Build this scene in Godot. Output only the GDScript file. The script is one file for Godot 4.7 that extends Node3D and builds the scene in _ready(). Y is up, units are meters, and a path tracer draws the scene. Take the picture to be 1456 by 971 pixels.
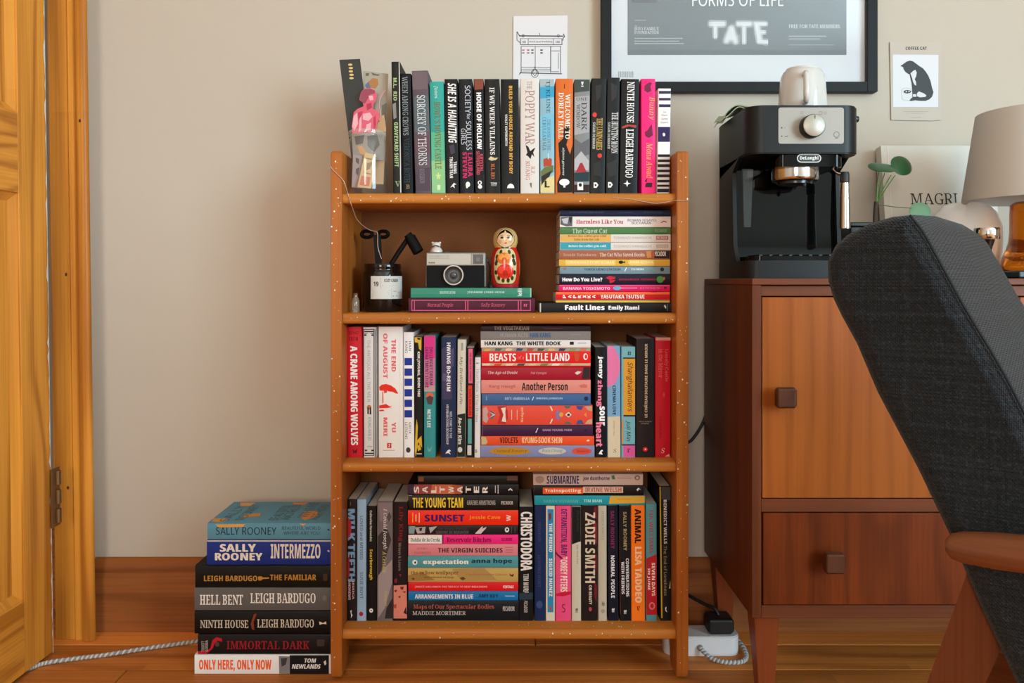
extends Node3D

var mats := {}
var texts := {}
var used := {}
var rng := RandomNumberGenerator.new()

# ---------------------------------------------------------------- materials
func mat(hex: String, rough := 0.55, metal := 0.0, spec := 0.5) -> StandardMaterial3D:
	var key := "%s|%s|%s|%s" % [hex, rough, metal, spec]
	if not mats.has(key):
		var m := StandardMaterial3D.new()
		m.albedo_color = Color.html(hex)
		m.roughness = rough
		m.metallic = metal
		m.metallic_specular = spec
		mats[key] = m
	return mats[key]

# ink on coated paper: deeper and slightly richer than the swatch
func ink_mat(hex: String, rough: float) -> StandardMaterial3D:
	var key := "ink%s|%s" % [hex, rough]
	if not mats.has(key):
		var c := Color.html(hex)
		var top := maxf(c.r, maxf(c.g, c.b))
		var k := pow(top, 0.16) if top > 0.0 else 1.0
		c = Color(c.r * k, c.g * k, c.b * k)
		var l := (c.r + c.g + c.b) / 3.0
		var m := StandardMaterial3D.new()
		m.albedo_color = Color(clampf(l + (c.r - l) * 1.08, 0, 1), clampf(l + (c.g - l) * 1.08, 0, 1), clampf(l + (c.b - l) * 1.08, 0, 1))
		m.roughness = rough
		m.metallic_specular = 0.3
		mats[key] = m
	return mats[key]

func glass(hex: String, alpha: float, rough := 0.03) -> StandardMaterial3D:
	var key := "g%s|%s|%s" % [hex, alpha, rough]
	if not mats.has(key):
		var m := StandardMaterial3D.new()
		m.transparency = BaseMaterial3D.TRANSPARENCY_ALPHA
		var c := Color.html(hex)
		c.a = alpha
		m.albedo_color = c
		m.roughness = rough
		mats[key] = m
	return mats[key]

func noise_image(w: int, h: int, small: Vector2i, freq: float, octaves: int, sd: int) -> PackedByteArray:
	var n := FastNoiseLite.new()
	n.seed = sd
	n.noise_type = FastNoiseLite.TYPE_SIMPLEX_SMOOTH
	n.frequency = freq
	n.fractal_octaves = octaves
	var im := n.get_seamless_image(small.x, small.y, false, false, 0.25, true)
	im.convert(Image.FORMAT_L8)
	im.resize(w, h, Image.INTERPOLATE_CUBIC)
	return im.get_data()

# wood grain running along the image's vertical axis, or along the horizontal one when turned
func wood_image(light: String, dark: String, rings: float, warp: float, contrast: float, sd: int, turned: bool) -> ImageTexture:
	var w := 512
	var h := 1024
	var fibre := noise_image(w, h, Vector2i(512, 24), 0.11, 3, sd)
	var broad := noise_image(w, h, Vector2i(64, 16), 0.035, 2, sd + 7)
	var tone := noise_image(w, h, Vector2i(64, 64), 0.03, 3, sd + 13)
	var a := Color.html(light)
	var b := Color.html(dark)
	var data := PackedByteArray()
	data.resize(w * h * 3)
	var i := 0
	for y in h:
		for x in w:
			var k := y * w + x
			var br := broad[k] / 255.0
			var ring := 0.5 + 0.5 * sin((x / float(w) * rings + br * warp) * TAU)
			var t := clampf(contrast * ring * ring * ring + 0.45 * (fibre[k] / 255.0 - 0.35) + 0.35 * (tone[k] / 255.0 - 0.4), 0.0, 1.0)
			data[i] = int(lerpf(a.r8, b.r8, t))
			data[i + 1] = int(lerpf(a.g8, b.g8, t))
			data[i + 2] = int(lerpf(a.b8, b.b8, t))
			i += 3
	var im := Image.create_from_data(w, h, false, Image.FORMAT_RGB8, data)
	if turned:
		im.rotate_90(CLOCKWISE)
	return ImageTexture.create_from_image(im)

func wood(key: String, light: String, dark: String, rings: float, warp: float, contrast: float, rough: float, span: Vector2, turned := false, sd := 1, offset := Vector3.ZERO) -> StandardMaterial3D:
	if not mats.has(key):
		var m := StandardMaterial3D.new()
		m.albedo_texture = wood_image(light, dark, rings, warp, contrast, sd, turned)
		m.roughness = rough
		m.metallic_specular = 0.3
		m.uv1_triplanar = true
		m.uv1_scale = Vector3(1.0 / span.x, 1.0 / span.y, 1.0 / span.x) if not turned else Vector3(1.0 / span.y, 1.0 / span.x, 1.0 / span.x)
		m.uv1_offset = offset
		mats[key] = m
	return mats[key]

func shifted(m: StandardMaterial3D, key: String, offset: Vector3, tint := Color.WHITE) -> StandardMaterial3D:
	if not mats.has(key):
		var c: StandardMaterial3D = m.duplicate()
		c.uv1_offset = offset
		c.albedo_color = tint
		mats[key] = c
	return mats[key]

# ---------------------------------------------------------------- mesh helpers
func begin() -> SurfaceTool:
	var st := SurfaceTool.new()
	st.begin(Mesh.PRIMITIVE_TRIANGLES)
	return st

func tri(st: SurfaceTool, a: Vector3, b: Vector3, c: Vector3, na: Vector3, nb: Vector3, nc: Vector3) -> void:
	if (b - a).cross(c - a).dot(na + nb + nc) > 0.0:
		st.set_normal(na); st.add_vertex(a)
		st.set_normal(nc); st.add_vertex(c)
		st.set_normal(nb); st.add_vertex(b)
	else:
		st.set_normal(na); st.add_vertex(a)
		st.set_normal(nb); st.add_vertex(b)
		st.set_normal(nc); st.add_vertex(c)

func quad(st: SurfaceTool, a: Vector3, b: Vector3, c: Vector3, d: Vector3, n: Vector3) -> void:
	tri(st, a, b, c, n, n, n)
	tri(st, a, c, d, n, n, n)

func quadn(st: SurfaceTool, p: Array, n: Array) -> void:
	tri(st, p[0], p[1], p[2], n[0], n[1], n[2])
	tri(st, p[0], p[2], p[3], n[0], n[2], n[3])

# box centred at c with chamfered edges
func box(st: SurfaceTool, c: Vector3, size: Vector3, b := 0.001, turn := Basis.IDENTITY) -> void:
	var e := size / 2.0
	b = minf(b, minf(e.x, minf(e.y, e.z)) * 0.9)
	var corner := func(s: Vector3, ax: int) -> Vector3:
		var v := Vector3(s.x * (e.x - b), s.y * (e.y - b), s.z * (e.z - b))
		v[ax] = s[ax] * e[ax]
		return c + turn * v
	for ax in 3:
		for sg in [-1.0, 1.0]:
			var u := (ax + 1) % 3
			var v := (ax + 2) % 3
			var pts := []
			for q in [[-1, -1], [1, -1], [1, 1], [-1, 1]]:
				var s := Vector3.ZERO
				s[ax] = sg; s[u] = q[0]; s[v] = q[1]
				pts.append(corner.call(s, ax))
			var n := Vector3.ZERO
			n[ax] = sg
			quad(st, pts[0], pts[1], pts[2], pts[3], turn * n)
	if b <= 0.0:
		return
	for ax in 3:
		var u := (ax + 1) % 3
		var v := (ax + 2) % 3
		for su in [-1.0, 1.0]:
			for sv in [-1.0, 1.0]:
				var s0 := Vector3.ZERO
				s0[ax] = -1; s0[u] = su; s0[v] = sv
				var s1 := s0
				s1[ax] = 1
				var nu := Vector3.ZERO
				nu[u] = su
				var nv := Vector3.ZERO
				nv[v] = sv
				nu = turn * nu
				nv = turn * nv
				quadn(st, [corner.call(s0, u), corner.call(s1, u), corner.call(s1, v), corner.call(s0, v)], [nu, nu, nv, nv])
	for sx in [-1.0, 1.0]:
		for sy in [-1.0, 1.0]:
			for sz in [-1.0, 1.0]:
				var s := Vector3(sx, sy, sz)
				tri(st, corner.call(s, 0), corner.call(s, 1), corner.call(s, 2), turn * Vector3(sx, 0, 0), turn * Vector3(0, sy, 0), turn * Vector3(0, 0, sz))

# extrude a polygon given in (ea, eb) from o along en
func prism(st: SurfaceTool, poly: PackedVector2Array, o: Vector3, ea: Vector3, eb: Vector3, en: Vector3, smooth := 40.0) -> void:
	var n := poly.size()
	if Geometry2D.is_polygon_clockwise(poly):
		poly.reverse()
	var nn := en.normalized()
	var at := func(p: Vector2, k: float) -> Vector3: return o + ea * p.x + eb * p.y + en * k
	var idx := Geometry2D.triangulate_polygon(poly)
	for i in range(0, idx.size(), 3):
		for k in 2:
			var m := nn if k == 1 else -nn
			tri(st, at.call(poly[idx[i]], k), at.call(poly[idx[i + 1]], k), at.call(poly[idx[i + 2]], k), m, m, m)
	var en2 := []
	for i in n:
		var d := poly[(i + 1) % n] - poly[i]
		en2.append(Vector2(d.y, -d.x).normalized())
	var lim := cos(deg_to_rad(smooth))
	for i in n:
		var j := (i + 1) % n
		var m: Vector2 = en2[i]
		var pm: Vector2 = en2[(i + n - 1) % n]
		var nm: Vector2 = en2[j]
		var a := m if m.dot(pm) < lim else (m + pm).normalized()
		var b := m if m.dot(nm) < lim else (m + nm).normalized()
		var na := ea * a.x + eb * a.y
		var nb := ea * b.x + eb * b.y
		quadn(st, [at.call(poly[i], 0), at.call(poly[j], 0), at.call(poly[j], 1), at.call(poly[i], 1)], [na, nb, nb, na])

# lathe: profile of (radius, height)
func lathe(st: SurfaceTool, o: Vector3, prof: Array, segs := 32, up := Vector3.UP, uv := false, smooth := 50.0, squash := 1.0) -> void:
	var ex := up.cross(Vector3(0, 0, 1))
	if ex.length() < 0.1:
		ex = up.cross(Vector3(1, 0, 0))
	ex = ex.normalized()
	var ez := ex.cross(up).normalized()
	var n := prof.size()
	var en := []
	for i in n - 1:
		var d: Vector2 = prof[i + 1] - prof[i]
		en.append(Vector2(d.y, -d.x).normalized())
	var lim := cos(deg_to_rad(smooth))
	var total: float = prof[n - 1].y - prof[0].y
	for i in n - 1:
		var m: Vector2 = en[i]
		var a := m
		var b := m
		if i > 0 and m.dot(en[i - 1]) > lim:
			a = (m + en[i - 1]).normalized()
		if i < n - 2 and m.dot(en[i + 1]) > lim:
			b = (m + en[i + 1]).normalized()
		for k in segs:
			var t0 := TAU * k / segs
			var t1 := TAU * (k + 1) / segs
			var d0 := ex * cos(t0) + ez * sin(t0) * squash
			var d1 := ex * cos(t1) + ez * sin(t1) * squash
			var p := [o + d0 * prof[i].x + up * prof[i].y, o + d1 * prof[i].x + up * prof[i].y, o + d1 * prof[i + 1].x + up * prof[i + 1].y, o + d0 * prof[i + 1].x + up * prof[i + 1].y]
			var q := [d0 * a.x + up * a.y, d1 * a.x + up * a.y, d1 * b.x + up * b.y, d0 * b.x + up * b.y]
			if uv:
				var v0: float = 1.0 - (prof[i].y - prof[0].y) / total
				var v1: float = 1.0 - (prof[i + 1].y - prof[0].y) / total
				var uvs := [Vector2(float(k) / segs, v0), Vector2(float(k + 1) / segs, v0), Vector2(float(k + 1) / segs, v1), Vector2(float(k) / segs, v1)]
				for f in [[0, 1, 2], [0, 2, 3]]:
					var g: Array = f
					if (p[g[1]] - p[g[0]]).cross(p[g[2]] - p[g[0]]).dot(q[g[0]] + q[g[1]] + q[g[2]]) > 0:
						g = [f[0], f[2], f[1]]
					for z in g:
						st.set_uv(uvs[z]); st.set_normal(q[z]); st.add_vertex(p[z])
			else:
				quadn(st, p, q)

func spline(pts: Array, per := 6) -> Array:
	var r := []
	for i in pts.size() - 1:
		var p0: Vector3 = pts[maxi(i - 1, 0)]
		var p1: Vector3 = pts[i]
		var p2: Vector3 = pts[i + 1]
		var p3: Vector3 = pts[mini(i + 2, pts.size() - 1)]
		for k in per:
			r.append(p1.cubic_interpolate(p2, p0, p3, float(k) / per))
	r.append(pts[-1])
	return r

func tube(st: SurfaceTool, pts: Array, r0: float, r1 := -1.0, segs := 8, flat := 1.0, caps := true, radii := []) -> void:
	if r1 < 0.0:
		r1 = r0
	var n := pts.size()
	var side := Vector3.ZERO
	var rings := []
	var norms := []
	for i in n:
		var t: Vector3 = (pts[mini(i + 1, n - 1)] - pts[maxi(i - 1, 0)]).normalized()
		if side == Vector3.ZERO:
			side = t.cross(Vector3.UP)
			if side.length() < 0.05:
				side = t.cross(Vector3(0, 0, 1))
		side = (side - t * side.dot(t)).normalized()
		var up := side.cross(t)
		var r: float = radii[i] if radii else lerpf(r0, r1, float(i) / maxf(n - 1, 1))
		var ring := []
		var nr := []
		for k in segs:
			var a := TAU * k / segs
			var d := side * cos(a) + up * sin(a)
			ring.append(pts[i] + side * cos(a) * r + up * sin(a) * r * flat)
			nr.append(d)
		rings.append(ring)
		norms.append(nr)
	for i in n - 1:
		for k in segs:
			var j := (k + 1) % segs
			quadn(st, [rings[i][k], rings[i][j], rings[i + 1][j], rings[i + 1][k]], [norms[i][k], norms[i][j], norms[i + 1][j], norms[i + 1][k]])
	if caps:
		for e in [0, n - 1]:
			var t: Vector3 = (pts[0] - pts[1]) if e == 0 else (pts[n - 1] - pts[n - 2])
			t = t.normalized()
			for k in segs:
				tri(st, pts[e], rings[e][k], rings[e][(k + 1) % segs], t, t, t)

# flat polygon facing +z
func flat(st: SurfaceTool, poly: PackedVector2Array, z: float, o := Vector3.ZERO, ea := Vector3.RIGHT, eb := Vector3.UP) -> void:
	var n := ea.cross(eb).normalized()
	var idx := Geometry2D.triangulate_polygon(poly)
	for i in range(0, idx.size(), 3):
		var p := []
		for k in 3:
			var q := poly[idx[i + k]]
			p.append(o + ea * q.x + eb * q.y + n * z)
		tri(st, p[0], p[1], p[2], n, n, n)

func rect(x0: float, y0: float, x1: float, y1: float) -> PackedVector2Array:
	return PackedVector2Array([Vector2(x0, y0), Vector2(x1, y0), Vector2(x1, y1), Vector2(x0, y1)])

func oval(cx: float, cy: float, rx: float, ry: float, n := 24) -> PackedVector2Array:
	var p := PackedVector2Array()
	for i in n:
		p.append(Vector2(cx + rx * cos(TAU * i / n), cy + ry * sin(TAU * i / n)))
	return p

func pts2(a: Array, k := 1.0) -> PackedVector2Array:
	var p := PackedVector2Array()
	for i in range(0, a.size(), 2):
		p.append(Vector2(a[i], a[i + 1]) * k)
	return p

func text_shape(txt: String, font: String) -> Array:
	var key := font + "|" + txt
	if not texts.has(key):
		var f := SystemFont.new()
		var k := font[0]
		f.font_names = PackedStringArray(["Droid Serif" if k == "E" or k == "e" else ("Droid Sans Mono" if k == "m" else "Droid Sans")])
		f.font_weight = 700 if k == "S" or k == "E" else 400
		var tm := TextMesh.new()
		tm.font = f
		tm.text = txt
		tm.font_size = 32
		tm.pixel_size = 0.01
		tm.depth = 0.0
		tm.curve_step = 1.5
		var arr := tm.get_mesh_arrays()
		var v: PackedVector3Array = arr[Mesh.ARRAY_VERTEX]
		var ix: PackedInt32Array = arr[Mesh.ARRAY_INDEX]
		var slant := 0.22 if font.ends_with("i") else 0.0
		var out := PackedVector2Array()
		var lo := Vector2(1e9, 1e9)
		var hi := Vector2(-1e9, -1e9)
		# heavy faces are thickened by overprinting with small shifts
		var shifts := [Vector2.ZERO]
		if font.ends_with("b"):
			shifts = [Vector2(-0.009, 0), Vector2(0.009, 0), Vector2(0, 0.005), Vector2(0, -0.005)]
		elif k == "S":
			shifts = [Vector2(-0.003, 0), Vector2(0.003, 0)]
		for s in shifts:
			for i in ix:
				var q: Vector2 = Vector2(v[i].x + slant * v[i].y, v[i].y) + s
				out.append(q)
				lo = lo.min(q)
				hi = hi.max(q)
		texts[key] = [out, lo, hi, ix.size()]
	return texts[key]

# lettering fitted to a box; dir h = level, d = reading downwards, u = reading upwards
func lettering(st: SurfaceTool, txt: String, font: String, c: Vector2, w: float, h: float, dir: String, z: float, o := Vector3.ZERO, ea := Vector3.RIGHT, eb := Vector3.UP) -> void:
	var s := text_shape(txt, font)
	var q: PackedVector2Array = s[0]
	var lo: Vector2 = s[1]
	var hi: Vector2 = s[2]
	var mid := (lo + hi) / 2.0
	var ext := (hi - lo).max(Vector2(1e-5, 1e-5))
	var n := ea.cross(eb).normalized()
	var per: int = s[3]
	for i in range(0, q.size() - 2, 3):
		var p := []
		var zi := z + 0.000007 * (i / per)
		for k in 3:
			var u := (q[i + k] - mid) / ext
			var r: Vector2
			if dir == "h":
				r = Vector2(u.x * w, u.y * h)
			elif dir == "d":
				r = Vector2(u.y * w, -u.x * h)
			else:
				r = Vector2(-u.y * w, u.x * h)
			r += c
			p.append(o + ea * r.x + eb * r.y + n * zi)
		tri(st, p[0], p[1], p[2], n, n, n)

# ---------------------------------------------------------------- scene helpers
func numbered(called: String) -> String:
	var k: int = used.get(called, 0)
	used[called] = k + 1
	return called if k == 0 else "%s_%03d" % [called, k]

func thing(called: String, label: String, category: String, at := Vector3.ZERO, group := "") -> Node3D:
	var o := Node3D.new()
	o.name = numbered(called)
	add_child(o)
	o.position = at
	o.set_meta("label", label)
	o.set_meta("category", category)
	if group:
		o.set_meta("group", group)
	return o

func part(st: SurfaceTool, called: String, m: Material, parent: Node3D, at := Vector3.ZERO) -> MeshInstance3D:
	var o := MeshInstance3D.new()
	o.name = called
	o.mesh = st.commit()
	o.material_override = m
	o.position = at
	parent.add_child(o, true)
	return o

func structure(called: String, label: String, category: String, at := Vector3.ZERO) -> Node3D:
	var o := thing(called, label, category, at)
	o.set_meta("kind", "structure")
	return o

func bx(parent: Node3D, called: String, m: Material, lo: Vector3, hi: Vector3, b := 0.001) -> MeshInstance3D:
	var st := begin()
	box(st, (lo + hi) / 2.0, hi - lo, b)
	return part(st, called, m, parent)

const ROLE := {"t": "title_lettering", "a": "author_lettering", "m": "publisher_mark", "b": "colour_band", "p": "spine_picture"}

# a book: spine towards +z, standing on its lower edge or lying flat; prints are in tenths of a millimetre from the middle of the spine's foot
func book(label: String, group: String, at: Vector3, lean: float, dims: Array, lying: bool, colour: String, hard: bool, prints: Array) -> Node3D:
	var w: float = dims[0]
	var h: float = dims[1]
	var dp: float = dims[2]
	var o := thing("book", label, "book", at, group)
	o.rotation.z = lean
	var t := h if lying else w
	var ct := 0.0022 if hard else 0.0007
	ct = minf(ct, t * 0.2)
	var b := minf(0.0026 if hard else 0.0013, t * 0.3)
	var e := t / 2.0
	var u := PackedVector2Array([Vector2(-e, -dp), Vector2(-e, -b), Vector2(-e + b * 0.3, -b * 0.3), Vector2(-e + b, 0), Vector2(e - b, 0), Vector2(e - b * 0.3, -b * 0.3), Vector2(e, -b), Vector2(e, -dp), Vector2(e - ct, -dp), Vector2(e - ct, -b - ct), Vector2(-e + ct, -b - ct), Vector2(-e + ct, -dp)])
	var st := begin()
	if lying:
		prism(st, u, Vector3(-w / 2, e, 0), Vector3.UP, Vector3(0, 0, 1), Vector3(w, 0, 0))
	else:
		prism(st, u, Vector3(0, 0, 0), Vector3.RIGHT, Vector3(0, 0, 1), Vector3(0, h, 0))
	part(st, "cover", ink_mat(colour, 0.5 if hard else 0.42), o)
	var ins := 0.003 if hard else 0.0004
	st = begin()
	var depth := dp - b - ct - 0.0005 - ins
	var zc := -(b + ct + 0.0005) - depth / 2.0
	if lying:
		box(st, Vector3(0, e, zc), Vector3(w - 2 * ins, t - 2 * ct - 0.0001, depth), 0.0004)
	else:
		box(st, Vector3(0, h / 2, zc), Vector3(t - 2 * ct - 0.0001, h - 2 * ins, depth), 0.0004)
	part(st, "pages", mat("#cfc6b4", 0.9), o)
	var z := 0.0002
	for p in prints:
		st = begin()
		if p.size() == 3:
			var poly := pts2(p[2], 0.0001)
			if Geometry2D.triangulate_polygon(poly).is_empty():
				continue
			flat(st, poly, z)
			part(st, ROLE[p[0]], ink_mat(p[1], 0.45), o)
		else:
			lettering(st, p[1], p[2], Vector2(p[4], p[5]) * 0.0001, p[6] * 0.0001, p[7] * 0.0001, p[8], z)
			part(st, ROLE[p[0]], ink_mat(p[3], 0.45), o)
		z += 0.00003
	return o

# ---------------------------------------------------------------- build
func _ready() -> void:
	rng.seed = 7
	camera_and_light()
	room()
	door_and_trim()
	bookcase()
	sideboard()
	armchair()
	all_books()
	shelf_things()
	coffee_machine()
	sideboard_things()
	wall_things()
	floor_things()

func camera_and_light() -> void:
	var cam := Camera3D.new()
	cam.name = "camera"
	cam.projection = Camera3D.PROJECTION_FRUSTUM
	cam.near = 0.05
	cam.far = 60.0
	cam.size = 0.05 * 971.0 / 1150.0
	cam.frustum_offset = Vector2(0, -0.05 * 85.5 / 1150.0)
	cam.position = Vector3(0, 0.706, 1.648)
	add_child(cam)
	cam.current = true
	var we := WorldEnvironment.new()
	we.name = "environment"
	var env := Environment.new()
	env.background_mode = Environment.BG_SKY
	var sky := Sky.new()
	var sm := ProceduralSkyMaterial.new()
	sm.sky_top_color = Color(0.62, 0.72, 0.85)
	sm.sky_horizon_color = Color(0.85, 0.88, 0.92)
	sm.ground_bottom_color = Color(0.3, 0.29, 0.27)
	sm.ground_horizon_color = Color(0.6, 0.6, 0.6)
	sm.sky_energy_multiplier = 1.6
	sky.sky_material = sm
	env.sky = sky
	env.tonemap_mode = Environment.TONE_MAPPER_LINEAR
	env.tonemap_exposure = 1.0
	env.sdfgi_enabled = true
	env.ssao_enabled = true
	env.ssil_enabled = true
	we.environment = env
	add_child(we)
	# daylight entering through the side window
	var day := AreaLight3D.new()
	day.name = "window_daylight"
	day.area_size = Vector2(2.2, 1.85)
	day.position = Vector3(2.99, 1.35, 3.4)
	day.rotation = Vector3(0, PI / 2, 0)
	day.light_color = Color(0.8, 0.94, 1.0)
	day.light_energy = 24.0
	day.shadow_enabled = true
	add_child(day)
	# weaker daylight entering through the window behind the photographer
	var rear := AreaLight3D.new()
	rear.name = "rear_window_daylight"
	rear.area_size = Vector2(1.0, 1.5)
	rear.position = Vector3(-0.6, 1.45, 4.94)
	rear.light_color = Color(1.0, 0.97, 0.92)
	rear.light_energy = 5.5
	rear.shadow_enabled = true
	add_child(rear)

func paint_wall(key: String, hex: String) -> StandardMaterial3D:
	if not mats.has(key):
		var m := StandardMaterial3D.new()
		m.albedo_color = Color.html(hex)
		m.roughness = 0.92
		var nt := NoiseTexture2D.new()
		nt.width = 512
		nt.height = 512
		nt.seamless = true
		nt.as_normal_map = true
		nt.bump_strength = 1.2
		var n := FastNoiseLite.new()
		n.seed = 5
		n.frequency = 0.03
		n.fractal_octaves = 4
		nt.noise = n
		m.normal_enabled = true
		m.normal_texture = nt
		m.normal_scale = 0.1
		m.uv1_triplanar = true
		m.uv1_scale = Vector3(1.6, 1.6, 1.6)
		mats[key] = m
	return mats[key]

func room() -> void:
	var wall := paint_wall("wall", "#bdb3a5")
	var x0 := -2.3
	var x1 := 3.05
	var z1 := 5.0
	var top := 2.6
	var wb := structure("wall_back", "cream plastered wall behind the bookcase", "wall")
	bx(wb, "plaster", wall, Vector3(-0.9, 0, -0.12), Vector3(x1 + 0.12, top, 0), 0.0)
	bx(wb, "plaster", wall, Vector3(x0 - 0.12, 0, -0.12), Vector3(-1.72, top, 0), 0.0)
	bx(wb, "plaster", wall, Vector3(-1.72, 2.03, -0.12), Vector3(-0.9, top, 0), 0.0)
	var wl := structure("wall_left", "cream plastered wall on the door side", "wall")
	bx(wl, "plaster", wall, Vector3(x0 - 0.12, 0, 0), Vector3(x0, top, z1), 0.0)
	var wr := structure("wall_right", "cream plastered wall pierced by the side window", "wall")
	bx(wr, "plaster", wall, Vector3(x1, 0, 0), Vector3(x1 + 0.12, 0.35, z1), 0.0)
	bx(wr, "plaster", wall, Vector3(x1, 2.25, 0), Vector3(x1 + 0.12, top, z1), 0.0)
	bx(wr, "plaster", wall, Vector3(x1, 0.35, 0), Vector3(x1 + 0.12, 2.25, 2.28), 0.0)
	bx(wr, "plaster", wall, Vector3(x1, 0.35, 4.52), Vector3(x1 + 0.12, 2.25, z1), 0.0)
	var wf := structure("wall_front", "cream plastered wall behind the photographer", "wall")
	bx(wf, "plaster", wall, Vector3(x0 - 0.12, 0, z1), Vector3(-1.12, top, z1 + 0.12), 0.0)
	bx(wf, "plaster", wall, Vector3(-0.08, 0, z1), Vector3(x1 + 0.12, top, z1 + 0.12), 0.0)
	bx(wf, "plaster", wall, Vector3(-1.12, 0, z1), Vector3(-0.08, 0.68, z1 + 0.12), 0.0)
	bx(wf, "plaster", wall, Vector3(-1.12, 2.22, z1), Vector3(-0.08, top, z1 + 0.12), 0.0)
	var ce := structure("ceiling", "white painted ceiling", "ceiling")
	bx(ce, "plaster", paint_wall("ceil", "#e6e3dd"), Vector3(x0 - 0.12, top, -0.12), Vector3(x1 + 0.12, top + 0.1, z1 + 0.12), 0.0)
	# hall beyond the open door
	var hall := structure("wall_hall", "cream hall wall beyond the open door", "wall")
	bx(hall, "plaster", wall, Vector3(-2.3, 0, -1.3), Vector3(-0.4, top, -1.2), 0.0)
	bx(hall, "plaster", wall, Vector3(-2.4, 0, -1.3), Vector3(-2.3, top, -0.12), 0.0)
	bx(hall, "plaster", wall, Vector3(-0.5, 0, -1.2), Vector3(-0.4, top, -0.12), 0.0)
	bx(hall, "plaster", wall, Vector3(-2.4, top, -1.3), Vector3(-0.4, top + 0.1, -0.12), 0.0)
	# windows
	window("window_1", "white sash window in the side wall", Vector3(x1 + 0.06, 0.35, 2.28), Vector3(0, 0, 1), Vector3(1, 0, 0), 2.24, 1.9)
	window("window_2", "white sash window behind the photographer", Vector3(-1.12, 0.68, z1 + 0.06), Vector3(1, 0, 0), Vector3(0, 0, 1), 1.04, 1.54)
	# floor of boards running along the wall
	var fl := structure("floor", "honey-brown varnished floorboards", "floor")
	var base := wood("floorwood", "#ee9243", "#a65a20", 5.0, 2.2, 0.4, 0.5, Vector2(0.5, 1.4), true, 21)
	var dark := mat("#1d120a", 0.9)
	bx(fl, "underfloor", dark, Vector3(x0 - 0.12, -0.1, -1.3), Vector3(x1 + 0.12, -0.02, z1 + 0.12), 0.0)
	var edges := [-0.1, -0.02, 0.077, 0.177]
	while edges[-1] < z1:
		edges.append(edges[-1] + 0.104)
	for i in edges.size() - 1:
		var cut: float = [0.05, 0.045, 0.9, -0.7][i % 4] + 0.3 * sin(i * 2.1) * (1.0 if i > 3 else 0.0)
		var tone: float = 0.9 + 0.1 * sin(i * 1.7)
		for s in 2:
			var a := x0 if s == 0 else cut + 0.0012
			var e := cut if s == 0 else x1
			var m := shifted(base, "floor%d" % ((i * 2 + s) % 8), Vector3(0.37 * ((i * 2 + s) % 8), 0.0, 0.23 * ((i * 2 + s) % 8)), Color(tone, tone, tone))
			bx(fl, "plank", m, Vector3(a, -0.02, edges[i] + 0.0012), Vector3(e, 0.0, edges[i + 1] - 0.0012), 0.0015)
	bx(fl, "hall_floor", base, Vector3(-2.3, -0.02, -1.2), Vector3(-0.5, 0.0, -0.102), 0.001)
	# skirting
	var bw := wood("skirt", "#9a5c2e", "#5e3013", 4.0, 1.6, 0.4, 0.5, Vector2(0.4, 1.2), true, 33)
	var prof := PackedVector2Array([Vector2(0, 0), Vector2(0.02, 0), Vector2(0.02, 0.112), Vector2(0.0185, 0.116), Vector2(0.0165, 0.118), Vector2(0.0165, 0.124), Vector2(0.014, 0.134), Vector2(0.009, 0.141), Vector2(0.004, 0.1445), Vector2(0, 0.1445)])
	var sk := structure("baseboard_back", "brown varnished wooden skirting board with moulded top edge", "baseboard")
	var st := begin()
	prism(st, prof, Vector3(-0.846, 0.0005, 0.0003), Vector3(0, 0, 1), Vector3.UP, Vector3(x1 + 0.846, 0, 0))
	part(st, "board", bw, sk)
	var sr := structure("baseboard_right", "brown varnished skirting board under the side window", "baseboard")
	st = begin()
	prism(st, prof, Vector3(x1 - 0.0003, 0.0005, 0.03), Vector3(-1, 0, 0), Vector3.UP, Vector3(0, 0, z1 - 0.06))
	part(st, "board", bw, sr)
	var sl := structure("baseboard_left", "brown varnished skirting board on the door side", "baseboard")
	st = begin()
	prism(st, prof, Vector3(x0 + 0.0003, 0.0005, 0.03), Vector3(1, 0, 0), Vector3.UP, Vector3(0, 0, z1 - 0.06))
	part(st, "board", bw, sl)

func window(called: String, label: String, o: Vector3, ea: Vector3, out: Vector3, w: float, h: float) -> void:
	var n := structure(called, label, "window", o)
	var m := mat("#e8e6e0", 0.4)
	var bar := func(nm: String, u0: float, v0: float, u1: float, v1: float, t: float) -> void:
		var st := begin()
		var c := ea * (u0 + u1) / 2 + Vector3.UP * (v0 + v1) / 2
		var size := (ea * (u1 - u0)).abs() + Vector3.UP * (v1 - v0) + out.abs() * t
		box(st, c, size, 0.004)
		part(st, nm, m, n)
	bar.call("frame", 0.0, 0.0, 0.06, h, 0.1)
	bar.call("frame", w - 0.06, 0.0, w, h, 0.1)
	bar.call("frame", 0.06, 0.0, w - 0.06, 0.06, 0.1)
	bar.call("frame", 0.06, h - 0.06, w - 0.06, h, 0.1)
	bar.call("meeting_rail", 0.06, h / 2 - 0.025, w - 0.06, h / 2 + 0.025, 0.06)
	bar.call("glazing_bar", w / 2 - 0.015, 0.06, w / 2 + 0.015, h / 2 - 0.025, 0.04)
	bar.call("glazing_bar", w / 2 - 0.015, h / 2 + 0.025, w / 2 + 0.015, h - 0.06, 0.04)
	for q in [[0.06, 0.06], [w / 2 + 0.015, 0.06], [0.06, h / 2 + 0.025], [w / 2 + 0.015, h / 2 + 0.025]]:
		var st := begin()
		var pw := w / 2 - 0.075
		var ph := h / 2 - 0.085
		box(st, ea * (q[0] + pw / 2) + Vector3.UP * (q[1] + ph / 2), (ea * pw).abs() + Vector3.UP * ph + out.abs() * 0.004, 0.0)
		part(st, "pane", glass("#f4f8fa", 0.05), n)

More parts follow.
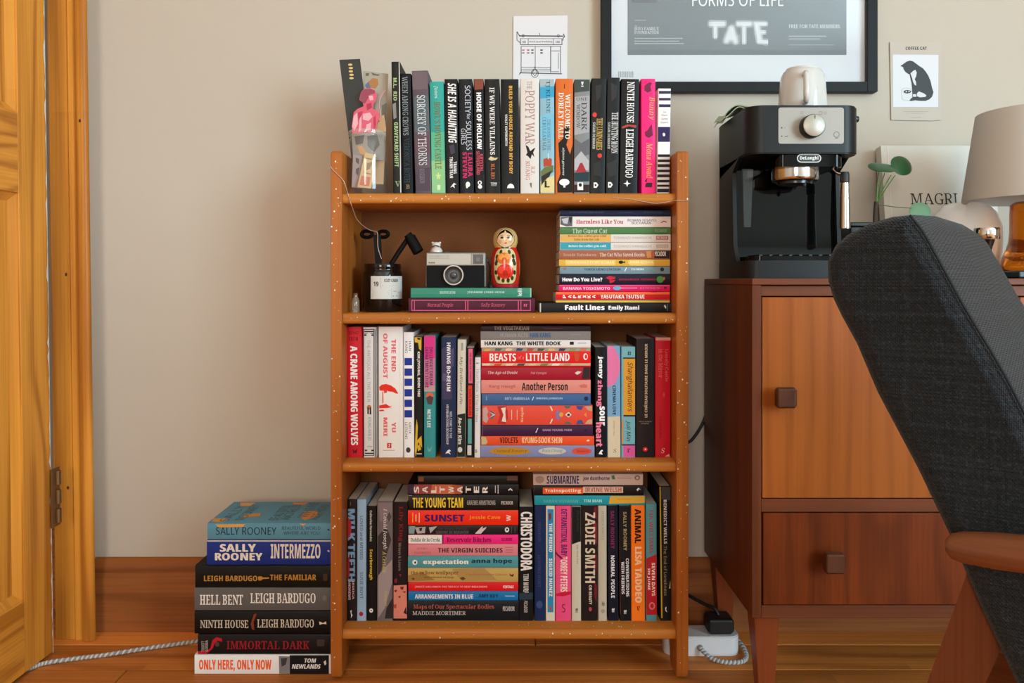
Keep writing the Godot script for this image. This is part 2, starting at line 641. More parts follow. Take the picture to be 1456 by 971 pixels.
func door_and_trim() -> void:
	var lean := deg_to_rad(0.8)
	var pine := wood("pine_v", "#dc9236", "#9a571a", 5.0, 1.4, 0.55, 0.35, Vector2(0.3, 1.3), false, 3)
	var pine2 := shifted(pine, "pine_v2", Vector3(0.31, 0.2, 0.4))
	var pine_h := wood("pine_h", "#dc9236", "#9a571a", 5.0, 2.4, 0.6, 0.35, Vector2(0.3, 0.9), true, 5)
	# door casing
	var prof := PackedVector2Array([Vector2(-0.052, 0.0003), Vector2(0.0, 0.0003), Vector2(0.029, 0.056), Vector2(0.028, 0.061), Vector2(0.024, 0.0645), Vector2(0.017, 0.066), Vector2(0.010, 0.0645), Vector2(0.006, 0.061), Vector2(0.003, 0.058), Vector2(-0.001, 0.057), Vector2(-0.006, 0.059), Vector2(-0.009, 0.059), Vector2(-0.012, 0.055), Vector2(-0.048, 0.0545), Vector2(-0.052, 0.052)])
	var tr := structure("trim_1", "moulded pine door casing with upright grain beside the open door", "door casing", Vector3(-0.848, 0, 0))
	var st := begin()
	prism(st, prof, Vector3(0, 0.001, 0), Vector3.RIGHT, Vector3(0, 0, 1), Vector3(0, 2.09, 0))
	part(st, "casing_board", pine2, tr)
	st = begin()
	box(st, Vector3(-0.0675, 1.0, -0.06), Vector3(0.03, 1.98, 0.115), 0.002)
	part(st, "jamb", pine, tr)
	st = begin()
	for k in [[-0.02, 0.72], [0.017, 1.02], [-0.022, 0.30]]:
		flat(st, oval(k[0], k[1], 0.0022, 0.0035, 10), 0.0662 if k[0] > 0 else 0.0555)
	part(st, "knot", mat("#3c1d0c", 0.6), tr)
	tr.rotation.z = lean
	var th := structure("trim_2", "moulded pine casing over the doorway", "door casing", Vector3(0, 0, 0))
	bx(th, "casing_board", pine_h, Vector3(-1.8, 2.1, 0.0005), Vector3(-0.8, 2.19, 0.03), 0.004)
	var tl := structure("trim_3", "pine casing on the far side of the doorway", "door casing", Vector3(0, 0, 0))
	bx(tl, "casing_board", pine, Vector3(-1.8, 0.001, 0.0005), Vector3(-1.715, 2.09, 0.03), 0.004)
	# the door, swung open at a right angle to the wall; local x runs from the hinge edge outwards
	var d := structure("door_1", "honey-coloured panelled pine door standing open", "door", Vector3(-0.8635, 0.008, 0.125))
	d.transform = Transform3D(Basis(Vector3(0, 0, 1), lean) * Basis(Vector3.UP, deg_to_rad(-92.0)), d.position)
	var t := 0.04
	var w := 0.76
	var h := 1.985
	var s := 0.082
	# local -z faces the room (+x in the world)
	bx(d, "stile", pine, Vector3(0.0, 0, 0), Vector3(s, h, t), 0.0025)
	bx(d, "stile", pine2, Vector3(w - s, 0, 0), Vector3(w, h, t), 0.0025)
	bx(d, "rail", pine_h, Vector3(s, 0.0, 0), Vector3(w - s, 0.13, t), 0.0025)
	bx(d, "rail", shifted(pine_h, "pine_h2", Vector3(0.2, 0.13, 0.1)), Vector3(s, 0.855, 0), Vector3(w - s, 1.0, t), 0.0025)
	bx(d, "rail", shifted(pine_h, "pine_h3", Vector3(0.5, 0.33, 0.1)), Vector3(s, 1.86, 0), Vector3(w - s, h, t), 0.0025)
	for pr in [[0.13, 0.855], [1.0, 1.86]]:
		bx(d, "panel", shifted(pine, "pine_p%d" % int(pr[0] * 100), Vector3(0.4, 0.6, 0.7)), Vector3(s - 0.001, pr[0] - 0.001, 0.014), Vector3(w - s + 0.001, pr[1] + 0.001, 0.026), 0.0)
		st = begin()
		var m := 0.014
		for sd in [-1, 1]:
			var zf := 0.004 if sd == -1 else 0.036
			var zb := 0.0138 if sd == -1 else 0.0262
			var a := [Vector3(s, pr[0], zf), Vector3(w - s, pr[0], zf), Vector3(w - s, pr[1], zf), Vector3(s, pr[1], zf)]
			var b := [Vector3(s + m, pr[0] + m, zb), Vector3(w - s - m, pr[0] + m, zb), Vector3(w - s - m, pr[1] - m, zb), Vector3(s + m, pr[1] - m, zb)]
			for k in 4:
				var j := (k + 1) % 4
				var nrm: Vector3 = (a[j] - a[k]).cross(b[k] - a[k]).normalized()
				if nrm.z * sd < 0:
					nrm = -nrm
				quad(st, a[k], a[j], b[j], b[k], nrm)
		part(st, "panel_moulding", pine2, d)
	# ragged strip of old white paint along the hinge edge
	st = begin()
	var edge := PackedVector2Array()
	var n := 160
	for i in n + 1:
		edge.append(Vector2(0.0006, h * i / n))
	for i in range(n, -1, -1):
		edge.append(Vector2(0.0015 + 0.006 * rng.randf() * rng.randf(), h * i / n))
	var paint := begin()
	var idx := Geometry2D.triangulate_polygon(edge)
	for i in range(0, idx.size(), 3):
		var p := []
		for k in 3:
			p.append(Vector3(edge[idx[i + k]].x, edge[idx[i + k]].y, -0.0004))
		tri(paint, p[0], p[1], p[2], Vector3(0, 0, -1), Vector3(0, 0, -1), Vector3(0, 0, -1))
	part(paint, "old_paint", mat("#cfc8ba", 0.8), d)
	for y in [0.235, 1.6]:
		st = begin()
		box(st, Vector3(-0.006, y + 0.055, -0.004), Vector3(0.026, 0.11, 0.003), 0.0006)
		for k in 3:
			lathe(st, Vector3(-0.012, y + 0.006 + k * 0.036, -0.006), [Vector2(0, 0), Vector2(0.0055, 0), Vector2(0.0055, 0.026), Vector2(0, 0.026)], 12)
		part(st, "hinge", mat("#7a5a38", 0.4, 0.7), d)

func bookcase() -> void:
	var o := thing("bookcase", "orange-brown wooden bookcase with four shelves and white paint flecks", "bookcase")
	var wv := wood("case_v", "#b26828", "#884515", 3.0, 1.2, 0.3, 0.38, Vector2(0.35, 1.5), false, 11)
	var wh := wood("case_h", "#bd7630", "#8c4b18", 3.0, 1.2, 0.3, 0.36, Vector2(0.3, 1.3), true, 15)
	var y1 := 0.937
	var p := PackedVector2Array()
	p.append(Vector2(0.022, 0.004))
	# arch between the two feet
	p.append(Vector2(0.06, 0.004))
	for i in 9:
		var a := PI * i / 8.0
		p.append(Vector2(0.112 - 0.045 * cos(a), 0.012 + 0.05 * sin(a)))
	p.append(Vector2(0.168, 0.004))
	p.append(Vector2(0.212, 0.004))
	p.append(Vector2(0.2165, 0.012))
	p.append(Vector2(0.218, 0.03))
	p.append(Vector2(0.218, y1 - 0.012))
	p.append(Vector2(0.2165, y1 - 0.004))
	p.append(Vector2(0.212, y1))
	p.append(Vector2(0.16, y1))
	for i in 7:
		var a := PI / 2 * i / 6.0
		p.append(Vector2(0.082 - 0.06 * sin(a), y1 - 0.06 + 0.06 * cos(a)))
	for sd in [[-0.3208, -0.301, -1], [0.291, 0.312, 1]]:
		var st := begin()
		prism(st, p, Vector3(sd[0] + 0.0015, 0, 0), Vector3(0, 0, 1), Vector3.UP, Vector3(sd[1] - sd[0] - 0.003, 0, 0), 30.0)
		# eased long edges
		var q := Geometry2D.offset_polygon(p, -0.0015)[0]
		prism(st, q, Vector3(sd[0], 0, 0), Vector3(0, 0, 1), Vector3.UP, Vector3(sd[1] - sd[0], 0, 0), 30.0)
		part(st, "side_panel", wv if sd[2] < 0 else shifted(wv, "case_v2", Vector3(0.3, 0.2, 0.5)), o)
		for fz in [[0.19, 0.01], [0.041, 0.008]]:
			st = begin()
			lathe(st, Vector3((sd[0] + sd[1]) / 2, 0.0003, fz[0]), [Vector2(0, 0), Vector2(0.0085, 0), Vector2(0.0085, 0.0045), Vector2(0, 0.0045)], 14)
			part(st, "foot_pad", mat("#2a1c14", 0.7), o)
	var k := 0
	for y in [0.863, 0.649, 0.3847, 0.0866]:
		var st := begin()
		var th := 0.0185
		var pr := PackedVector2Array([Vector2(0.03, y - th), Vector2(0.205, y - th), Vector2(0.2085, y - th + 0.0015), Vector2(0.21, y - th + 0.005), Vector2(0.21, y - 0.006), Vector2(0.2085, y - 0.002), Vector2(0.204, y), Vector2(0.03, y)])
		prism(st, pr, Vector3(-0.3012, 0, 0), Vector3(0, 0, 1), Vector3.UP, Vector3(0.5924, 0, 0), 50.0)
		part(st, "shelf", shifted(wh, "case_h%d" % k, Vector3(0.21 * k, 0.37 * k, 0.4 * k)), o)
		k += 1
	bx(o, "back_panel", hardboard(), Vector3(-0.301, 0.07, 0.024), Vector3(0.291, 0.864, 0.03), 0.0)
	# splashed paint flecks
	var st2 := begin()
	for i in 190:
		var c: Vector3
		if i < 105:
			var left := rng.randf() < 0.5
			c = Vector3(rng.randf_range(-0.319, -0.303) if left else rng.randf_range(0.293, 0.3105), rng.randf_range(0.03, 0.92), 0.2183)
		else:
			var y: float = [0.863, 0.649, 0.3847, 0.0866][rng.randi() % 4]
			c = Vector3(rng.randf_range(-0.296, 0.288), y - rng.randf_range(0.006, 0.0145), 0.2103)
		var r := 0.0005 + 0.0011 * pow(rng.randf(), 2.5)
		flat(st2, oval(c.x, c.y, r, r * rng.randf_range(0.8, 1.5), 7), c.z)
	for i in 60:
		var y: float = [0.3847, 0.0866][i % 2]
		var c := Vector3(rng.randf_range(-0.296, 0.288), y + 0.0003, rng.randf_range(0.178, 0.203))
		var r := 0.0006 + 0.001 * pow(rng.randf(), 2.0)
		flat(st2, oval(c.x, -c.z, r, r, 7), c.y, Vector3.ZERO, Vector3.RIGHT, Vector3(0, 0, -1))
	var fk := part(st2, "paint_flecks", mat("#e6dccb", 0.6), o)
	fk.set_meta("kind", "stuff")

# pressed hardboard: plain brown with a fine fibre speckle
func hardboard() -> StandardMaterial3D:
	if not mats.has("hardboard"):
		var m := StandardMaterial3D.new()
		var nt := NoiseTexture2D.new()
		nt.width = 512
		nt.height = 512
		nt.seamless = true
		var n := FastNoiseLite.new()
		n.seed = 19
		n.frequency = 0.12
		n.fractal_octaves = 3
		nt.noise = n
		var ramp := Gradient.new()
		ramp.set_color(0, Color.html("#744423"))
		ramp.set_color(1, Color.html("#87522d"))
		nt.color_ramp = ramp
		m.albedo_texture = nt
		m.roughness = 0.7
		m.metallic_specular = 0.3
		m.uv1_triplanar = true
		m.uv1_scale = Vector3(5, 5, 5)
		mats["hardboard"] = m
	return mats["hardboard"]

func sideboard() -> void:
	var o := thing("sideboard", "reddish teak sideboard with square knobs standing by the armchair", "cabinet")
	var teak := wood("teak", "#a0561f", "#7f3f13", 14.0, 0.8, 0.35, 0.35, Vector2(0.45, 1.6), false, 41)
	var dark := wood("teak_d", "#66341b", "#43200f", 5.0, 0.8, 0.3, 0.4, Vector2(0.4, 1.4), false, 43)
	var dark_h := wood("teak_dh", "#733d22", "#4c2613", 5.0, 0.8, 0.3, 0.4, Vector2(0.4, 1.4), true, 45)
	var flame := wood("teak_f", "#74320f", "#4a1d07", 4.0, 2.2, 0.4, 0.36, Vector2(0.4, 0.5), false, 47)
	var xa := 0.3865
	var xb := 1.25
	var zf := 0.345
	bx(o, "side_panel", dark, Vector3(xa, 0.163, 0.022), Vector3(xa + 0.0155, 0.7, zf), 0.0012)
	bx(o, "side_panel", dark, Vector3(xb - 0.0155, 0.163, 0.022), Vector3(xb, 0.7, zf), 0.0012)
	bx(o, "top_panel", dark_h, Vector3(xa, 0.7, 0.022), Vector3(xb, 0.711, zf), 0.0015)
	bx(o, "top_rail", dark_h, Vector3(xa + 0.0157, 0.682, 0.03), Vector3(xb - 0.0157, 0.699, zf - 0.01), 0.001)
	bx(o, "divider_rail", dark_h, Vector3(xa + 0.0157, 0.3335, 0.03), Vector3(xb - 0.0157, 0.355, zf - 0.002), 0.0012)
	bx(o, "bottom_rail", dark_h, Vector3(xa + 0.0157, 0.163, 0.03), Vector3(xb - 0.0157, 0.1835, zf - 0.001), 0.001)
	bx(o, "back_panel", dark, Vector3(xa + 0.0157, 0.17, 0.023), Vector3(xb - 0.0157, 0.69, 0.029), 0.0)
	var mid := 0.818
	var k := 0
	for dx in [[xa + 0.0167, mid - 0.001], [mid + 0.001, xb - 0.0167]]:
		var d := Node3D.new()
		d.name = "door"
		o.add_child(d, true)
		bx(d, "door_panel", shifted(teak, "teak%d" % k, Vector3(0.4 * k, 0.1, 0.2)), Vector3(dx[0], 0.3562, zf - 0.018), Vector3(dx[1], 0.6805, zf - 0.001), 0.0015)
		knob(d, Vector3(0.43512 if k == 0 else dx[1] - 0.04, 0.52120, zf - 0.001))
		var w := Node3D.new()
		w.name = "drawer"
		o.add_child(w, true)
		bx(w, "drawer_front", shifted(flame, "flame%d" % k, Vector3(0.17 + 0.5 * k, 0.3, 0.2)), Vector3(dx[0] + 0.0015, 0.1845, zf - 0.018), Vector3(dx[1], 0.3325, zf), 0.0015)
		knob(w, Vector3(0.51184 if k == 0 else dx[1] - 0.11, 0.25912, zf))
		k += 1
	for lx in [0.415, 1.222]:
		for lz in [0.31, 0.055]:
			var st := begin()
			var top := 0.0205
			var bot := 0.0105
			var c0 := Vector3(lx, 0.1625, lz)
			var c1 := Vector3(lx + (0.003 if lx < 1 else -0.003), 0.0005, lz)
			var dirs := [Vector3(-1, 0, -1), Vector3(1, 0, -1), Vector3(1, 0, 1), Vector3(-1, 0, 1)]
			for i in 4:
				var j := (i + 1) % 4
				var nn: Vector3 = ((dirs[i] + dirs[j]) / 2).normalized()
				quad(st, c0 + dirs[i] * top, c0 + dirs[j] * top, c1 + dirs[j] * bot, c1 + dirs[i] * bot, nn)
			quad(st, c0 + dirs[0] * top, c0 + dirs[1] * top, c0 + dirs[2] * top, c0 + dirs[3] * top, Vector3.UP)
			quad(st, c1 + dirs[0] * bot, c1 + dirs[1] * bot, c1 + dirs[2] * bot, c1 + dirs[3] * bot, Vector3.DOWN)
			part(st, "leg", wood("teak_leg", "#7c3a1a", "#54240e", 4.0, 0.8, 0.3, 0.4, Vector2(0.3, 1.0), false, 49), o)

func knob(parent: Node3D, at: Vector3) -> void:
	var st := begin()
	lathe(st, at, [Vector2(0, 0), Vector2(0.0075, 0), Vector2(0.0065, 0.012), Vector2(0, 0.012)], 12, Vector3(0, 0, 1))
	box(st, at + Vector3(0, 0, 0.019), Vector3(0.0325, 0.0325, 0.016), 0.004)
	part(st, "knob", wood("knobwood", "#5b3524", "#3a2016", 4.0, 0.8, 0.3, 0.35, Vector2(0.2, 0.4), false, 51), parent)

func armchair() -> void:
	# local x = the way the chair faces, local z = towards the camera side; turned 36 degrees
	var o := thing("armchair", "charcoal grey tweed armchair with brown wooden arms in the foreground", "armchair", Vector3(0.28, 0, 1.078))
	o.rotation.y = deg_to_rad(-36.0)
	var tweed := StandardMaterial3D.new()
	var w := 256
	var img := Image.create(w, w, false, Image.FORMAT_RGB8)
	var hgt := Image.create(w, w, false, Image.FORMAT_RGB8)
	for y in w:
		for x in w:
			var cell := Vector2i(x / 4, y / 4)
			var over := (cell.x + cell.y) % 2 == 0
			var hsh := fposmod(sin(cell.x * 12.9898 + cell.y * 78.233) * 43758.5453, 1.0)
			var row := fposmod(sin(cell.y * 37.719 + 1.3) * 9123.77, 1.0)
			var col := fposmod(sin(cell.x * 91.17 + 5.1) * 4312.31, 1.0)
			var v := 0.09 + 0.055 * row + 0.03 * col
			if hsh > 0.84:
				v += 0.18 * (hsh - 0.6)
			if over:
				v *= 0.86
			var fy := absf(fposmod(y / 4.0, 1.0) - 0.5) * 2.0
			var fx := absf(fposmod(x / 4.0, 1.0) - 0.5) * 2.0
			var b := (1.0 - fy * fy) if over else (1.0 - fx * fx)
			img.set_pixel(x, y, Color(v * 0.94, v * 1.02, v * 1.1))
			hgt.set_pixel(x, y, Color(b, b, b))
	tweed.albedo_texture = ImageTexture.create_from_image(img)
	hgt.bump_map_to_normal_map(3.0)
	tweed.normal_enabled = true
	tweed.normal_texture = ImageTexture.create_from_image(hgt)
	tweed.normal_scale = 0.8
	tweed.roughness = 0.95
	tweed.rim_enabled = true
	tweed.rim = 0.3
	tweed.metallic_specular = 0.15
	tweed.uv1_triplanar = true
	tweed.uv1_scale = Vector3(13, 13, 13)
	# backrest: side outline swept across the width with rounded corners
	var outline := [Vector2(0.0, 0.7539), Vector2(-0.0136, 0.7531), Vector2(-0.0301, 0.7485), Vector2(-0.0436, 0.7416), Vector2(-0.0526, 0.7333), Vector2(-0.0586, 0.7211), Vector2(-0.0579, 0.7060), Vector2(-0.0541, 0.6924), Vector2(-0.0481, 0.6795), Vector2(-0.0376, 0.6597), Vector2(-0.0233, 0.6248), Vector2(0.0030, 0.5737), Vector2(0.0234, 0.5294), Vector2(0.0423, 0.4835), Vector2(0.0590, 0.4467), Vector2(0.0696, 0.4229), Vector2(0.097, 0.36), Vector2(0.172, 0.385), Vector2(0.1406, 0.4501), Vector2(0.1253, 0.4909), Vector2(0.1024, 0.5409), Vector2(0.0833, 0.5869), Vector2(0.0628, 0.6343), Vector2(0.0499, 0.6603), Vector2(0.0340, 0.6900), Vector2(0.0204, 0.7182), Vector2(0.0091, 0.7410)]
	var cen := Vector2(0.03, 0.58)
	var width := 0.46
	var rows := [[0.0, 0.012, 0.0], [0.0022, 0.0052, 0.0], [0.0075, 0.0012, 0.0], [0.015, 0.0, 0.0], [0.09, -0.0025, 0.007], [0.23, -0.0035, 0.010], [0.34, -0.001, 0.006], [0.40, 0.003, 0.0], [0.435, 0.0095, 0.0], [0.453, 0.017, 0.0], [0.46, 0.026, 0.0]]
	var n := outline.size()
	var nrm2 := []
	for i in n:
		var d: Vector2 = outline[(i + 1) % n] - outline[(i + n - 1) % n]
		var q := Vector2(d.y, -d.x).normalized()
		if q.dot(outline[i] - cen) < 0:
			q = -q
		nrm2.append(q)
	var rings := []
	for r in rows:
		var ring := []
		for i in n:
			var p: Vector2 = outline[i] - nrm2[i] * r[1]
			if i >= 18 or i == 0:
				p += Vector2(0.85, 0.5) * r[2] * (1.0 if i >= 18 else 0.4)
			ring.append(Vector3(p.x, p.y, -r[0]))
		rings.append(ring)
	var st := begin()
	st.set_smooth_group(0)
	for j in rings.size() - 1:
		for i in n:
			var m := (i + 1) % n
			var a: Vector3 = rings[j][i]
			var b: Vector3 = rings[j][m]
			var c: Vector3 = rings[j + 1][m]
			var d: Vector3 = rings[j + 1][i]
			for f in [[a, b, c], [a, c, d]]:
				var mid: Vector3 = (f[0] + f[1] + f[2]) / 3.0 - Vector3(cen.x, 0.6, -width / 2)
				var g: Vector3 = (f[1] - f[0]).cross(f[2] - f[0])
				var outw := Vector3(nrm2[i].x, nrm2[i].y, 0.0) + Vector3(0, 0, signf(mid.z) * (0.6 if j < 3 or j > 5 else 0.0))
				var seq: Array = [f[0], f[1], f[2]] if g.dot(outw) < 0 else [f[0], f[2], f[1]]
				for v in seq:
					st.add_vertex(v)
	st.generate_normals()
	var poly := PackedVector2Array()
	for i in n:
		poly.append(Vector2(rings[0][i].x, rings[0][i].y))
	var body := st.commit()
	var caps := begin()
	var ii := Geometry2D.triangulate_polygon(poly)
	for i in range(0, ii.size(), 3):
		for sd in [0, 1]:
			var zz := 0.0 if sd == 0 else -width
			var nv := Vector3(0, 0, 1.0 if sd == 0 else -1.0)
			tri(caps, Vector3(poly[ii[i]].x, poly[ii[i]].y, zz), Vector3(poly[ii[i + 1]].x, poly[ii[i + 1]].y, zz), Vector3(poly[ii[i + 2]].x, poly[ii[i + 2]].y, zz), nv, nv, nv)
	var whole := SurfaceTool.new()
	whole.begin(Mesh.PRIMITIVE_TRIANGLES)
	whole.append_from(body, 0, Transform3D.IDENTITY)
	whole.append_from(caps.commit(), 0, Transform3D.IDENTITY)
	var br := part(whole, "backrest", tweed, o)
	# piped seam along the front corner of the near side
	var seam := []
	for i in [0, 26, 25, 24, 23, 22, 21, 20, 19, 18]:
		var p: Vector2 = outline[i] - nrm2[i] * 0.001
		seam.append(Vector3(p.x, p.y, -0.0045))
	st = begin()
	tube(st, spline(seam, 4), 0.0009, -1.0, 8)
	part(st, "seam", mat("#2e3034", 0.95, 0.0, 0.15), br)
	# seat cushion
	st = begin()
	box(st, Vector3(0.375, 0.35, -width / 2), Vector3(0.46, 0.11, width), 0.022)
	part(st, "seat_cushion", tweed, o)
	var wd := wood("chairwood", "#744024", "#4a2611", 4.0, 1.2, 0.35, 0.4, Vector2(0.2, 0.9), true, 61)
	var wl := wood("chairleg", "#63331a", "#3f1e0d", 4.0, 0.8, 0.35, 0.45, Vector2(0.2, 0.9), false, 63)
	for sd in [[0.028, 1.0], [-width - 0.028, -1.0]]:
		var z: float = sd[0]
		st = begin()
		# arm: flattened rounded bar
		var arm := [Vector3(0.027, 0.5325, z), Vector3(0.030, 0.5328, z), Vector3(0.037, 0.5333, z), Vector3(0.055, 0.5345, z), Vector3(0.10, 0.5375, z), Vector3(0.25, 0.547, z), Vector3(0.42, 0.555, z), Vector3(0.56, 0.555, z), Vector3(0.6, 0.553, z)]
		var rr := [0.006, 0.0115, 0.0145, 0.0165, 0.0175, 0.019, 0.019, 0.017, 0.009]
		tube(st, arm, 0.0, 1.0, 24, 0.667, true, rr)
		part(st, "arm", wd, o)
		st = begin()
		var zl: float = z - 0.05 * sd[1]
		prism(st, PackedVector2Array([Vector2(0.04, 0.523), Vector2(0.077, 0.523), Vector2(0.045, 0.43), Vector2(-0.085, 0.0005), Vector2(-0.108, 0.0005), Vector2(0.0108, 0.426)]), Vector3(0, 0, zl - 0.01), Vector3.RIGHT, Vector3.UP, Vector3(0, 0, 0.02))
		part(st, "leg", wl, o)
		st = begin()
		prism(st, PackedVector2Array([Vector2(0.50, 0.543), Vector2(0.545, 0.545), Vector2(0.575, 0.0005), Vector2(0.55, 0.0005)]), Vector3(0, 0, zl - 0.01), Vector3.RIGHT, Vector3.UP, Vector3(0, 0, 0.02))
		part(st, "leg", wl, o)
		st = begin()
		prism(st, PackedVector2Array([Vector2(-0.005, 0.29), Vector2(0.55, 0.295), Vector2(0.55, 0.255), Vector2(-0.01, 0.25)]), Vector3(0, 0, zl - 0.01 + 0.0), Vector3.RIGHT, Vector3.UP, Vector3(0, 0, 0.02))
		part(st, "side_rail", wd, o)
	for x in [0.08, 0.53]:
		st = begin()
		box(st, Vector3(x, 0.272, -width / 2), Vector3(0.024, 0.04, width + 0.06), 0.003)
		part(st, "cross_rail", wd, o)

func all_books() -> void:
	book("thin dark book with pale green spaced lettering, tallest of the top row", "books standing on top of the bookcase", Vector3(-0.2093, 0.8631, 0.1720), 0.0137, [0.0156, 0.2438, 0.1300], false, "#2b2925", true, [["b","#d9d5d0",[59,2431,74,2431,74,44,56,44]], ["t","M.L.  RIO","S","#a9c08a",-14,1935,64,413,"d"], ["t","GRAVEYARD SHIFT","S","#a9c08a",-5,926,70,814,"d"], ["p","#8f8a86",[-67,1663,-3,1691,5,1414,-48,1386]], ["m","V","E","#8fa57a",10,208,96,99,"h"]])
	book("black book with dull grey serif title, second from jar of bookmarks", "books standing on top of the bookcase", Vector3(-0.1901, 0.8632, 0.1720), 0.0196, [0.0198, 0.2219, 0.1280], false, "#111418", true, [["t","WHEN AMONG CROWS","e","#9aa3a6",-15,1629,99,1070,"d"], ["a","VERONICA ROTH","e","#2c4a55",-5,632,99,808,"d"], ["m","B","E","#8a8060",3,155,64,76,"h"]])
	book("wide grey-purple misty hardback with pale curly title, leaning left", "books standing on top of the bookcase", Vector3(-0.1615, 0.8635, 0.1720), 0.0307, [0.0294, 0.2270, 0.1350], false, "#665a62", true, [["p","#77656b",[-139,2259,135,2251,128,1931,-137,1925]], ["p","#5e6a70",[-124,1793,143,1814,143,1145,-120,1154]], ["p","#6b4f5a",[-130,1037,143,1087,143,767,-126,776]], ["p","#584a55",[-130,456,143,506,143,69,-133,78]], ["t","SORCERY OF THORNS","e","#d7d5d6",9,1184,151,1279,"d"], ["a","ROGERSON","e","#8d8189",-14,345,87,262,"d"], ["b","#c9c5c2",[143,2250,143,2250,143,46,140,46]]])
	book("teal green paperback with ornate gold title", "books standing on top of the bookcase", Vector3(-0.1338, 0.8632, 0.1720), 0.0189, [0.0255, 0.2073, 0.1280], false, "#3aa398", false, [["b","#5fb08c",[-115,1154,124,1149,124,626,-116,630]], ["b","#8fc08a",[-119,630,124,626,120,44,-121,49]], ["a","Jones","ei","#cfd6cf",-19,1885,81,233,"d"], ["t","HOWL'S MOVING CASTLE","E","#7d6a28",3,1090,110,1227,"d"], ["m","*","S","#d8d88a",1,352,87,116,"h"], ["m","#cfe0b0",[-22,187,36,186,34,98,-24,99]]])
	book("black paperback with jagged white slanted title beside teal book", "books standing on top of the bookcase", Vector3(-0.1090, 0.8631, 0.1720), 0.0123, [0.0235, 0.2121, 0.1280], false, "#1d1a1c", false, [["t","SHE IS A HAUNTING","Si","#e3e0dd",18,1501,151,1093,"d"], ["p","#4a4052",[-44,906,43,925,61,774,-14,746]], ["a","TRANG","S","#e3dfdc",58,506,58,221,"d"], ["a","THANH TRAN","S","#e3dfdc",-12,507,58,384,"d"], ["m","#e8e4e0",[-34,141,5,193,34,227,78,198,37,187,48,128,13,158]]])
	book("blue-black paperback with thin grey title and magenta author line", "books standing on top of the bookcase", Vector3(-0.0821, 0.8632, 0.1720), 0.0158, [0.0251, 0.2120, 0.1280], false, "#161820", false, [["t","SOCIETY","s","#c9cbd2",41,1750,99,500,"d"], ["t","for","s","#c9cbd2",53,1436,64,105,"d"], ["t","SOULLESS","s","#c9cbd2",51,1087,93,523,"d"], ["t","GIRLS","s","#c9cbd2",-49,1071,81,291,"d"], ["a","LAURA","S","#c2265e",65,555,81,436,"d"], ["a","STEVEN","S","#c2265e",-31,552,76,474,"d"], ["m","#ece9e6",[60,194,57,178,50,163,39,152,25,146,11,147,-2,153,-13,164,-19,179,-22,196,-19,213,-12,227,-1,238,13,244,27,244,40,238,51,226,58,211]], ["m","#ece9e6",[-22,193,2,192,18,128,-11,129]]])
	book("narrow dark paperback with bold white title and copper patch at top", "books standing on top of the bookcase", Vector3(-0.0585, 0.8631, 0.1720), 0.0130, [0.0179, 0.2121, 0.1280], false, "#1c1517", false, [["p","#8a4a35",[-77,2113,85,2111,85,1937,-71,1924]], ["t","HOUSE OF HOLLOW","Sb","#f2efec",3,1356,87,1035,"d"], ["a","KRYSTAL","S","#c24a5e",37,591,58,320,"d"], ["a","SUTHERLAND","S","#c24a5e",-27,589,58,430,"d"], ["m","#e8e4e2",[38,228,35,214,29,202,18,193,6,188,-7,188,-19,193,-29,202,-36,215,-38,229,-35,243,-29,255,-18,264,-6,268,7,268,19,263,29,254,36,242]], ["m","#e8e4e2",[43,155,40,142,34,131,23,122,11,118,-2,118,-14,123,-24,132,-31,143,-33,156,-30,169,-24,180,-14,188,-1,193,12,193,24,188,34,179,41,168]], ["m","#1c1517",[18,228,16,220,13,213,9,208,3,205,-3,205,-9,208,-13,213,-16,220,-17,228,-16,236,-13,243,-8,248,-3,251,3,251,9,248,14,243,17,236]]])
	book("black paperback with white serif title and small gold animal mark", "books standing on top of the bookcase", Vector3(-0.0349, 0.8631, 0.1720), 0.0089, [0.0275, 0.2121, 0.1280], false, "#1f1c1c", false, [["t","IF WE WERE VILLAINS","E","#e9e5e0",0,1353,87,1227,"d"], ["p","#cdbf98",[-78,659,-34,711,38,681,102,687,67,646,-21,630]], ["a","M.L. RIO","E","#c26a3a",4,440,64,273,"d"], ["m","TITAN","S","#d8d4d0",19,213,110,41,"h"], ["m","#9b9794",[-30,185,69,184,68,169,-30,170]]])
	book("black paperback with spaced gold capitals and white fan mark", "books standing on top of the bookcase", Vector3(-0.0032, 0.8631, 0.1720), 0.0055, [0.0326, 0.2118, 0.1280], false, "#141517", false, [["t","BUILD YOUR HOUSE AROUND MY BODY","S","#d9a848",17,1194,61,1605,"d"], ["a","VIOLET KUPERSMITH","S","#d8d5d2",-66,1191,41,576,"d"], ["m","#efece8",[-57,130,-46,176,-16,205,7,214,36,205,65,176,76,129]]])
	book("white paperback with faint red scrawled title and ink brush figure", "books standing on top of the bookcase", Vector3(0.0325, 0.8630, 0.1720), 0.0007, [0.0342, 0.2128, 0.1280], false, "#d8d2cc", false, [["t","THE","e","#9c8078",-4,2008,87,151,"d"], ["t","POPPY WAR","e","#a87a70",4,1421,163,988,"d"], ["p","#1d1b1c",[-78,921,-26,886,9,805,73,857,102,869,62,782,85,700,38,747,15,659,-31,712,-72,735,-43,782]], ["a","R.F.","e","#c06a5e",57,449,67,160,"d"], ["a","KUANG","e","#c06a5e",-37,450,70,349,"d"], ["m","#7a7270",[-3,223,38,229,32,130,9,165]]])
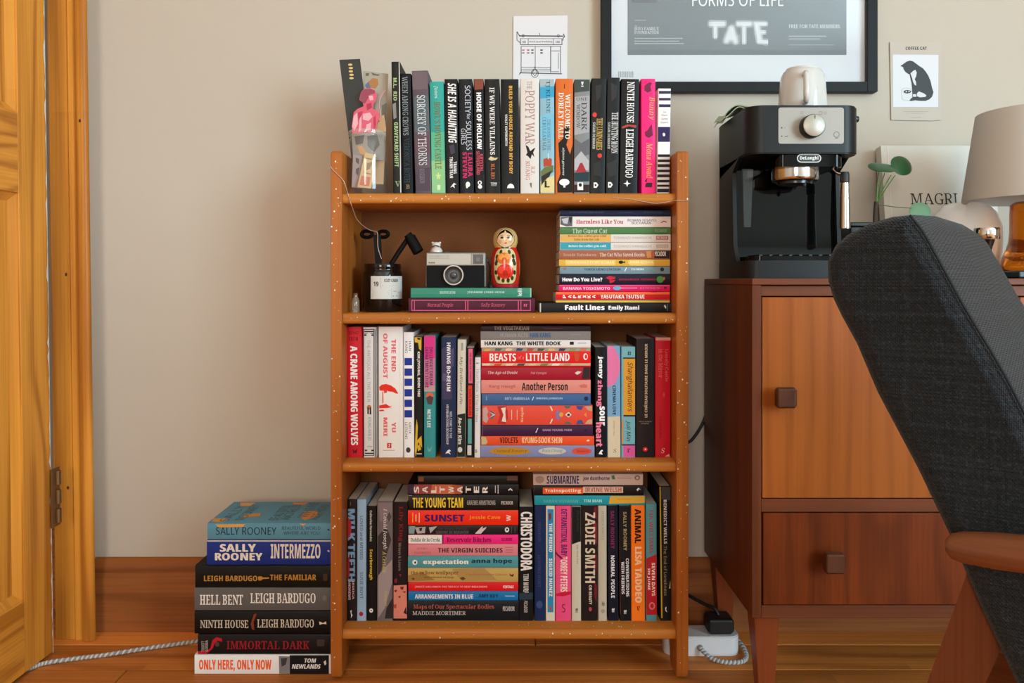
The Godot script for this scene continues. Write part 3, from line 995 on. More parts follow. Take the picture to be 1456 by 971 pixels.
	book("light blue paperback with painted sea cliff at foot", "books standing on top of the bookcase", Vector3(0.0647, 0.8631, 0.1720), 0.0041, [0.0259, 0.2121, 0.1280], false, "#8fb6c6", false, [["p","#a9b4b8",[-125,2113,125,2112,125,2010,-125,1997]], ["p","#3f9fc0",[-125,1968,125,1990,125,1792,-124,1764]], ["p","#7fb9d0",[-125,1444,125,1502,125,1036,-125,1008]], ["p","#d9c98f",[-125,253,125,368,125,48,-125,49]], ["p","#6d7a4a",[-120,433,-50,514,113,548,112,426,13,368,-22,281,-104,194]], ["p","#3a2c28",[-115,340,-22,398,89,455,36,339,-45,281,-110,171]], ["p","#b04a32",[-73,659,14,688,84,659,78,537,-68,520]], ["p","#c9d8dc",[9,761,26,761,26,659,9,659]], ["a","TJ KLUNE","e","#274a66",10,1796,87,587,"d"], ["t","THE HOUSE IN THE","e","#3f6f8c",31,1101,52,570,"d"], ["t","CERULEAN SEA","e","#3a6a88",-51,1119,64,605,"d"], ["m","L","S","#2a2622",-5,203,93,122,"h"]])
	book("orange and black paperback with white title beside sky-blue book", "books standing on top of the bookcase", Vector3(0.0947, 0.8631, 0.1720), -0.0041, [0.0317, 0.2127, 0.1280], false, "#d06a2a", false, [["p","#1d1b1c",[-8,1211,50,1299,97,1241,74,1037,40,921,110,747,154,921,154,49,-119,48,-126,222,-63,397,-93,746,-106,949,-19,1037]], ["t","WELCOME TO","E","#efe6dc",64,1438,87,814,"d"], ["t","DORLEY HALL","E","#efe6dc",-58,1452,87,843,"d"], ["m","I","E","#2a1a12",1,1987,23,76,"h"], ["a","alyson greaves","ei","#e6e0da",-14,615,52,506,"d"], ["m","#efebe6",[101,238,95,217,79,198,54,185,24,177,-8,177,-39,184,-63,198,-80,216,-85,237,-80,258,-64,276,-39,290,-9,298,24,298,54,291,79,277,95,259]], ["m","#efebe6",[-10,194,25,194,26,142,-9,141]]])
	book("misty grey paperback with a small red mountain near the foot", "books standing on top of the bookcase", Vector3(0.1272, 0.8631, 0.1720), -0.0048, [0.0283, 0.2118, 0.1280], false, "#8b8d8e", false, [["p","#4b5450",[-135,2106,135,2107,133,1904,-137,1873]], ["p","#a9a8ab",[-138,1792,131,1822,131,1154,-138,1094]], ["p","#6f6e73",[-136,1036,-13,950,132,1037,133,747,-137,658]], ["p","#b9b7b8",[-137,658,-13,804,128,630,123,456,-136,455]], ["p","#a83038",[-110,420,-35,583,6,595,76,450,100,421]], ["p","#27414a",[-138,411,135,427,133,253,-138,251]], ["p","#3a2220",[-138,193,136,194,136,55,-138,54]], ["m","!","E","#d8d8d8",2,2025,52,93,"h"], ["t","ONE","e","#4b4b4f",-3,1755,203,52,"h"], ["t","DARK","e","#26262a",37,1441,93,506,"d"], ["t","WINDOW","e","#3c3c40",-71,1441,64,436,"d"], ["m","#e8e6e4",[-80,234,25,235,26,95,-79,95]], ["m","#221c1c",[2,188,0,176,-5,166,-12,158,-22,154,-32,153,-41,158,-49,165,-54,176,-56,188,-54,200,-49,210,-42,218,-32,222,-22,222,-13,218,-5,210,0,200]]])
	book("black paperback with gold title and two red dots", "books standing on top of the bookcase", Vector3(0.1554, 0.8632, 0.1720), -0.0170, [0.0272, 0.2131, 0.1300], false, "#1f2020", false, [["p","#d2402e",[-31,1468,-33,1453,-40,1440,-50,1430,-63,1425,-76,1424,-89,1429,-100,1439,-107,1452,-109,1467,-107,1482,-101,1495,-90,1505,-78,1510,-64,1510,-51,1505,-40,1496,-33,1483]], ["p","#d2402e",[75,723,73,709,66,696,55,687,42,682,28,682,14,686,3,695,-4,707,-6,721,-4,735,3,748,13,757,26,762,41,762,54,758,65,749,72,736]], ["t","THE LUMINARIES","E","#c9a65a",22,1117,105,581,"d"], ["a","SUSAN DENNARD","S","#bdbab4",-77,1086,47,488,"d"], ["m","#efece8",[-68,232,-16,233,20,187,-14,134,-66,133]], ["m","#1f2020",[-15,183,-16,176,-19,170,-23,165,-29,163,-35,163,-41,165,-45,170,-48,176,-50,183,-49,190,-46,196,-41,200,-36,203,-30,203,-24,201,-19,196,-16,190]], ["p","#383838",[-63,1994,53,2025,28,1792,-41,1703]], ["p","#343434",[-82,569,47,629,76,339,-64,366]]])
	book("black paperback with silver title between gold-lettered and white-lettered black books", "books standing on top of the bookcase", Vector3(0.1822, 0.8632, 0.1720), -0.0156, [0.0228, 0.2147, 0.1300], false, "#222223", false, [["t","THE HUNTING MOON","E","#d0cecb",35,1138,116,750,"d"], ["a","SUSAN DENNARD","S","#b5b3b0",-69,1087,47,488,"d"], ["m","#efece8",[-73,238,-21,239,14,193,-20,140,-72,139]], ["m","#222223",[-20,189,-21,183,-24,176,-29,172,-34,169,-41,169,-46,171,-51,176,-54,182,-55,189,-54,196,-51,202,-47,207,-41,209,-35,209,-29,207,-25,202,-22,196]], ["p","#3c3c3d",[-52,2053,65,1996,54,1793,-32,1704]], ["p","#383839",[-102,569,71,659,76,368,-69,337]]])
	book("wide black paperback with tall white serif capitals and red wing mark", "books standing on top of the bookcase", Vector3(0.2121, 0.8633, 0.1720), -0.0171, [0.0327, 0.2119, 0.1300], false, "#121315", false, [["t","NINTH HOUSE","E","#efedea",15,1698,128,744,"d"], ["t","LEIGH BARDUGO","E","#efedea",10,762,134,884,"d"], ["p","#b0463a",[-140,1242,-37,1290,126,1275,121,1229,-7,1256,-128,1213]], ["m","#e8e6e3",[-25,278,-7,226,46,216,-6,197,-23,145,-41,197,-94,213,-42,226]]])
	book("bright pink paperback with yellow handwritten lettering", "books standing on top of the bookcase", Vector3(0.2493, 0.8630, 0.1720), 0.0027, [0.0259, 0.2127, 0.1280], false, "#ef2a78", false, [["p","#7a2a4a",[-67,2008,-3,2049,26,2066,67,2043,37,1991,55,1903,-15,1874,-73,1915]], ["t","Bunny","ei","#f2b060",51,1584,122,430,"d"], ["p","#7a2448",[-70,1154,-11,1194,35,1270,59,1299,70,1211,81,1095,12,1049,-58,1078]], ["a","Mona Awad","ei","#f2b060",19,633,110,645,"d"], ["m","#4a1830",[-60,206,-31,229,67,229,61,147,-61,148]], ["m","#4a1830",[-72,258,-25,316,-37,235]]])
	book("short purple and white striped book at the right end of the top row", "books standing on top of the bookcase", Vector3(0.2759, 0.8632, 0.1720), -0.0134, [0.0230, 0.1946, 0.1200], false, "#efece9", false, [["b","#35305a",[-103,1901,111,1904,111,1852,-102,1849]], ["b","#35305a",[-101,1773,111,1776,111,1730,-100,1727]], ["b","#35305a",[-99,1657,111,1660,111,1608,-99,1605]], ["b","#33285c",[-111,1244,110,1247,108,974,-110,971]], ["p","#e8e4e6",[-28,1123,-5,1141,24,1118,19,1077,-16,1077]], ["b","#2e2438",[-107,744,111,747,111,700,-107,697]], ["b","#2e2438",[-108,651,111,654,111,607,-108,604]], ["b","#2e2438",[-110,564,111,567,111,514,-109,511]], ["b","#2e2438",[-111,465,110,468,111,421,-110,418]], ["b","#2e2438",[-111,377,109,380,110,328,-111,325]], ["b","#2e2438",[-111,279,108,282,109,235,-111,232]], ["b","#2e2438",[-111,191,107,194,108,154,-111,151]], ["b","#2e2438",[-111,116,106,119,107,55,-111,52]], ["a","The","e","#8a8682",4,1519,64,35,"h"], ["t","Winter","e","#8a8682",5,1461,122,35,"h"], ["t","Garden","e","#8a8682",6,1394,122,41,"h"], ["t","Queen","e","#8a8682",7,1324,145,41,"h"]])
	book("dark maroon hardback with pink ruled frames, lying under the camera", "books piled on the second shelf", Vector3(-0.0734, 0.6490, 0.1720), 0.0000, [0.2306, 0.0265, 0.1350], true, "#5a2038", true, [["b","#d2607e",[-1100,232,1074,232,1074,217,-1100,217]], ["b","#d2607e",[-1100,47,1074,47,1074,31,-1100,31]], ["b","#d2607e",[-1100,232,-1087,232,-1087,31,-1100,31]], ["b","#d2607e",[1063,232,1076,232,1076,31,1063,31]], ["b","#d2607e",[-1053,232,-1039,232,-1039,31,-1053,31]], ["b","#d2607e",[-122,232,-106,232,-106,31,-122,31]], ["b","#d2607e",[-79,232,-63,232,-63,31,-79,31]], ["b","#d2607e",[841,232,857,232,857,31,841,31]], ["b","#d2607e",[889,232,904,232,904,31,889,31]], ["t","Normal People","ei","#d2607e",-577,132,476,85,"h"], ["a","Sally Rooney","ei","#d2607e",391,132,444,85,"h"], ["m","ff","S","#d2607e",979,132,74,53,"h"]])
	book("jade green paperback lying right under the old camera", "books piled on the second shelf", Vector3(-0.0746, 0.6757, 0.1720), 0.0000, [0.2203, 0.0183, 0.1280], true, "#3f8f78", false, [["t","BERGEN","S","#a9cfc0",-430,100,280,48,"h"], ["a","JOHANNE LYKKE HOLM","S","#b9d8cc",266,100,677,48,"h"], ["m","lolli","S","#d8e6de",887,103,79,138,"u"], ["b","#8fc9a8",[1075,179,1098,179,1098,19,1075,19]]])
	book("black book with rounded white title at the bottom of the second-shelf pile", "books piled at the right end of the second shelf", Vector3(0.1712, 0.6490, 0.1720), 0.0000, [0.2417, 0.0179, 0.1300], true, "#232022", false, [["b","#cfc8bc",[-1204,171,-1183,171,-1183,10,-1204,10]], ["t","Fault Lines","Sb","#f4eef2",-384,95,724,100,"h"], ["a","Emily Itami","Sb","#f2eef0",329,80,563,100,"h"], ["m","#e6e0d6",[1058,126,1083,141,1103,100,1093,70]], ["m","#8a8684",[1118,161,1128,161,1128,30,1118,30]]])
	book("red book with orange top strip and rotated white capital letters", "books piled at the right end of the second shelf", Vector3(0.1840, 0.6671, 0.1720), 0.0000, [0.2085, 0.0199, 0.1280], true, "#c8141c", false, [["b","#f0703c",[-1038,195,1038,195,1038,151,-1038,151]], ["b","#a8a86a",[-1038,50,1038,50,1038,25,-1038,25]], ["b","#e0c860",[-1038,25,1038,25,1038,5,-1038,5]], ["t","P","S","#f6e6da",-884,111,60,60,"u"], ["t","A","S","#f6e6da",-784,111,60,60,"u"], ["t","P","S","#f6e6da",-698,111,60,60,"u"], ["t","R","S","#f6e6da",-608,111,60,60,"u"], ["t","I","S","#f6e6da",-518,111,60,60,"u"], ["t","K","S","#f6e6da",-437,111,60,60,"u"], ["t","A","S","#f6e6da",-347,111,60,60,"u"], ["a","YASUTAKA TSUTSUI","S","#f2e4da",176,111,804,70,"h"], ["p","#7a1018",[683,195,804,195,779,191,703,191]]])
	book("magenta paperback with a small blue spoon", "books piled at the right end of the second shelf", Vector3(0.1871, 0.6872, 0.1720), 0.0000, [0.2022, 0.0126, 0.1280], true, "#d81a62", false, [["b","#e85a8c",[-1006,122,1006,122,1006,106,-1006,106]], ["a","BANANA YOSHIMOTO","S","#f0b8cc",-511,60,859,50,"h"], ["p","#5fb0cc",[119,65,115,53,102,43,83,35,59,31,34,31,10,35,-9,43,-22,53,-26,65,-22,77,-9,88,10,96,34,100,59,100,83,96,102,88,115,77]], ["p","#e0a8b8",[109,73,416,73,416,60,109,60]], ["t","KITCHEN","S","#c86a92",644,65,357,40,"h"], ["m","#8a1048",[953,70,952,63,947,57,940,53,931,51,921,51,912,53,905,57,900,63,898,70,900,77,905,83,912,88,921,90,931,90,940,88,947,83,952,77]]])
	book("dark navy paperback with white question title and red splashes", "books piled at the right end of the second shelf", Vector3(0.1871, 0.7000, 0.1720), 0.0000, [0.2022, 0.0191, 0.1280], true, "#221c34", false, [["t","How Do You Live?","Sb","#f2eff0",-587,95,729,75,"h"], ["p","#c8203a",[-167,123,-92,158,19,138,9,108,-82,83]], ["p","#c8203a",[-97,78,19,88,-16,48,-82,23]], ["a","GENZABURO YOSHINO","S","#a81c3c",416,95,673,35,"h"], ["m","#4f9a4a",[898,95,894,74,883,55,865,41,844,34,821,34,800,41,783,55,771,74,767,95,771,117,783,136,800,150,821,157,844,157,865,150,883,136,894,117]], ["m","#c85a3a",[923,113,922,103,919,94,913,87,907,83,900,83,893,87,888,94,884,103,883,113,884,123,888,132,893,139,900,143,907,143,913,139,919,132,922,123]]])
	book("grey-blue paperback with slash mark between faint words", "books piled at the right end of the second shelf", Vector3(0.1879, 0.7193, 0.1720), 0.0000, [0.2007, 0.0141, 0.1280], true, "#7f97a2", false, [["t","TOKYO UENO STATION","S","#3f5260",-230,85,663,40,"h"], ["b","#e6eaea",[172,50,202,121,217,121,187,50]], ["a","YU MIRI","S","#d8e0e2",411,88,236,35,"h"], ["m","#2a3238",[896,85,893,73,887,63,878,55,867,51,854,51,843,55,833,63,827,73,825,85,827,97,833,108,843,116,854,120,867,120,878,116,887,108,893,97]], ["p","#a86a6a",[-948,111,-878,121,-893,75,-938,80]]])
	book("mustard yellow paperback with black fish mark", "books piled at the right end of the second shelf", Vector3(0.1871, 0.7337, 0.1720), 0.0000, [0.2022, 0.0126, 0.1280], true, "#d9a845", false, [["b","#e2bd6a",[-896,118,19,118,19,13,-896,13]], ["b","#e2bd6a",[270,118,722,118,722,13,270,13]], ["t","CONVENIENCE STORE WOMAN","S","#eed6a0",-453,68,884,50,"h"], ["a","SAYAKA MURATA","S","#eed6a0",474,73,457,50,"h"], ["p","#241a10",[160,73,157,63,150,53,138,47,124,43,109,43,95,47,84,53,77,63,74,73,77,83,84,92,95,99,109,103,124,103,138,99,150,92,157,83]], ["p","#241a10",[144,73,190,93,190,53]]])
	book("brown paperback with cream lettering and dark right end", "books piled at the right end of the second shelf", Vector3(0.1871, 0.7465, 0.1720), 0.0000, [0.2022, 0.0159, 0.1280], true, "#a5644a", false, [["b","#2c201c",[727,151,1006,151,1006,15,727,15]], ["p","#c88a4a",[577,146,672,151,687,30,597,20]], ["p","#b05a3a",[662,131,732,131,722,30,672,30]], ["a","Sosuke Natsukawa","e","#d2b4a0",-632,83,598,55,"h"], ["t","The Cat Who Saved Books","e","#ecdccc",139,83,814,65,"h"], ["m","PICADOR","S","#e6dcd0",838,98,201,85,"h"]])
	book("cream paperback with teal left half, lower of two matching half-white spines", "books piled at the right end of the second shelf", Vector3(0.1885, 0.7625, 0.1720), 0.0000, [0.2020, 0.0144, 0.1280], true, "#dcd0c6", false, [["b","#3f9fae",[-1005,140,-80,140,-80,13,-1005,13]], ["t","Before the coffee gets cold","E","#f0ece6",-510,75,688,50,"h"], ["a","TOSHIKAZU KAWAGUCHI","s","#a89c92",314,75,688,40,"h"], ["m","#b8aca2",[749,106,965,106,965,50,749,50]], ["m","PICADOR","S","#dcd0c6",859,78,181,35,"h"]])
	book("cream paperback with sandy yellow left half and red publisher box", "books piled at the right end of the second shelf", Vector3(0.1885, 0.7771, 0.1720), 0.0000, [0.2020, 0.0149, 0.1280], true, "#dcd0c8", false, [["b","#d8a860",[-1005,145,-80,145,-80,13,-1005,13]], ["t","Before the coffee gets cold","E","#8a4a28",-515,113,698,45,"h"], ["t","Tales from the Cafe","E","#8a4a28",-525,55,467,40,"h"], ["a","TOSHIKAZU KAWAGUCHI","s","#a89c94",314,85,688,40,"h"], ["m","#a85a58",[749,116,965,116,965,50,749,50]], ["m","PICADOR","S","#dcd0c8",857,83,186,45,"h"]])
	book("green paperback with tall cream serif title in second-shelf pile", "books piled at the right end of the second shelf", Vector3(0.1885, 0.7922, 0.1720), 0.0000, [0.2020, 0.0124, 0.1280], true, "#55824f", false, [["t","The Guest Cat","e","#d4dcc4",-465,58,638,85,"h"], ["m","PICADOR","S","#8aa884",832,63,216,55,"h"]])
	book("white paperback with red title and grey photo at its left end", "books piled at the right end of the second shelf", Vector3(0.1885, 0.8047, 0.1720), 0.0000, [0.2020, 0.0199, 0.1280], true, "#ece0da", false, [["p","#6f6a70",[-1000,186,-779,195,-784,20,-889,15,-1000,50]], ["p","#c8c4c8",[-980,151,-849,176,-874,60,-945,75]], ["p","#3a363c",[-849,176,-789,186,-804,75,-834,100]], ["t","Harmless Like You","E","#b01c30",-284,103,859,75,"h"], ["a","ROWAN HISAYO","s","#4a4444",480,128,507,45,"h"], ["a","BUCHANAN","s","#4a4444",477,78,352,45,"h"], ["m","#a84030",[829,90,884,121,940,100,935,85,884,100,834,75]]])
	book("navy paperback on top of the second-shelf pile", "books piled at the right end of the second shelf", Vector3(0.1885, 0.8248, 0.1720), 0.0000, [0.2020, 0.0114, 0.1280], true, "#1a2444", false, [["t","IF CATS DISAPPEARED FROM THE WORLD","s","#5a6688",-515,70,618,30,"h"], ["a","GENKI","s","#4a5678",186,68,261,25,"h"], ["m","PICADOR","s","#4a5678",696,73,327,25,"h"]])
	book("tall red paperback with white capitals against left upright, third shelf", "books standing on the third shelf", Vector3(-0.2864, 0.3848, 0.1720), 0.0076, [0.0273, 0.2381, 0.1280], false, "#cc2230", false, [["a","JUNE","E","#6a1018",-11,2262,183,67,"h"], ["a","HUR","E","#6a1018",-9,2162,167,67,"h"], ["t","A CRANE AMONG WOLVES","Sb","#f4f0f0",-8,1129,128,1810,"d"], ["m","#6a1018",[-46,158,-2,119,48,169,25,63,-8,91,-30,58]]])
	book("pale grey book with black geometric border lines, third shelf", "books standing on the third shelf", Vector3(-0.2590, 0.3848, 0.1720), 0.0053, [0.0237, 0.2376, 0.1300], false, "#e2e0df", true, [["b","#2b292b",[-108,2341,91,2339,91,2328,-109,2329]], ["b","#2b292b",[-109,2329,-97,2329,-109,37,-115,37]], ["b","#2b292b",[75,2328,86,2328,74,36,63,36]], ["b","#2b292b",[-109,42,74,41,74,30,-109,31]], ["b","#2b292b",[-92,2307,75,2306,74,2284,-92,2285]], ["b","#2b292b",[-92,2268,-37,2268,-37,2257,-92,2257]], ["b","#2b292b",[19,2268,74,2267,74,2256,19,2257]], ["b","#2b292b",[-92,2246,-53,2246,-54,2218,-92,2218]], ["b","#2b292b",[35,2245,74,2245,74,2217,35,2218]], ["b","#2b292b",[-92,142,-53,142,-54,114,-92,114]], ["b","#2b292b",[24,141,63,141,63,113,24,114]], ["b","#2b292b",[-93,87,63,86,63,64,-93,64]], ["t","THE ANTIQUE ALL THE MEN","s","#aeb2b4",-21,1582,72,1127,"d"], ["p","#b87a4a",[28,913,26,898,19,885,7,875,-6,870,-21,870,-34,875,-45,885,-52,898,-55,914,-52,929,-45,942,-34,952,-20,957,-6,957,8,952,19,942,26,928]], ["p","#2a2a30",[-44,902,-22,924,-17,791,-44,791]], ["p","#2a2a30",[1,908,23,919,28,785,-3,786]], ["a","KYUNG-RAN JO","s","#8aa0aa",-10,522,72,416,"d"], ["m","vip","S","#a8acb0",-11,200,94,39,"h"], ["b","#8a8786",[94,2328,115,2334,115,8,87,4]]])
	book("thick pale grey paperback with salmon title and red tree", "books standing on the third shelf", Vector3(-0.2209, 0.3848, 0.1720), 0.0023, [0.0444, 0.2384, 0.1280], false, "#eeecea", false, [["t","THE END","Sb","#e2707a",54,1860,83,594,"d"], ["t","OF AUGUST","Sb","#e2707a",-98,1852,78,822,"d"], ["p","#e0321e",[-211,1286,-166,1325,-83,1341,6,1313,83,1257,139,1163,100,1163,33,1196,-28,1202,-83,1224,-139,1213,-205,1225]], ["p","#d84a3a",[-155,1202,-139,1202,-134,1008,-156,975]], ["p","#d84a3a",[-128,1225,-67,1235,-67,1186,-117,1169]], ["p","#e0321e",[-212,947,-89,975,-28,936,33,919,-56,902,-212,897]], ["p","#e0321e",[-212,864,-140,875,-112,847,-212,842]], ["a","YU","Sb","#e2707a",54,550,78,183,"d"], ["a","MIRI","Sb","#e2707a",-99,558,72,344,"d"], ["m","#d03028",[-69,264,9,264,9,169,-69,170]], ["m","2","S","#f0e0e0",-30,217,33,61,"h"], ["m","#b8a8a4",[-141,136,70,136,70,125,-141,125]], ["b","#efeeee",[167,2373,218,2373,214,4,169,4]]])
	book("white paperback with a column of cobalt blue squares", "books standing on the third shelf", Vector3(-0.1878, 0.3847, 0.1720), 0.0043, [0.0187, 0.2285, 0.1280], false, "#f2f2f4", false, [["a","HAN","s","#5a5a60",25,2032,44,172,"d"], ["a","KANG","s","#5a5a60",-41,2013,44,211,"d"], ["p","#1f3a9c",[-76,1816,63,1815,63,1682,-76,1683]], ["p","#1f3a9c",[-76,1624,62,1624,62,1491,-77,1491]], ["p","#1f3a9c",[-77,1438,62,1438,61,1305,-78,1305]], ["p","#1f3a9c",[-78,1247,61,1246,60,1113,-79,1114]], ["p","#1f3a9c",[-79,1055,60,1055,59,922,-79,922]], ["p","#1f3a9c",[-80,864,59,863,59,730,-80,731]], ["t","GREEK","s","#5a5a60",19,536,44,211,"d"], ["t","LESSONS","s","#5a5a60",-48,489,44,305,"d"], ["m","#4a4a4e",[28,136,26,119,18,104,7,93,-6,87,-21,87,-34,93,-45,104,-52,119,-55,136,-52,154,-45,169,-34,180,-20,186,-6,185,8,179,19,168,26,153]]])
	book("narrow black paperback with yellow brush shapes and white capitals", "books standing on the third shelf", Vector3(-0.1701, 0.3847, 0.1720), 0.0038, [0.0158, 0.2207, 0.1280], false, "#1c1a18", false, [["p","#d8b23a",[-69,2196,58,2190,52,1951,13,1979,-3,2090,-64,2102]], ["p","#26221c",[-25,2185,42,2179,36,2146,-14,2152]], ["t","KIM JIYOUNG, BORN 1982","S","#efece6",0,1519,56,822,"d"], ["p","#d8b23a",[-53,564,-36,703,-15,564,-27,314,51,397,62,175,-10,286,-55,9,-72,120]], ["m","#d8b23a",[-27,203,18,247,45,147,-11,114]], ["m","#e8e4da",[-39,75,56,75,56,58,-39,59]]])
	book("paperback with hot pink upper half and teal lower half", "books standing on the third shelf", Vector3(-0.1501, 0.3847, 0.1720), 0.0006, [0.0210, 0.2221, 0.1280], false, "#3f9a9e", false, [["b","#d83a8a",[-101,2217,101,2217,101,1813,-101,1780]], ["b","#c87a9e",[-101,1780,101,1813,98,1286,-101,1258]], ["b","#c0a0a0",[-101,1286,98,1313,98,1202,-101,1203]], ["t","DALLERGUT DREAM","S","#7a2a58",26,1669,61,688,"d"], ["t","DEPARTMENT STORE","S","#7a2a58",-52,1641,61,744,"d"], ["p","#d8654a",[73,1114,68,1089,56,1067,37,1051,13,1043,-12,1043,-35,1051,-55,1067,-67,1089,-71,1114,-67,1138,-55,1160,-35,1176,-12,1185,13,1185,37,1176,56,1160,69,1138]], ["p","#5a4a4a",[-66,1091,1,1130,73,1097,39,964,-38,975]], ["a","MIYE LEE","S","#e6f2f2",-13,711,61,328,"d"], ["m","#6fb4b4",[-44,203,-5,148,45,220,22,114,-33,103]]])
	book("dark blue paperback with pale purple night scene and white author capitals", "books standing on the third shelf", Vector3(-0.1162, 0.3847, 0.1720), -0.0025, [0.0272, 0.2196, 0.1280], false, "#26365a", false, [["p","#4a4468",[-127,1979,-27,2035,62,1980,64,1064,-108,1063]], ["p","#6a5a80",[-109,1535,-37,1535,-37,1396,-109,1396]], ["p","#5c5278",[28,1952,95,2007,90,1674,40,1619]], ["a","HWANG BO-REUM","S","#eceaee",1,1652,67,888,"d"], ["t","WELCOME TO THE","S","#b8bcd0",43,597,44,489,"d"], ["t","HYUNAM-DONG BOOKSHOP","S","#c8c4c8",-18,600,44,727,"d"], ["m","#eceaee",[-56,70,-17,125,16,147,50,120,16,103,44,53,0,81]]])
	book("cream and black paperback with handwritten title, third shelf", "books standing on the third shelf", Vector3(-0.0929, 0.3847, 0.1720), -0.0058, [0.0151, 0.2151, 0.1280], false, "#d6d1c2", false, [["p","#24302c",[-71,780,72,808,72,9,-69,8]], ["t","My Brilliant Life","si","#4a4640",-11,1407,61,866,"d"], ["a","Ae-ran Kim","S","#e6e4de",-22,486,72,489,"d"], ["m","#d8d6d0",[21,142,19,125,12,110,1,98,-13,92,-27,92,-41,98,-52,109,-59,124,-62,141,-59,159,-52,174,-41,185,-28,191,-13,191,0,185,11,174,19,159]], ["b","#a8a498",[-12,2090,27,2090,28,1952,-11,1951]]])
	book("thin black book with pink, red, turquoise and white panels", "books standing on the third shelf", Vector3(-0.0753, 0.3847, 0.1720), 0.0000, [0.0130, 0.2021, 0.1280], false, "#1f1c1c", false, [["p","#df6a84",[-43,1985,35,1985,35,1352,-43,1352]], ["p","#dc3a30",[-49,1314,24,1314,24,736,-49,736]], ["p","#5fa8a8",[-51,708,18,708,18,253,-51,253]], ["m","#d8d4d2",[-60,225,12,225,12,42,-60,42]], ["t","THE DISASTER TOURIST","S","#8a2a40",-4,1655,33,516,"d"], ["a","YUN KO-EUN","S","#8a1c18",-10,1017,33,483,"d"], ["b","#c9c6c4",[-61,2017,61,2017,61,2007,-61,2007]]])
	book("short thin white book squeezed against the red-spined pile", "books standing on the third shelf", Vector3(-0.0632, 0.3847, 0.1720), -0.0053, [0.0105, 0.1827, 0.1280], false, "#e4e0e2", false, [["t","Heart Sutra","e","#a8a4a8",-2,1410,50,416,"d"], ["a","Yi San Houses","e","#98949a",-10,900,50,505,"d"], ["m","nb","S","#6a666a",-20,117,44,61,"d"], ["m","#8a8688",[-34,1729,16,1730,16,1713,-34,1713]]])
	book("lilac paperback with three feather-shaped patches, bottom of third-shelf pile", "books standing on the third shelf", Vector3(0.0466, 0.3847, 0.1720), 0.0000, [0.2077, 0.0220, 0.1280], true, "#8b8fb4", false, [["p","#c08a2a",[-128,117,-150,93,-215,72,-315,57,-437,48,-568,48,-690,57,-790,72,-855,93,-877,117,-855,140,-790,161,-690,177,-568,185,-437,185,-315,177,-215,161,-150,140]], ["p","#c8c6ba",[522,117,507,95,462,76,394,61,311,54,222,54,139,61,71,76,27,95,11,117,27,139,71,158,139,172,222,180,311,180,394,172,462,158,507,139]], ["p","#d2503e",[988,117,977,95,946,76,898,61,839,54,777,54,718,61,670,76,638,95,627,117,638,139,670,158,718,172,777,180,839,180,898,172,946,158,977,139]], ["t","Cursed Bunny","ei","#8a5a1a",-489,114,611,67,"h"], ["a","Bora Chung","ei","#7a7a72",267,119,378,67,"h"], ["m","honford","e","#8a2a20",825,117,205,39,"h"]])
	book("orange paperback with narrow black and cream capitals, third-shelf pile", "books standing on the third shelf", Vector3(0.0467, 0.4069, 0.1720), 0.0000, [0.2063, 0.0167, 0.1280], true, "#e0542c", false, [["p","#c8b888",[-1023,163,-945,147,-912,64,-940,14,-1023,14]], ["t","VIOLETS","S","#3a1610",-526,94,328,105,"h"], ["a","KYUNG-SOOK SHIN","S","#f0c89a",82,94,733,105,"h"], ["m","#f2d8c0",[887,86,926,108,954,86,920,69]]])
	book("deep plum paperback with a white slash", "books standing on the third shelf", Vector3(0.0463, 0.4239, 0.1720), 0.0000, [0.2027, 0.0198, 0.1280], true, "#4a2248", false, [["b","#e2d6e0",[-36,61,3,144,17,144,-19,61]], ["a","SANG YOUNG PARK","S","#b89ab4",366,108,539,39,"h"], ["b","#8a6a88",[-1009,194,-999,194,-999,11,-1009,11]], ["m","#341432",[913,103,912,94,906,87,898,81,888,78,878,78,868,81,859,87,854,94,852,103,854,111,859,119,868,124,878,127,888,127,898,124,906,119,912,111]]])
	book("thick red paperback patterned with folk ornaments", "books standing on the third shelf", Vector3(0.0462, 0.4438, 0.1720), 0.0000, [0.2013, 0.0359, 0.1300], true, "#de5240", false, [["p","#c8a8a4",[-995,305,-929,333,-895,250,-918,189,-890,111,-929,39,-995,72]], ["p","#4a5a88",[-879,278,-801,228,-751,189,-801,139,-879,100,-840,189]], ["p","#c8c0b0",[-879,250,-762,189,-879,122,-818,189]], ["p","#b8343a",[-734,344,-568,344,-540,250,-540,111,-584,22,-729,22,-679,189]], ["p","#e8d8c8",[-662,311,-573,322,-584,250,-579,139,-568,56,-651,67,-618,189]], ["t","Marigold","E","#e8c8a4",-273,186,56,272,"u"], ["b","#f0d0b4",[-473,278,-462,278,-462,97,-473,97]], ["b","#f0d0b4",[-373,278,-365,278,-365,97,-373,97]], ["p","#f2dcc0",[226,344,248,344,282,278,271,250]], ["p","#f2dcc0",[226,28,248,28,282,94,271,122]], ["p","#9a78a8",[337,250,382,283,421,250,421,122,382,89,337,122]], ["p","#e0a040",[471,192,468,177,462,165,453,155,441,151,428,151,416,155,407,165,401,177,398,192,401,206,407,218,416,228,428,233,441,233,453,228,462,218,468,206]], ["p","#e8e0d4",[504,189,571,239,626,189,571,139]], ["p","#5a2a38",[598,186,597,177,592,170,584,164,575,161,566,161,557,164,549,170,544,177,543,186,544,195,549,202,557,208,566,211,575,211,584,208,592,202,597,195]], ["p","#4f7a6a",[487,350,626,350,571,305,515,311]], ["p","#4f7a6a",[487,17,626,17,571,61,515,56]], ["p","#44588a",[709,350,848,350,804,272,737,289]], ["p","#44588a",[709,17,848,17,804,100,737,83]], ["p","#c8a080",[865,344,998,344,998,250,915,278]], ["p","#c8a080",[865,22,998,22,998,117,915,89]], ["p","#e08a5a",[848,189,893,233,904,139]]])
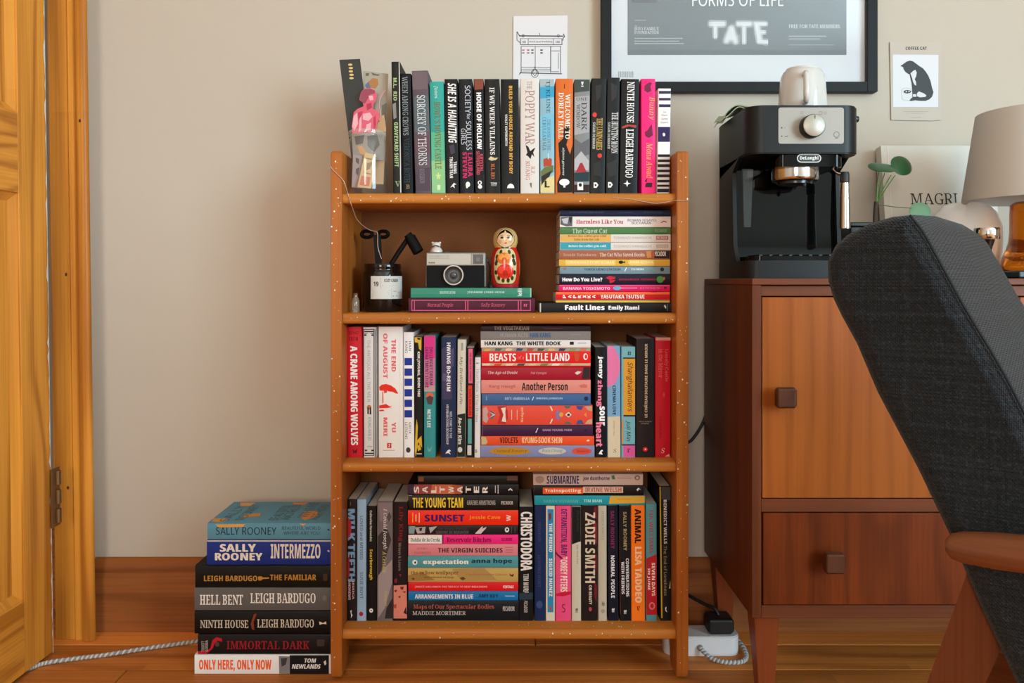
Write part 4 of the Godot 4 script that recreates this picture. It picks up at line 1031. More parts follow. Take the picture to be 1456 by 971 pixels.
	book("denim blue paperback with faint white capitals and slash", "books standing on the third shelf", Vector3(0.0442, 0.4799, 0.1720), 0.0000, [0.1985, 0.0212, 0.1280], true, "#44699a", false, [["t","DD'S UMBRELLA","S","#b4c4d8",-346,122,450,44,"h"], ["b","#dce4ec",[-82,89,-54,155,-40,155,-68,89]], ["a","HWANG JUNGEUN","S","#b4c4d8",240,122,478,44,"h"], ["m","#22304a",[951,122,949,109,942,97,931,88,919,84,905,84,893,88,882,97,875,109,873,122,875,135,882,147,893,156,905,160,919,160,931,156,942,147,949,135]], ["m","#8aa4c4",[-915,167,-898,167,-898,89,-915,89]]])
	book("salmon pink paperback with condensed black title", "books standing on the third shelf", Vector3(0.0437, 0.5013, 0.1720), 0.0000, [0.1996, 0.0248, 0.1280], true, "#dc8f84", false, [["a","Kang Hwagil","s","#b84a40",-615,125,466,78,"h"], ["t","Another Person","S","#2a1a1a",160,133,838,150,"h"], ["p","#d0705e",[779,147,873,175,945,153,929,103,818,103]]])
	book("crimson paperback with small white serif title and dark right end", "books standing on the third shelf", Vector3(0.0433, 0.5263, 0.1720), 0.0000, [0.1988, 0.0234, 0.1280], true, "#a81c30", false, [["t","The Age of Doubt","ei","#ecd8d4",-600,125,544,67,"h"], ["a","Pak Kyongni","ei","#d8a8a4",53,122,294,50,"h"], ["p","#3a2c2c",[872,230,988,230,988,19,844,19]], ["p","#d8ccc4",[711,125,766,158,838,147,805,119,755,92]]])
	book("bright red thick paperback with large white capitals, third-shelf pile", "books standing on the third shelf", Vector3(0.0440, 0.5499, 0.1720), 0.0000, [0.1991, 0.0345, 0.1300], true, "#dc2222", false, [["p","#9aa890",[-990,341,990,341,990,289,-990,289]], ["p","#c8b494",[-990,67,990,67,990,25,-990,25]], ["p","#c8b060",[-934,341,-812,336,-851,292,-951,292]], ["p","#4a7a70",[-740,341,-618,336,-657,292,-757,292]], ["p","#d8c8a0",[-546,341,-423,336,-462,292,-562,292]], ["p","#2a5a7a",[-351,341,-229,336,-268,292,-368,292]], ["p","#a85a40",[-157,341,-35,336,-74,292,-174,292]], ["p","#3a6a50",[37,341,160,336,121,292,21,292]], ["p","#d2b47a",[232,341,354,336,315,292,215,292]], ["p","#1f4a64",[426,341,548,336,509,292,410,292]], ["p","#8aa070",[621,341,743,336,704,292,604,292]], ["p","#c87a50",[815,341,937,336,898,292,798,292]], ["p","#d8d0c0",[-962,61,-823,64,-862,25,-984,25]], ["p","#c85a3a",[-751,61,-612,64,-651,25,-773,25]], ["p","#e0d4c0",[-540,61,-401,64,-440,25,-562,25]], ["p","#3a5a50",[-329,61,-190,64,-229,25,-351,25]], ["p","#d8c4a0",[-118,61,21,64,-18,25,-140,25]], ["p","#7a8a60",[93,61,232,64,193,25,71,25]], ["p","#e6dccc",[304,61,443,64,404,25,282,25]], ["p","#b89a70",[515,61,654,64,615,25,493,25]], ["p","#c8b494",[726,61,865,64,826,25,704,25]], ["t","BEASTS","S","#f6eeea",-609,175,483,139,"h"], ["t","of a","ei","#e89a8a",-279,172,111,67,"h"], ["t","LITTLE LAND","S","#f6eeea",212,180,794,139,"h"], ["p","#c8502a",[682,261,732,272,793,239,776,105,715,100]], ["m","#f0d8d0",[943,189,940,168,933,150,922,136,908,129,894,129,880,136,869,150,862,168,859,189,862,210,869,228,880,242,894,249,908,249,922,242,933,228,940,210]], ["m","#dc2222",[931,189,930,175,926,164,920,155,913,151,905,151,898,155,892,164,888,175,887,189,888,202,892,214,898,222,905,227,913,227,920,222,926,214,930,202]]])
	book("pale grey paperback with heavy black capitals, near top of third-shelf pile", "books standing on the third shelf", Vector3(0.0434, 0.5846, 0.1720), 0.0000, [0.2002, 0.0145, 0.1280], true, "#e6e0dc", false, [["a","HAN KANG","Sb","#171514",-679,83,511,72,"h"], ["t","THE WHITE BOOK","Sb","#171514",49,83,811,72,"h"], ["m","#2a2624",[621,114,693,114,693,58,621,58]], ["m","#8a8480",[765,92,920,92,920,81,765,81]]])
	book("mid grey paperback with blue capitals, second from top of third-shelf pile", "books standing on the third shelf", Vector3(0.0431, 0.5993, 0.1720), 0.0000, [0.2007, 0.0159, 0.1280], true, "#918983", false, [["t","HUMAN ACTS","S","#a8a09a",-393,86,500,72,"h"], ["a","HAN KANG","Sb","#3f6a94",85,86,378,83,"h"], ["b","#a49c96",[629,100,823,100,823,89,629,89]]])
	book("thin dark brown paperback tucked right under the shelf board", "books standing on the third shelf", Vector3(0.0436, 0.6154, 0.1720), 0.0000, [0.1993, 0.0098, 0.1280], true, "#38262a", false, [["t","THE VEGETARIAN","S","#9a8e88",-444,53,639,72,"h"], ["b","#6a3048",[153,56,486,56,486,39,153,39]]])
	book("black paperback with big white and pink lower-case letters running down", "books standing on the third shelf", Vector3(0.1620, 0.3847, 0.1720), 0.0028, [0.0197, 0.2013, 0.1280], false, "#121114", false, [["a","jenny","Sb","#f4f0f2",0,1646,100,411,"d"], ["a","zhang","Sb","#e8809a",-20,1171,117,483,"d"], ["t","sour","Sb","#f4f0f2",26,758,100,355,"d"], ["t","heart","Sb","#e8809a",-22,419,128,444,"d"], ["m","#efecec",[-43,64,-4,125,24,141,46,119,13,103,35,52]]])
	book("pale blue and cream paperback with half a pink disc", "books standing on the third shelf", Vector3(0.1863, 0.3847, 0.1720), 0.0041, [0.0239, 0.2035, 0.1280], false, "#7fa8c8", false, [["p","#e27aa4",[-115,2030,-17,2029,52,1937,94,1826,115,1673,98,1535,59,1410,-6,1327,-115,1280]], ["b","#d8c6aa",[-115,741,115,752,115,4,-114,4]], ["t","CINEMA LOVE","S","#1d2836",7,1046,56,533,"d"], ["a","JIAMING TANG","s","#a88a6a",-1,535,33,278,"d"], ["m","S","ei","#6a5a4a",14,124,56,67,"h"]])
	book("paperback with orange panel, turquoise bands and scribbled dark lettering", "books standing on the third shelf", Vector3(0.2121, 0.3847, 0.1720), -0.0007, [0.0254, 0.2021, 0.1280], false, "#7fb4bc", false, [["b","#1f2224",[-96,1824,123,1824,123,1802,-96,1802]], ["p","#dc9a34",[-85,1802,123,1802,123,775,-84,775]], ["b","#1f2224",[-89,775,123,775,123,747,-89,747]], ["b","#1f2224",[-117,241,122,242,122,219,-117,219]], ["p","#d8609a",[-89,219,122,219,122,8,-89,8]], ["b","#dc8a34",[-117,686,-95,686,-95,241,-117,241]], ["m","II","S","#22303a",18,1899,61,61,"h"], ["t","Shanghailanders","si","#3a2a14",24,1285,128,900,"d"], ["a","Juli Min","si","#18262c",0,486,89,378,"d"], ["m","r","E","#8a2a5a",11,128,56,72,"h"]])
	book("wide dark brown paperback with beige lettering running upwards and red dot", "books standing on the third shelf", Vector3(0.2429, 0.3847, 0.1720), -0.0026, [0.0336, 0.2168, 0.1280], false, "#2a1c1c", false, [["t","LE CHÂTEAU SOLITAIRE DANS LE MIROIR","S","#d2b89a",8,1402,61,1344,"u"], ["a","MIZUKI TSUJIMURA","s","#a89488",4,652,228,22,"h"], ["a","ROMAN","s","#a89488",-4,619,133,22,"h"], ["m","#d02028",[47,150,44,135,36,123,25,114,10,109,-5,109,-20,113,-32,123,-39,135,-42,149,-39,164,-32,176,-20,186,-5,191,10,191,25,186,36,176,44,164]], ["m","#f0d8d0",[19,150,18,145,16,141,12,138,8,136,3,136,-2,138,-5,141,-8,145,-9,150,-8,154,-5,158,-2,162,3,163,8,163,12,162,16,159,18,154]]])
	book("red paperback with pale pink top strip against right upright, third shelf", "books standing on the third shelf", Vector3(0.2754, 0.3847, 0.1720), -0.0013, [0.0280, 0.2193, 0.1280], false, "#c01c2c", false, [["b","#d89a92",[-136,2187,136,2188,136,2135,-136,2135]], ["t","Lonely Castle","e","#e06a6c",59,1682,78,594,"d"], ["t","in the Mirror","e","#e06a6c",-41,1716,78,527,"d"], ["p","#d83c44",[-13,1147,15,1202,43,1147,21,1091,4,1097]], ["a","TSUJIMURA","s","#8a1420",-53,555,50,405,"d"], ["m","S","ei","#e8b4a8",0,125,67,89,"h"], ["p","#e0a890",[28,19,111,64,128,14]]])
	book("black paperback with blue-and-red block letters, first on the lowest shelf", "books standing on the lowest shelf", Vector3(-0.2918, 0.0866, 0.1720), 0.0000, [0.0173, 0.2219, 0.1280], false, "#2a2024", false, [["t","MILK TEETH","Sb","#7fa4c8",-12,1380,125,1327,"d"], ["p","#b02c38",[-81,1900,-15,1811,-15,1603,-81,1484]], ["p","#a82834",[-82,1127,-45,1186,-45,829,-82,740]], ["a","JESSICA","S","#d8b8b8",17,567,42,345,"d"], ["a","ANDREWS","S","#d8b8b8",-48,561,42,357,"d"], ["m","#efecec",[-33,181,-9,198,-15,145,8,103,-21,50,-15,103]], ["b","#7a7474",[-33,2168,-21,2168,-21,2108,-33,2108]]])
	book("pale blue paperback with thin black capitals and red apple mark", "books standing on the lowest shelf", Vector3(-0.2746, 0.0866, 0.1720), -0.0020, [0.0165, 0.2218, 0.1280], false, "#9fbcd8", false, [["t","LOVED and MISSED","s","#2a3a4e",-3,1516,54,791,"d"], ["a","SUSIE BOYT","s","#3a4c62",-1,645,54,488,"d"], ["m","#b0243a",[32,127,30,113,23,100,13,91,1,86,-13,86,-25,91,-36,100,-43,113,-45,127,-43,141,-36,154,-26,163,-13,168,0,168,13,163,23,154,30,141]]])
	book("shorter black paperback with yellow title beside the pale blue spine", "books standing on the lowest shelf", Vector3(-0.2561, 0.0866, 0.1720), 0.0000, [0.0173, 0.2094, 0.1280], false, "#161413", false, [["a","Catherine Hernandez","S","#d8d4c8",-12,1731,42,565,"d"], ["t","Scarborough","S","#d8bc3a",-15,1026,71,559,"d"], ["m","#efece8",[27,190,25,176,18,165,9,156,-3,151,-15,151,-27,156,-36,165,-42,176,-45,190,-42,203,-36,214,-27,223,-15,228,-3,228,9,223,18,214,25,203]], ["m","#161413",[3,190,2,184,0,180,-3,177,-7,175,-11,175,-15,177,-18,180,-20,184,-21,190,-20,195,-18,199,-15,202,-11,204,-7,204,-3,202,0,199,2,195]]])
	book("grey photographic paperback with pale italic lettering", "books standing on the lowest shelf", Vector3(-0.2322, 0.0866, 0.1720), -0.0014, [0.0286, 0.2183, 0.1320], false, "#7d7274", false, [["p","#4a4042",[-132,1543,29,1722,118,1484,-30,1007,-130,769]], ["p","#a89a9a",[-119,829,137,1127,137,710,1,234,-118,55]], ["p","#8d7f82",[-126,2153,135,2153,118,1811,-90,1811]], ["p","#5d5254",[29,1900,82,1989,124,1900,76,1799]], ["p","#3a3234",[31,234,138,413,138,44,1,44]], ["t","I Could Joseph","ei","#e6dedc",-1,1677,83,744,"d"], ["t","A Certain","ei","#d2c87a",-6,1079,71,381,"d"], ["a","Hunger","ei","#c8bc70",13,410,60,292,"d"]])
	book("dark maroon paperback with red letters and floral coral foot", "books standing on the lowest shelf", Vector3(-0.2038, 0.0866, 0.1720), -0.0014, [0.0259, 0.2168, 0.1280], false, "#2b1a1e", false, [["p","#d88a7a",[-123,644,115,657,122,44,-122,43]], ["p","#7a3020",[-4,621,62,627,50,567,8,573]], ["p","#7a3020",[-111,561,-57,567,-75,525,-105,525]], ["p","#b04a34",[-122,293,-69,305,-75,228,-116,234]], ["p","#3a2a3a",[56,145,104,264,122,115]], ["p","#6a2c20",[-45,442,8,460,-4,412]], ["p","#7a3020",[32,532,103,544,86,508]], ["p","#8a2a40",[-111,757,-58,781,-63,698,-105,692]], ["p","#8a2a40",[-22,853,20,853,2,799]], ["a","Lily King","E","#8a2028",4,1769,89,643,"d"], ["t","Writers & Lovers","e","#a89a94",-11,1174,48,512,"d"]])
	book("dark slate paperback with copper serif title at base of lower left pile", "books standing on the lowest shelf", Vector3(-0.0889, 0.0866, 0.1720), 0.0000, [0.2029, 0.0366, 0.1300], true, "#1b2026", false, [["p","#252c32",[-509,353,-211,359,-33,175,-211,68,-449,115]], ["t","Maps of Our Spectacular Bodies","e","#c86a50",-173,249,1470,101,"h"], ["a","MADDIE MORTIMER","e","#d8d0c8",-440,142,970,65,"h"], ["m","PICADOR","S","#c8c4c0",830,222,214,83,"h"]])
	book("mid blue paperback with white capitals, second from base of pile", "books standing on the lowest shelf", Vector3(-0.0889, 0.1234, 0.1720), 0.0000, [0.2005, 0.0171, 0.1280], true, "#1f78b4", false, [["t","ARRANGEMENTS IN BLUE","S","#ece8e6",-351,77,1065,77,"h"], ["a","AMY KEY","S","#123a5c",458,89,363,65,"h"], ["m","#c8dce8",[759,92,937,92,937,80,759,80]]])
	book("scarlet paperback with one line of small white capitals", "books standing on the lowest shelf", Vector3(-0.0889, 0.1407, 0.1720), 0.0000, [0.2005, 0.0165, 0.1280], true, "#d81f2a", false, [["t","JANICE GALLOWAY: THE TRICK IS TO KEEP BREATHING","S","#f0a8a0",-223,77,1321,42,"h"], ["m","VINTAGE","S","#f6e0dc",821,80,196,48,"h"]])
	book("tan paperback with black serif title and brown speckles", "books standing on the lowest shelf", Vector3(-0.0892, 0.1573, 0.1720), 0.0000, [0.2011, 0.0257, 0.1280], true, "#c8a864", false, [["p","#a8824a",[-1002,122,-744,181,-506,33,-1002,15]], ["p","#b8935a",[-208,241,387,253,625,33,-30,21]], ["p","#6a4a2a",[-65,74,0,98,48,62,-12,33]], ["p","#5a3c22",[-952,62,-898,80,-881,39]], ["t","the yellow wallpaper","e","#2a2218",-518,164,869,83,"h"], ["t","and selected writings","e","#4a3a24",-434,86,547,48,"h"], ["a","Charlotte Perkins Gilman","e","#9a7c48",431,140,744,36,"h"], ["m","#7a2c1a",[839,164,881,134,928,152,910,98,863,110]]])
	book("turquoise paperback with rounded white and navy lower-case words", "books standing on the lowest shelf", Vector3(-0.0892, 0.1832, 0.1720), 0.0000, [0.2011, 0.0218, 0.1280], true, "#5aa0a8", false, [["t","expectation","Sb","#e8ece8",-318,98,827,113,"h"], ["a","anna hope","Sb","#17445e",521,119,744,107,"h"], ["m","#e8ecea",[-833,101,-836,85,-844,71,-857,60,-872,54,-889,54,-904,60,-917,71,-925,85,-928,101,-925,117,-917,132,-904,142,-889,148,-872,148,-857,142,-844,132,-836,117]], ["m","#20343c",[-857,98,-858,91,-861,85,-866,80,-872,78,-878,78,-884,80,-888,85,-891,91,-893,98,-891,105,-888,112,-884,116,-878,119,-872,119,-866,116,-861,112,-858,105]]])
	book("rose pink paperback with spaced dark capitals", "books standing on the lowest shelf", Vector3(-0.0892, 0.2052, 0.1720), 0.0000, [0.1999, 0.0212, 0.1280], true, "#dc8a92", false, [["a","JEFFREY","s","#a05a66",-747,128,196,42,"h"], ["a","EUGENIDES","s","#a05a66",-738,57,298,42,"h"], ["t","THE VIRGIN SUICIDES","S","#4a2a38",131,101,1178,83,"h"], ["m","#b86a74",[768,161,910,161,910,149,768,149]], ["m","#b86a74",[768,113,910,113,910,101,768,101]], ["m","#b86a74",[768,71,910,71,910,60,768,60]]])
	book("hot pink paperback with white left end", "books standing on the lowest shelf", Vector3(-0.0891, 0.2266, 0.1720), 0.0000, [0.2008, 0.0171, 0.1280], true, "#ee2f84", false, [["b","#efece9",[-998,167,-388,167,-388,12,-998,12]], ["b","#8a3a58",[-388,167,-359,167,-359,9,-388,9]], ["a","Dahlia de la Cerda","E","#2a2224",-692,80,536,65,"h"], ["t","Reservoir Bitches","E","#5a1030",103,80,815,89,"h"], ["m","SCRIBE","S","#8a1848",799,86,196,54,"h"]])
	book("dark paperback with black-and-white photo of a face and a hand", "books standing on the lowest shelf", Vector3(-0.0891, 0.2439, 0.1720), 0.0000, [0.2008, 0.0168, 0.1280], true, "#2a2728", false, [["p","#8aa4a4",[-995,155,-876,155,-894,18,-995,18]], ["p","#b8b4b4",[-882,131,-686,143,-698,30,-835,18]], ["p","#b8b4b8",[-626,131,-472,155,-537,89,-597,24]], ["p","#3a3638",[-805,119,-745,131,-757,71,-793,60]], ["t","The Second Woman","s","#5c5658",-192,110,536,42,"h"], ["a","SIMONE DE BEAUVOIR","S","#6a6466",-195,45,601,54,"h"], ["p","#d8c8c4",[213,18,272,77,338,143,361,149,344,107,427,143,409,107,356,54,326,18]], ["m","#e8e6e4",[838,89,835,73,828,59,818,48,806,42,792,42,779,48,769,59,762,73,760,89,762,106,769,120,779,130,792,136,806,136,818,130,828,120,835,106]], ["m","#2a2728",[820,92,819,85,815,79,811,74,805,72,799,72,793,74,788,79,785,85,784,92,785,99,788,106,793,110,799,113,805,113,811,110,815,106,819,99]], ["m","#5c5658",[879,143,891,143,891,30,879,30]], ["m","#5c5658",[939,143,951,143,951,30,939,30]]])
	book("vivid orange-red paperback with chunky purple title", "books standing on the lowest shelf", Vector3(-0.0892, 0.2609, 0.1720), 0.0000, [0.2011, 0.0275, 0.1300], true, "#ea3318", false, [["b","#f06a40",[327,271,1000,271,1000,259,327,259]], ["t","SUNSET","Sb","#43206a",-339,131,726,125,"h"], ["a","Jessie Cave","S","#f0903c",393,140,571,83,"h"], ["b","#f0a03c",[-928,229,-910,229,-910,51,-928,51]], ["b","#f4c8b0",[-869,199,-851,199,-851,68,-869,68]], ["b","#f4c8b0",[-809,229,-794,229,-794,45,-809,45]], ["m","W","S","#f4e0d8",830,134,77,107,"u"]])
	book("black paperback with tall condensed yellow capitals", "books standing on the lowest shelf", Vector3(-0.0889, 0.2885, 0.1720), 0.0000, [0.2005, 0.0278, 0.1300], true, "#211c18", false, [["t","THE YOUNG TEAM","S","#ecc83c",-464,137,922,179,"h"], ["a","GRAEME ARMSTRONG","S","#a8a098",327,137,518,83,"h"], ["m","PICADOR","S","#c8c0b8",800,134,214,65,"h"], ["b","#b8b0a8",[-997,274,-937,274,-937,265,-997,265]]])
	book("black paperback with purple-orange left half and sideways white letters", "books standing on the lowest shelf", Vector3(-0.0892, 0.3165, 0.1720), 0.0000, [0.2023, 0.0194, 0.1280], true, "#1a1718", false, [["p","#4a2c48",[-1006,190,-893,190,-893,15,-1006,15]], ["p","#9a4a48",[-893,190,-565,190,-595,15,-893,15]], ["p","#c86a4a",[-565,190,-208,190,-149,15,-595,15]], ["p","#b05a40",[-208,190,0,167,-30,15,-149,15]], ["t","S","S","#eadfd8",-851,95,95,119,"u"], ["t","A","S","#eadfd8",-696,95,95,119,"u"], ["t","L","S","#eadfd8",-536,95,95,119,"u"], ["t","T","S","#eadfd8",-381,95,95,119,"u"], ["t","W","S","#eadfd8",-220,95,95,119,"u"], ["t","A","S","#eadfd8",-60,95,95,119,"u"], ["t","T","S","#eadfd8",95,95,95,119,"u"], ["t","E","S","#eadfd8",244,95,95,119,"u"], ["t","R","S","#eadfd8",399,95,95,119,"u"], ["b","#c8c0bc",[583,173,595,173,595,36,583,36]], ["b","#c8c0bc",[631,184,646,184,646,24,631,24]], ["m","#e0dcd8",[821,95,863,125,904,89,893,71,863,101,833,71]]])
	book("thin black book lying on top of the lower left pile", "books standing on the lowest shelf", Vector3(-0.0806, 0.3361, 0.1720), 0.0000, [0.1827, 0.0153, 0.1280], true, "#1d1918", false, [["p","#8a5238",[-901,131,-806,131,-806,48,-901,48]], ["p","#6a4a3c",[717,149,907,149,907,65,717,65]], ["b","#3c3836",[-533,101,-176,101,-176,89,-533,89]], ["b","#3c3836",[300,113,568,113,568,101,300,101]]])
	book("black paperback with tall condensed white capitals between the two lower piles", "books standing on the lowest shelf", Vector3(0.0256, 0.0866, 0.1720), -0.0014, [0.0256, 0.2079, 0.1300], false, "#191a1c", false, [["t","CHRISTODORA","Sb","#e8e4de",5,1451,208,1077,"d"], ["a","TIM MURPHY","S","#d0ccc6",-2,633,95,452,"d"], ["m","PICADOR","S","#b8b4b0",-5,258,65,214,"d"], ["p","#2f4450",[-121,508,123,520,123,395,-121,383]]])
	book("navy blue paperback with barely visible small capitals", "books standing on the lowest shelf", Vector3(0.0509, 0.0866, 0.1720), 0.0007, [0.0195, 0.2103, 0.1280], false, "#1d2f5c", false, [["a","SYLVIA PLATH","e","#4a5c88",-9,1624,48,351,"d"], ["t","LE DOUBLE SECRET","e","#4a5c88",-10,907,48,583,"d"], ["m","#3f5280",[49,297,46,274,36,253,21,238,3,230,-17,230,-36,238,-51,253,-60,274,-64,297,-60,321,-50,341,-35,356,-17,365,3,365,21,356,36,341,46,321]]])
	book("white-edged paperback with sky blue panel and white capitals", "books standing on the lowest shelf", Vector3(0.0700, 0.0866, 0.1720), 0.0000, [0.0164, 0.2097, 0.1280], false, "#d8d0bc", false, [["p","#2f8ab4",[-51,2037,57,2037,57,157,-51,157]], ["t","THE FRIEND","S","#ece8e0",6,1520,59,524,"d"], ["a","SIGRID NUNEZ","S","#ece8e0",6,791,59,696,"d"], ["p","#7a3a3a",[-36,1954,12,1972,18,1871,-24,1823]], ["m","#b84a3a",[-24,276,6,247,36,276,18,199,-12,199]]])
	book("pink paperback with condensed violet and white title and red lips", "books standing on the lowest shelf", Vector3(0.0935, 0.0866, 0.1720), 0.0007, [0.0284, 0.2100, 0.1280], false, "#e2527e", false, [["t","DETRANSITION, BABY","S","#4a2468",7,1612,125,851,"d"], ["a","TORREY PETERS","S","#f0d8c8",13,850,125,637,"d"], ["p","#c81c38",[-133,496,3,526,138,538,138,484,3,449,-128,455]], ["p","#7a1c3a",[-133,1270,-91,1216,4,1139,-44,1127,-133,1216]], ["m","S","s","#7a2048",9,232,59,149,"h"]])
	book("half black, half cream narrow paperback on the lowest shelf", "books standing on the lowest shelf", Vector3(0.1176, 0.0866, 0.1720), 0.0014, [0.0170, 0.2091, 0.1280], false, "#cfc4b0", false, [["p","#1d1b1c",[-81,2085,81,2085,81,1448,32,1436,-81,1395]], ["a","Megan Nolan","e","#4a4644",26,1823,48,381,"d"], ["t","The Next Day","e","#8a8070",17,1216,42,357,"d"], ["m","ff","S","#3a3430",6,190,48,77,"h"]])
	book("dark brown paperback with large cream mottled letters and red petals", "books standing on the lowest shelf", Vector3(0.1411, 0.0866, 0.1720), -0.0007, [0.0281, 0.2097, 0.1280], false, "#2a1c1a", false, [["p","#7a1c26",[91,2079,137,2079,137,1841,61,1930]], ["p","#8a2430",[61,1811,136,1781,136,1395,91,1484]], ["p","#7a1c26",[106,1246,137,1187,137,889,80,1008]], ["p","#7a1c26",[86,740,137,651,134,324,92,443]], ["a","ZADIE SMITH","S","#d2c0a8",14,1335,178,1285,"d"], ["t","ON BEAUTY","S","#d8c8b4",18,476,54,351,"d"], ["m","#b84a5a",[44,214,43,201,38,189,31,180,22,176,13,176,4,180,-3,189,-7,201,-9,214,-7,227,-3,239,4,247,13,252,22,252,31,247,38,239,43,227]]])
	book("plain beige narrow paperback between brown and navy spines", "books standing on the lowest shelf", Vector3(0.1654, 0.0866, 0.1720), 0.0021, [0.0153, 0.2100, 0.1280], false, "#c2b6a2", false, [["a","JESSICA KNOLL","s","#9a8f7e",2,1737,48,541,"d"], ["m","hb","S","#5a5248",11,315,48,77,"h"], ["m","#a89c8a",[41,178,38,165,32,153,23,145,11,140,-1,140,-13,145,-23,153,-29,165,-31,178,-29,191,-22,203,-13,212,-1,216,11,216,23,212,32,203,38,191]]])
	book("black-navy paperback with wine red upper lettering", "books standing on the lowest shelf", Vector3(0.1852, 0.0867, 0.1720), 0.0078, [0.0186, 0.2096, 0.1280], false, "#171a2c", false, [["a","SALLY ROONEY","S","#8a3058",-5,1662,65,690,"d"], ["t","NORMAL PEOPLE","S","#e6e4e4",-6,805,65,773,"d"], ["m","ff","S","#e0dedc",-4,192,54,71,"h"]])
	book("black paperback with two white title lines beside the orange spine", "books standing on the lowest shelf", Vector3(0.2075, 0.0867, 0.1720), 0.0100, [0.0205, 0.2090, 0.1280], false, "#1b1a1e", false, [["a","SALLY ROONEY","S","#b09a70",4,1635,59,708,"d"], ["t","CONVERSATIONS","S","#e6e2e0",41,790,54,696,"d"], ["t","WITH FRIENDS","S","#e6e2e0",-43,784,54,589,"d"], ["m","ff","S","#e0dedc",-7,162,54,71,"h"], ["b","#a85a30",[-99,2085,-99,2085,-94,122,-99,122]]])
	book("bright orange paperback with black then pale spaced capitals", "books standing on the lowest shelf", Vector3(0.2304, 0.0866, 0.1720), 0.0028, [0.0248, 0.2111, 0.1280], false, "#f07a24", false, [["t","ANIMAL","Sb","#2a1a10",-2,1728,113,631,"d"], ["a","LISA TADDEO","Sb","#f2c8a0",5,841,119,1023,"d"], ["m","v","Ei","#6a2a10",6,225,65,77,"h"]])
	book("paperback with turquoise upper half and red lower half, beside yellow-edged book", "books standing on the lowest shelf", Vector3(0.2548, 0.0866, 0.1720), 0.0035, [0.0198, 0.2138, 0.1300], false, "#5a9aa2", false, [["p","#b8232e",[-95,1139,93,1216,95,109,-95,110]], ["a","TIA WILLIAMS","S","#a84a52",-3,1635,71,803,"d"], ["t","SEVEN DAYS","S","#f2dcd4",35,758,59,607,"d"], ["t","IN JUNE","S","#f2dcd4",-51,761,54,399,"d"], ["m","#d8807a",[63,273,60,249,50,229,35,214,16,206,-3,206,-22,214,-37,229,-46,250,-50,273,-46,297,-36,317,-21,332,-3,340,17,340,35,332,50,317,60,296]], ["m","#b8232e",[40,273,38,258,32,244,23,234,12,229,1,229,-10,234,-18,244,-24,258,-26,273,-24,288,-18,302,-9,312,1,317,13,317,23,312,32,302,38,288]]])
	book("tall black book with yellow edge against right upright, lowest shelf", "books standing on the lowest shelf", Vector3(0.2812, 0.0867, 0.1720), 0.0085, [0.0205, 0.2459, 0.1300], false, "#232021", false, [["b","#c8a83a",[-99,2448,-80,2448,-65,50,-89,50]], ["p","#4a484c",[-69,2448,99,2446,99,2196,-70,2227]], ["a","BENEDICT WELLS","S","#d8d4ce",0,1807,54,803,"d"], ["t","The End of Loneliness","s","#a09a7a",-4,912,59,904,"d"], ["m","#efece8",[-16,240,8,258,2,198,25,156,-10,180]], ["p","#d8c890",[59,590,84,739,82,590]]])
	book("turquoise paperback with yellow right end lying across the upright books", "books standing on the lowest shelf", Vector3(0.1419, 0.2976, 0.1720), 0.0000, [0.2014, 0.0175, 0.1280], true, "#2596a0", false, [["p","#d8a43c",[376,165,1001,171,1001,40,347,28]], ["a","SARAH WINMAN","S","#5ab4b0",-528,73,631,54,"h"], ["t","TIN MAN","S","#a8d8d0",55,79,333,54,"h"], ["b","#b8862a",[513,117,751,117,751,106,513,106]]])
	book("black paperback with orange and beige word boxes, lying in short pile", "books standing on the lowest shelf", Vector3(0.1402, 0.3153, 0.1720), 0.0000, [0.1999, 0.0182, 0.1280], true, "#1f1718", false, [["p","#e2551f",[-839,143,-107,143,-107,30,-839,30]], ["p","#d8b09a",[-107,161,625,161,625,48,-107,48]], ["t","Trainspotting","S","#f2d8c4",-473,83,660,83,"h"], ["a","IRVINE WELSH","S","#a85a48",262,107,666,83,"h"], ["m","#e0dcd8",[869,107,904,143,952,107,916,119,892,77]]])
	book("beige-pink paperback with navy block title on top of short pile", "books standing on the lowest shelf", Vector3(0.1389, 0.3338, 0.1720), 0.0000, [0.2002, 0.0206, 0.1280], true, "#c8ab9c", false, [["t","SUBMARINE","S","#2a2c5c",-460,101,589,143,"h"], ["a","joe dunthorne","S","#2a2c54",150,122,488,89,"h"], ["m","#a88a7c",[-802,104,-806,81,-820,60,-842,45,-868,37,-896,37,-922,45,-943,60,-957,81,-962,104,-957,128,-943,148,-922,163,-896,171,-868,171,-842,163,-820,148,-806,128]], ["p","#4f7a4a",[424,173,477,190,495,113,442,107]], ["b","#b07a6c",[531,137,799,137,799,125,531,125]], ["m","#8a6a5a",[947,140,944,125,936,111,922,101,906,96,888,96,872,101,858,111,849,125,846,140,849,155,858,168,872,178,888,184,906,184,922,178,936,168,944,155]], ["m","#c8ab9c",[924,137,922,129,917,122,910,116,901,113,892,113,883,116,876,122,872,129,870,137,872,145,876,152,883,157,892,160,901,160,910,157,917,152,922,145]]])
	book("white and black book with orange capitals at base of floor pile", "books piled on the floor", Vector3(-0.4464, 0.0000, 0.1950), 0.0000, [0.2478, 0.0354, 0.1400], true, "#ebe8e8", true, [["p","#1c1a1c",[473,345,1175,345,1175,9,400,9,327,104,436,213]], ["p","#8a8684",[275,330,473,323,473,9,283,9]], ["p","#4a4648",[312,287,429,301,400,177,327,140]], ["t","ONLY HERE, ONLY NOW","Sb","#e8662a",-507,162,1302,205,"h"], ["a","TOM","Si","#e8e4e0",842,250,212,73,"h"], ["a","NEWLANDS","Si","#e8e4e0",769,144,519,80,"h"], ["m","#e0dcd8",[1080,228,1117,257,1131,191,1102,162]]])
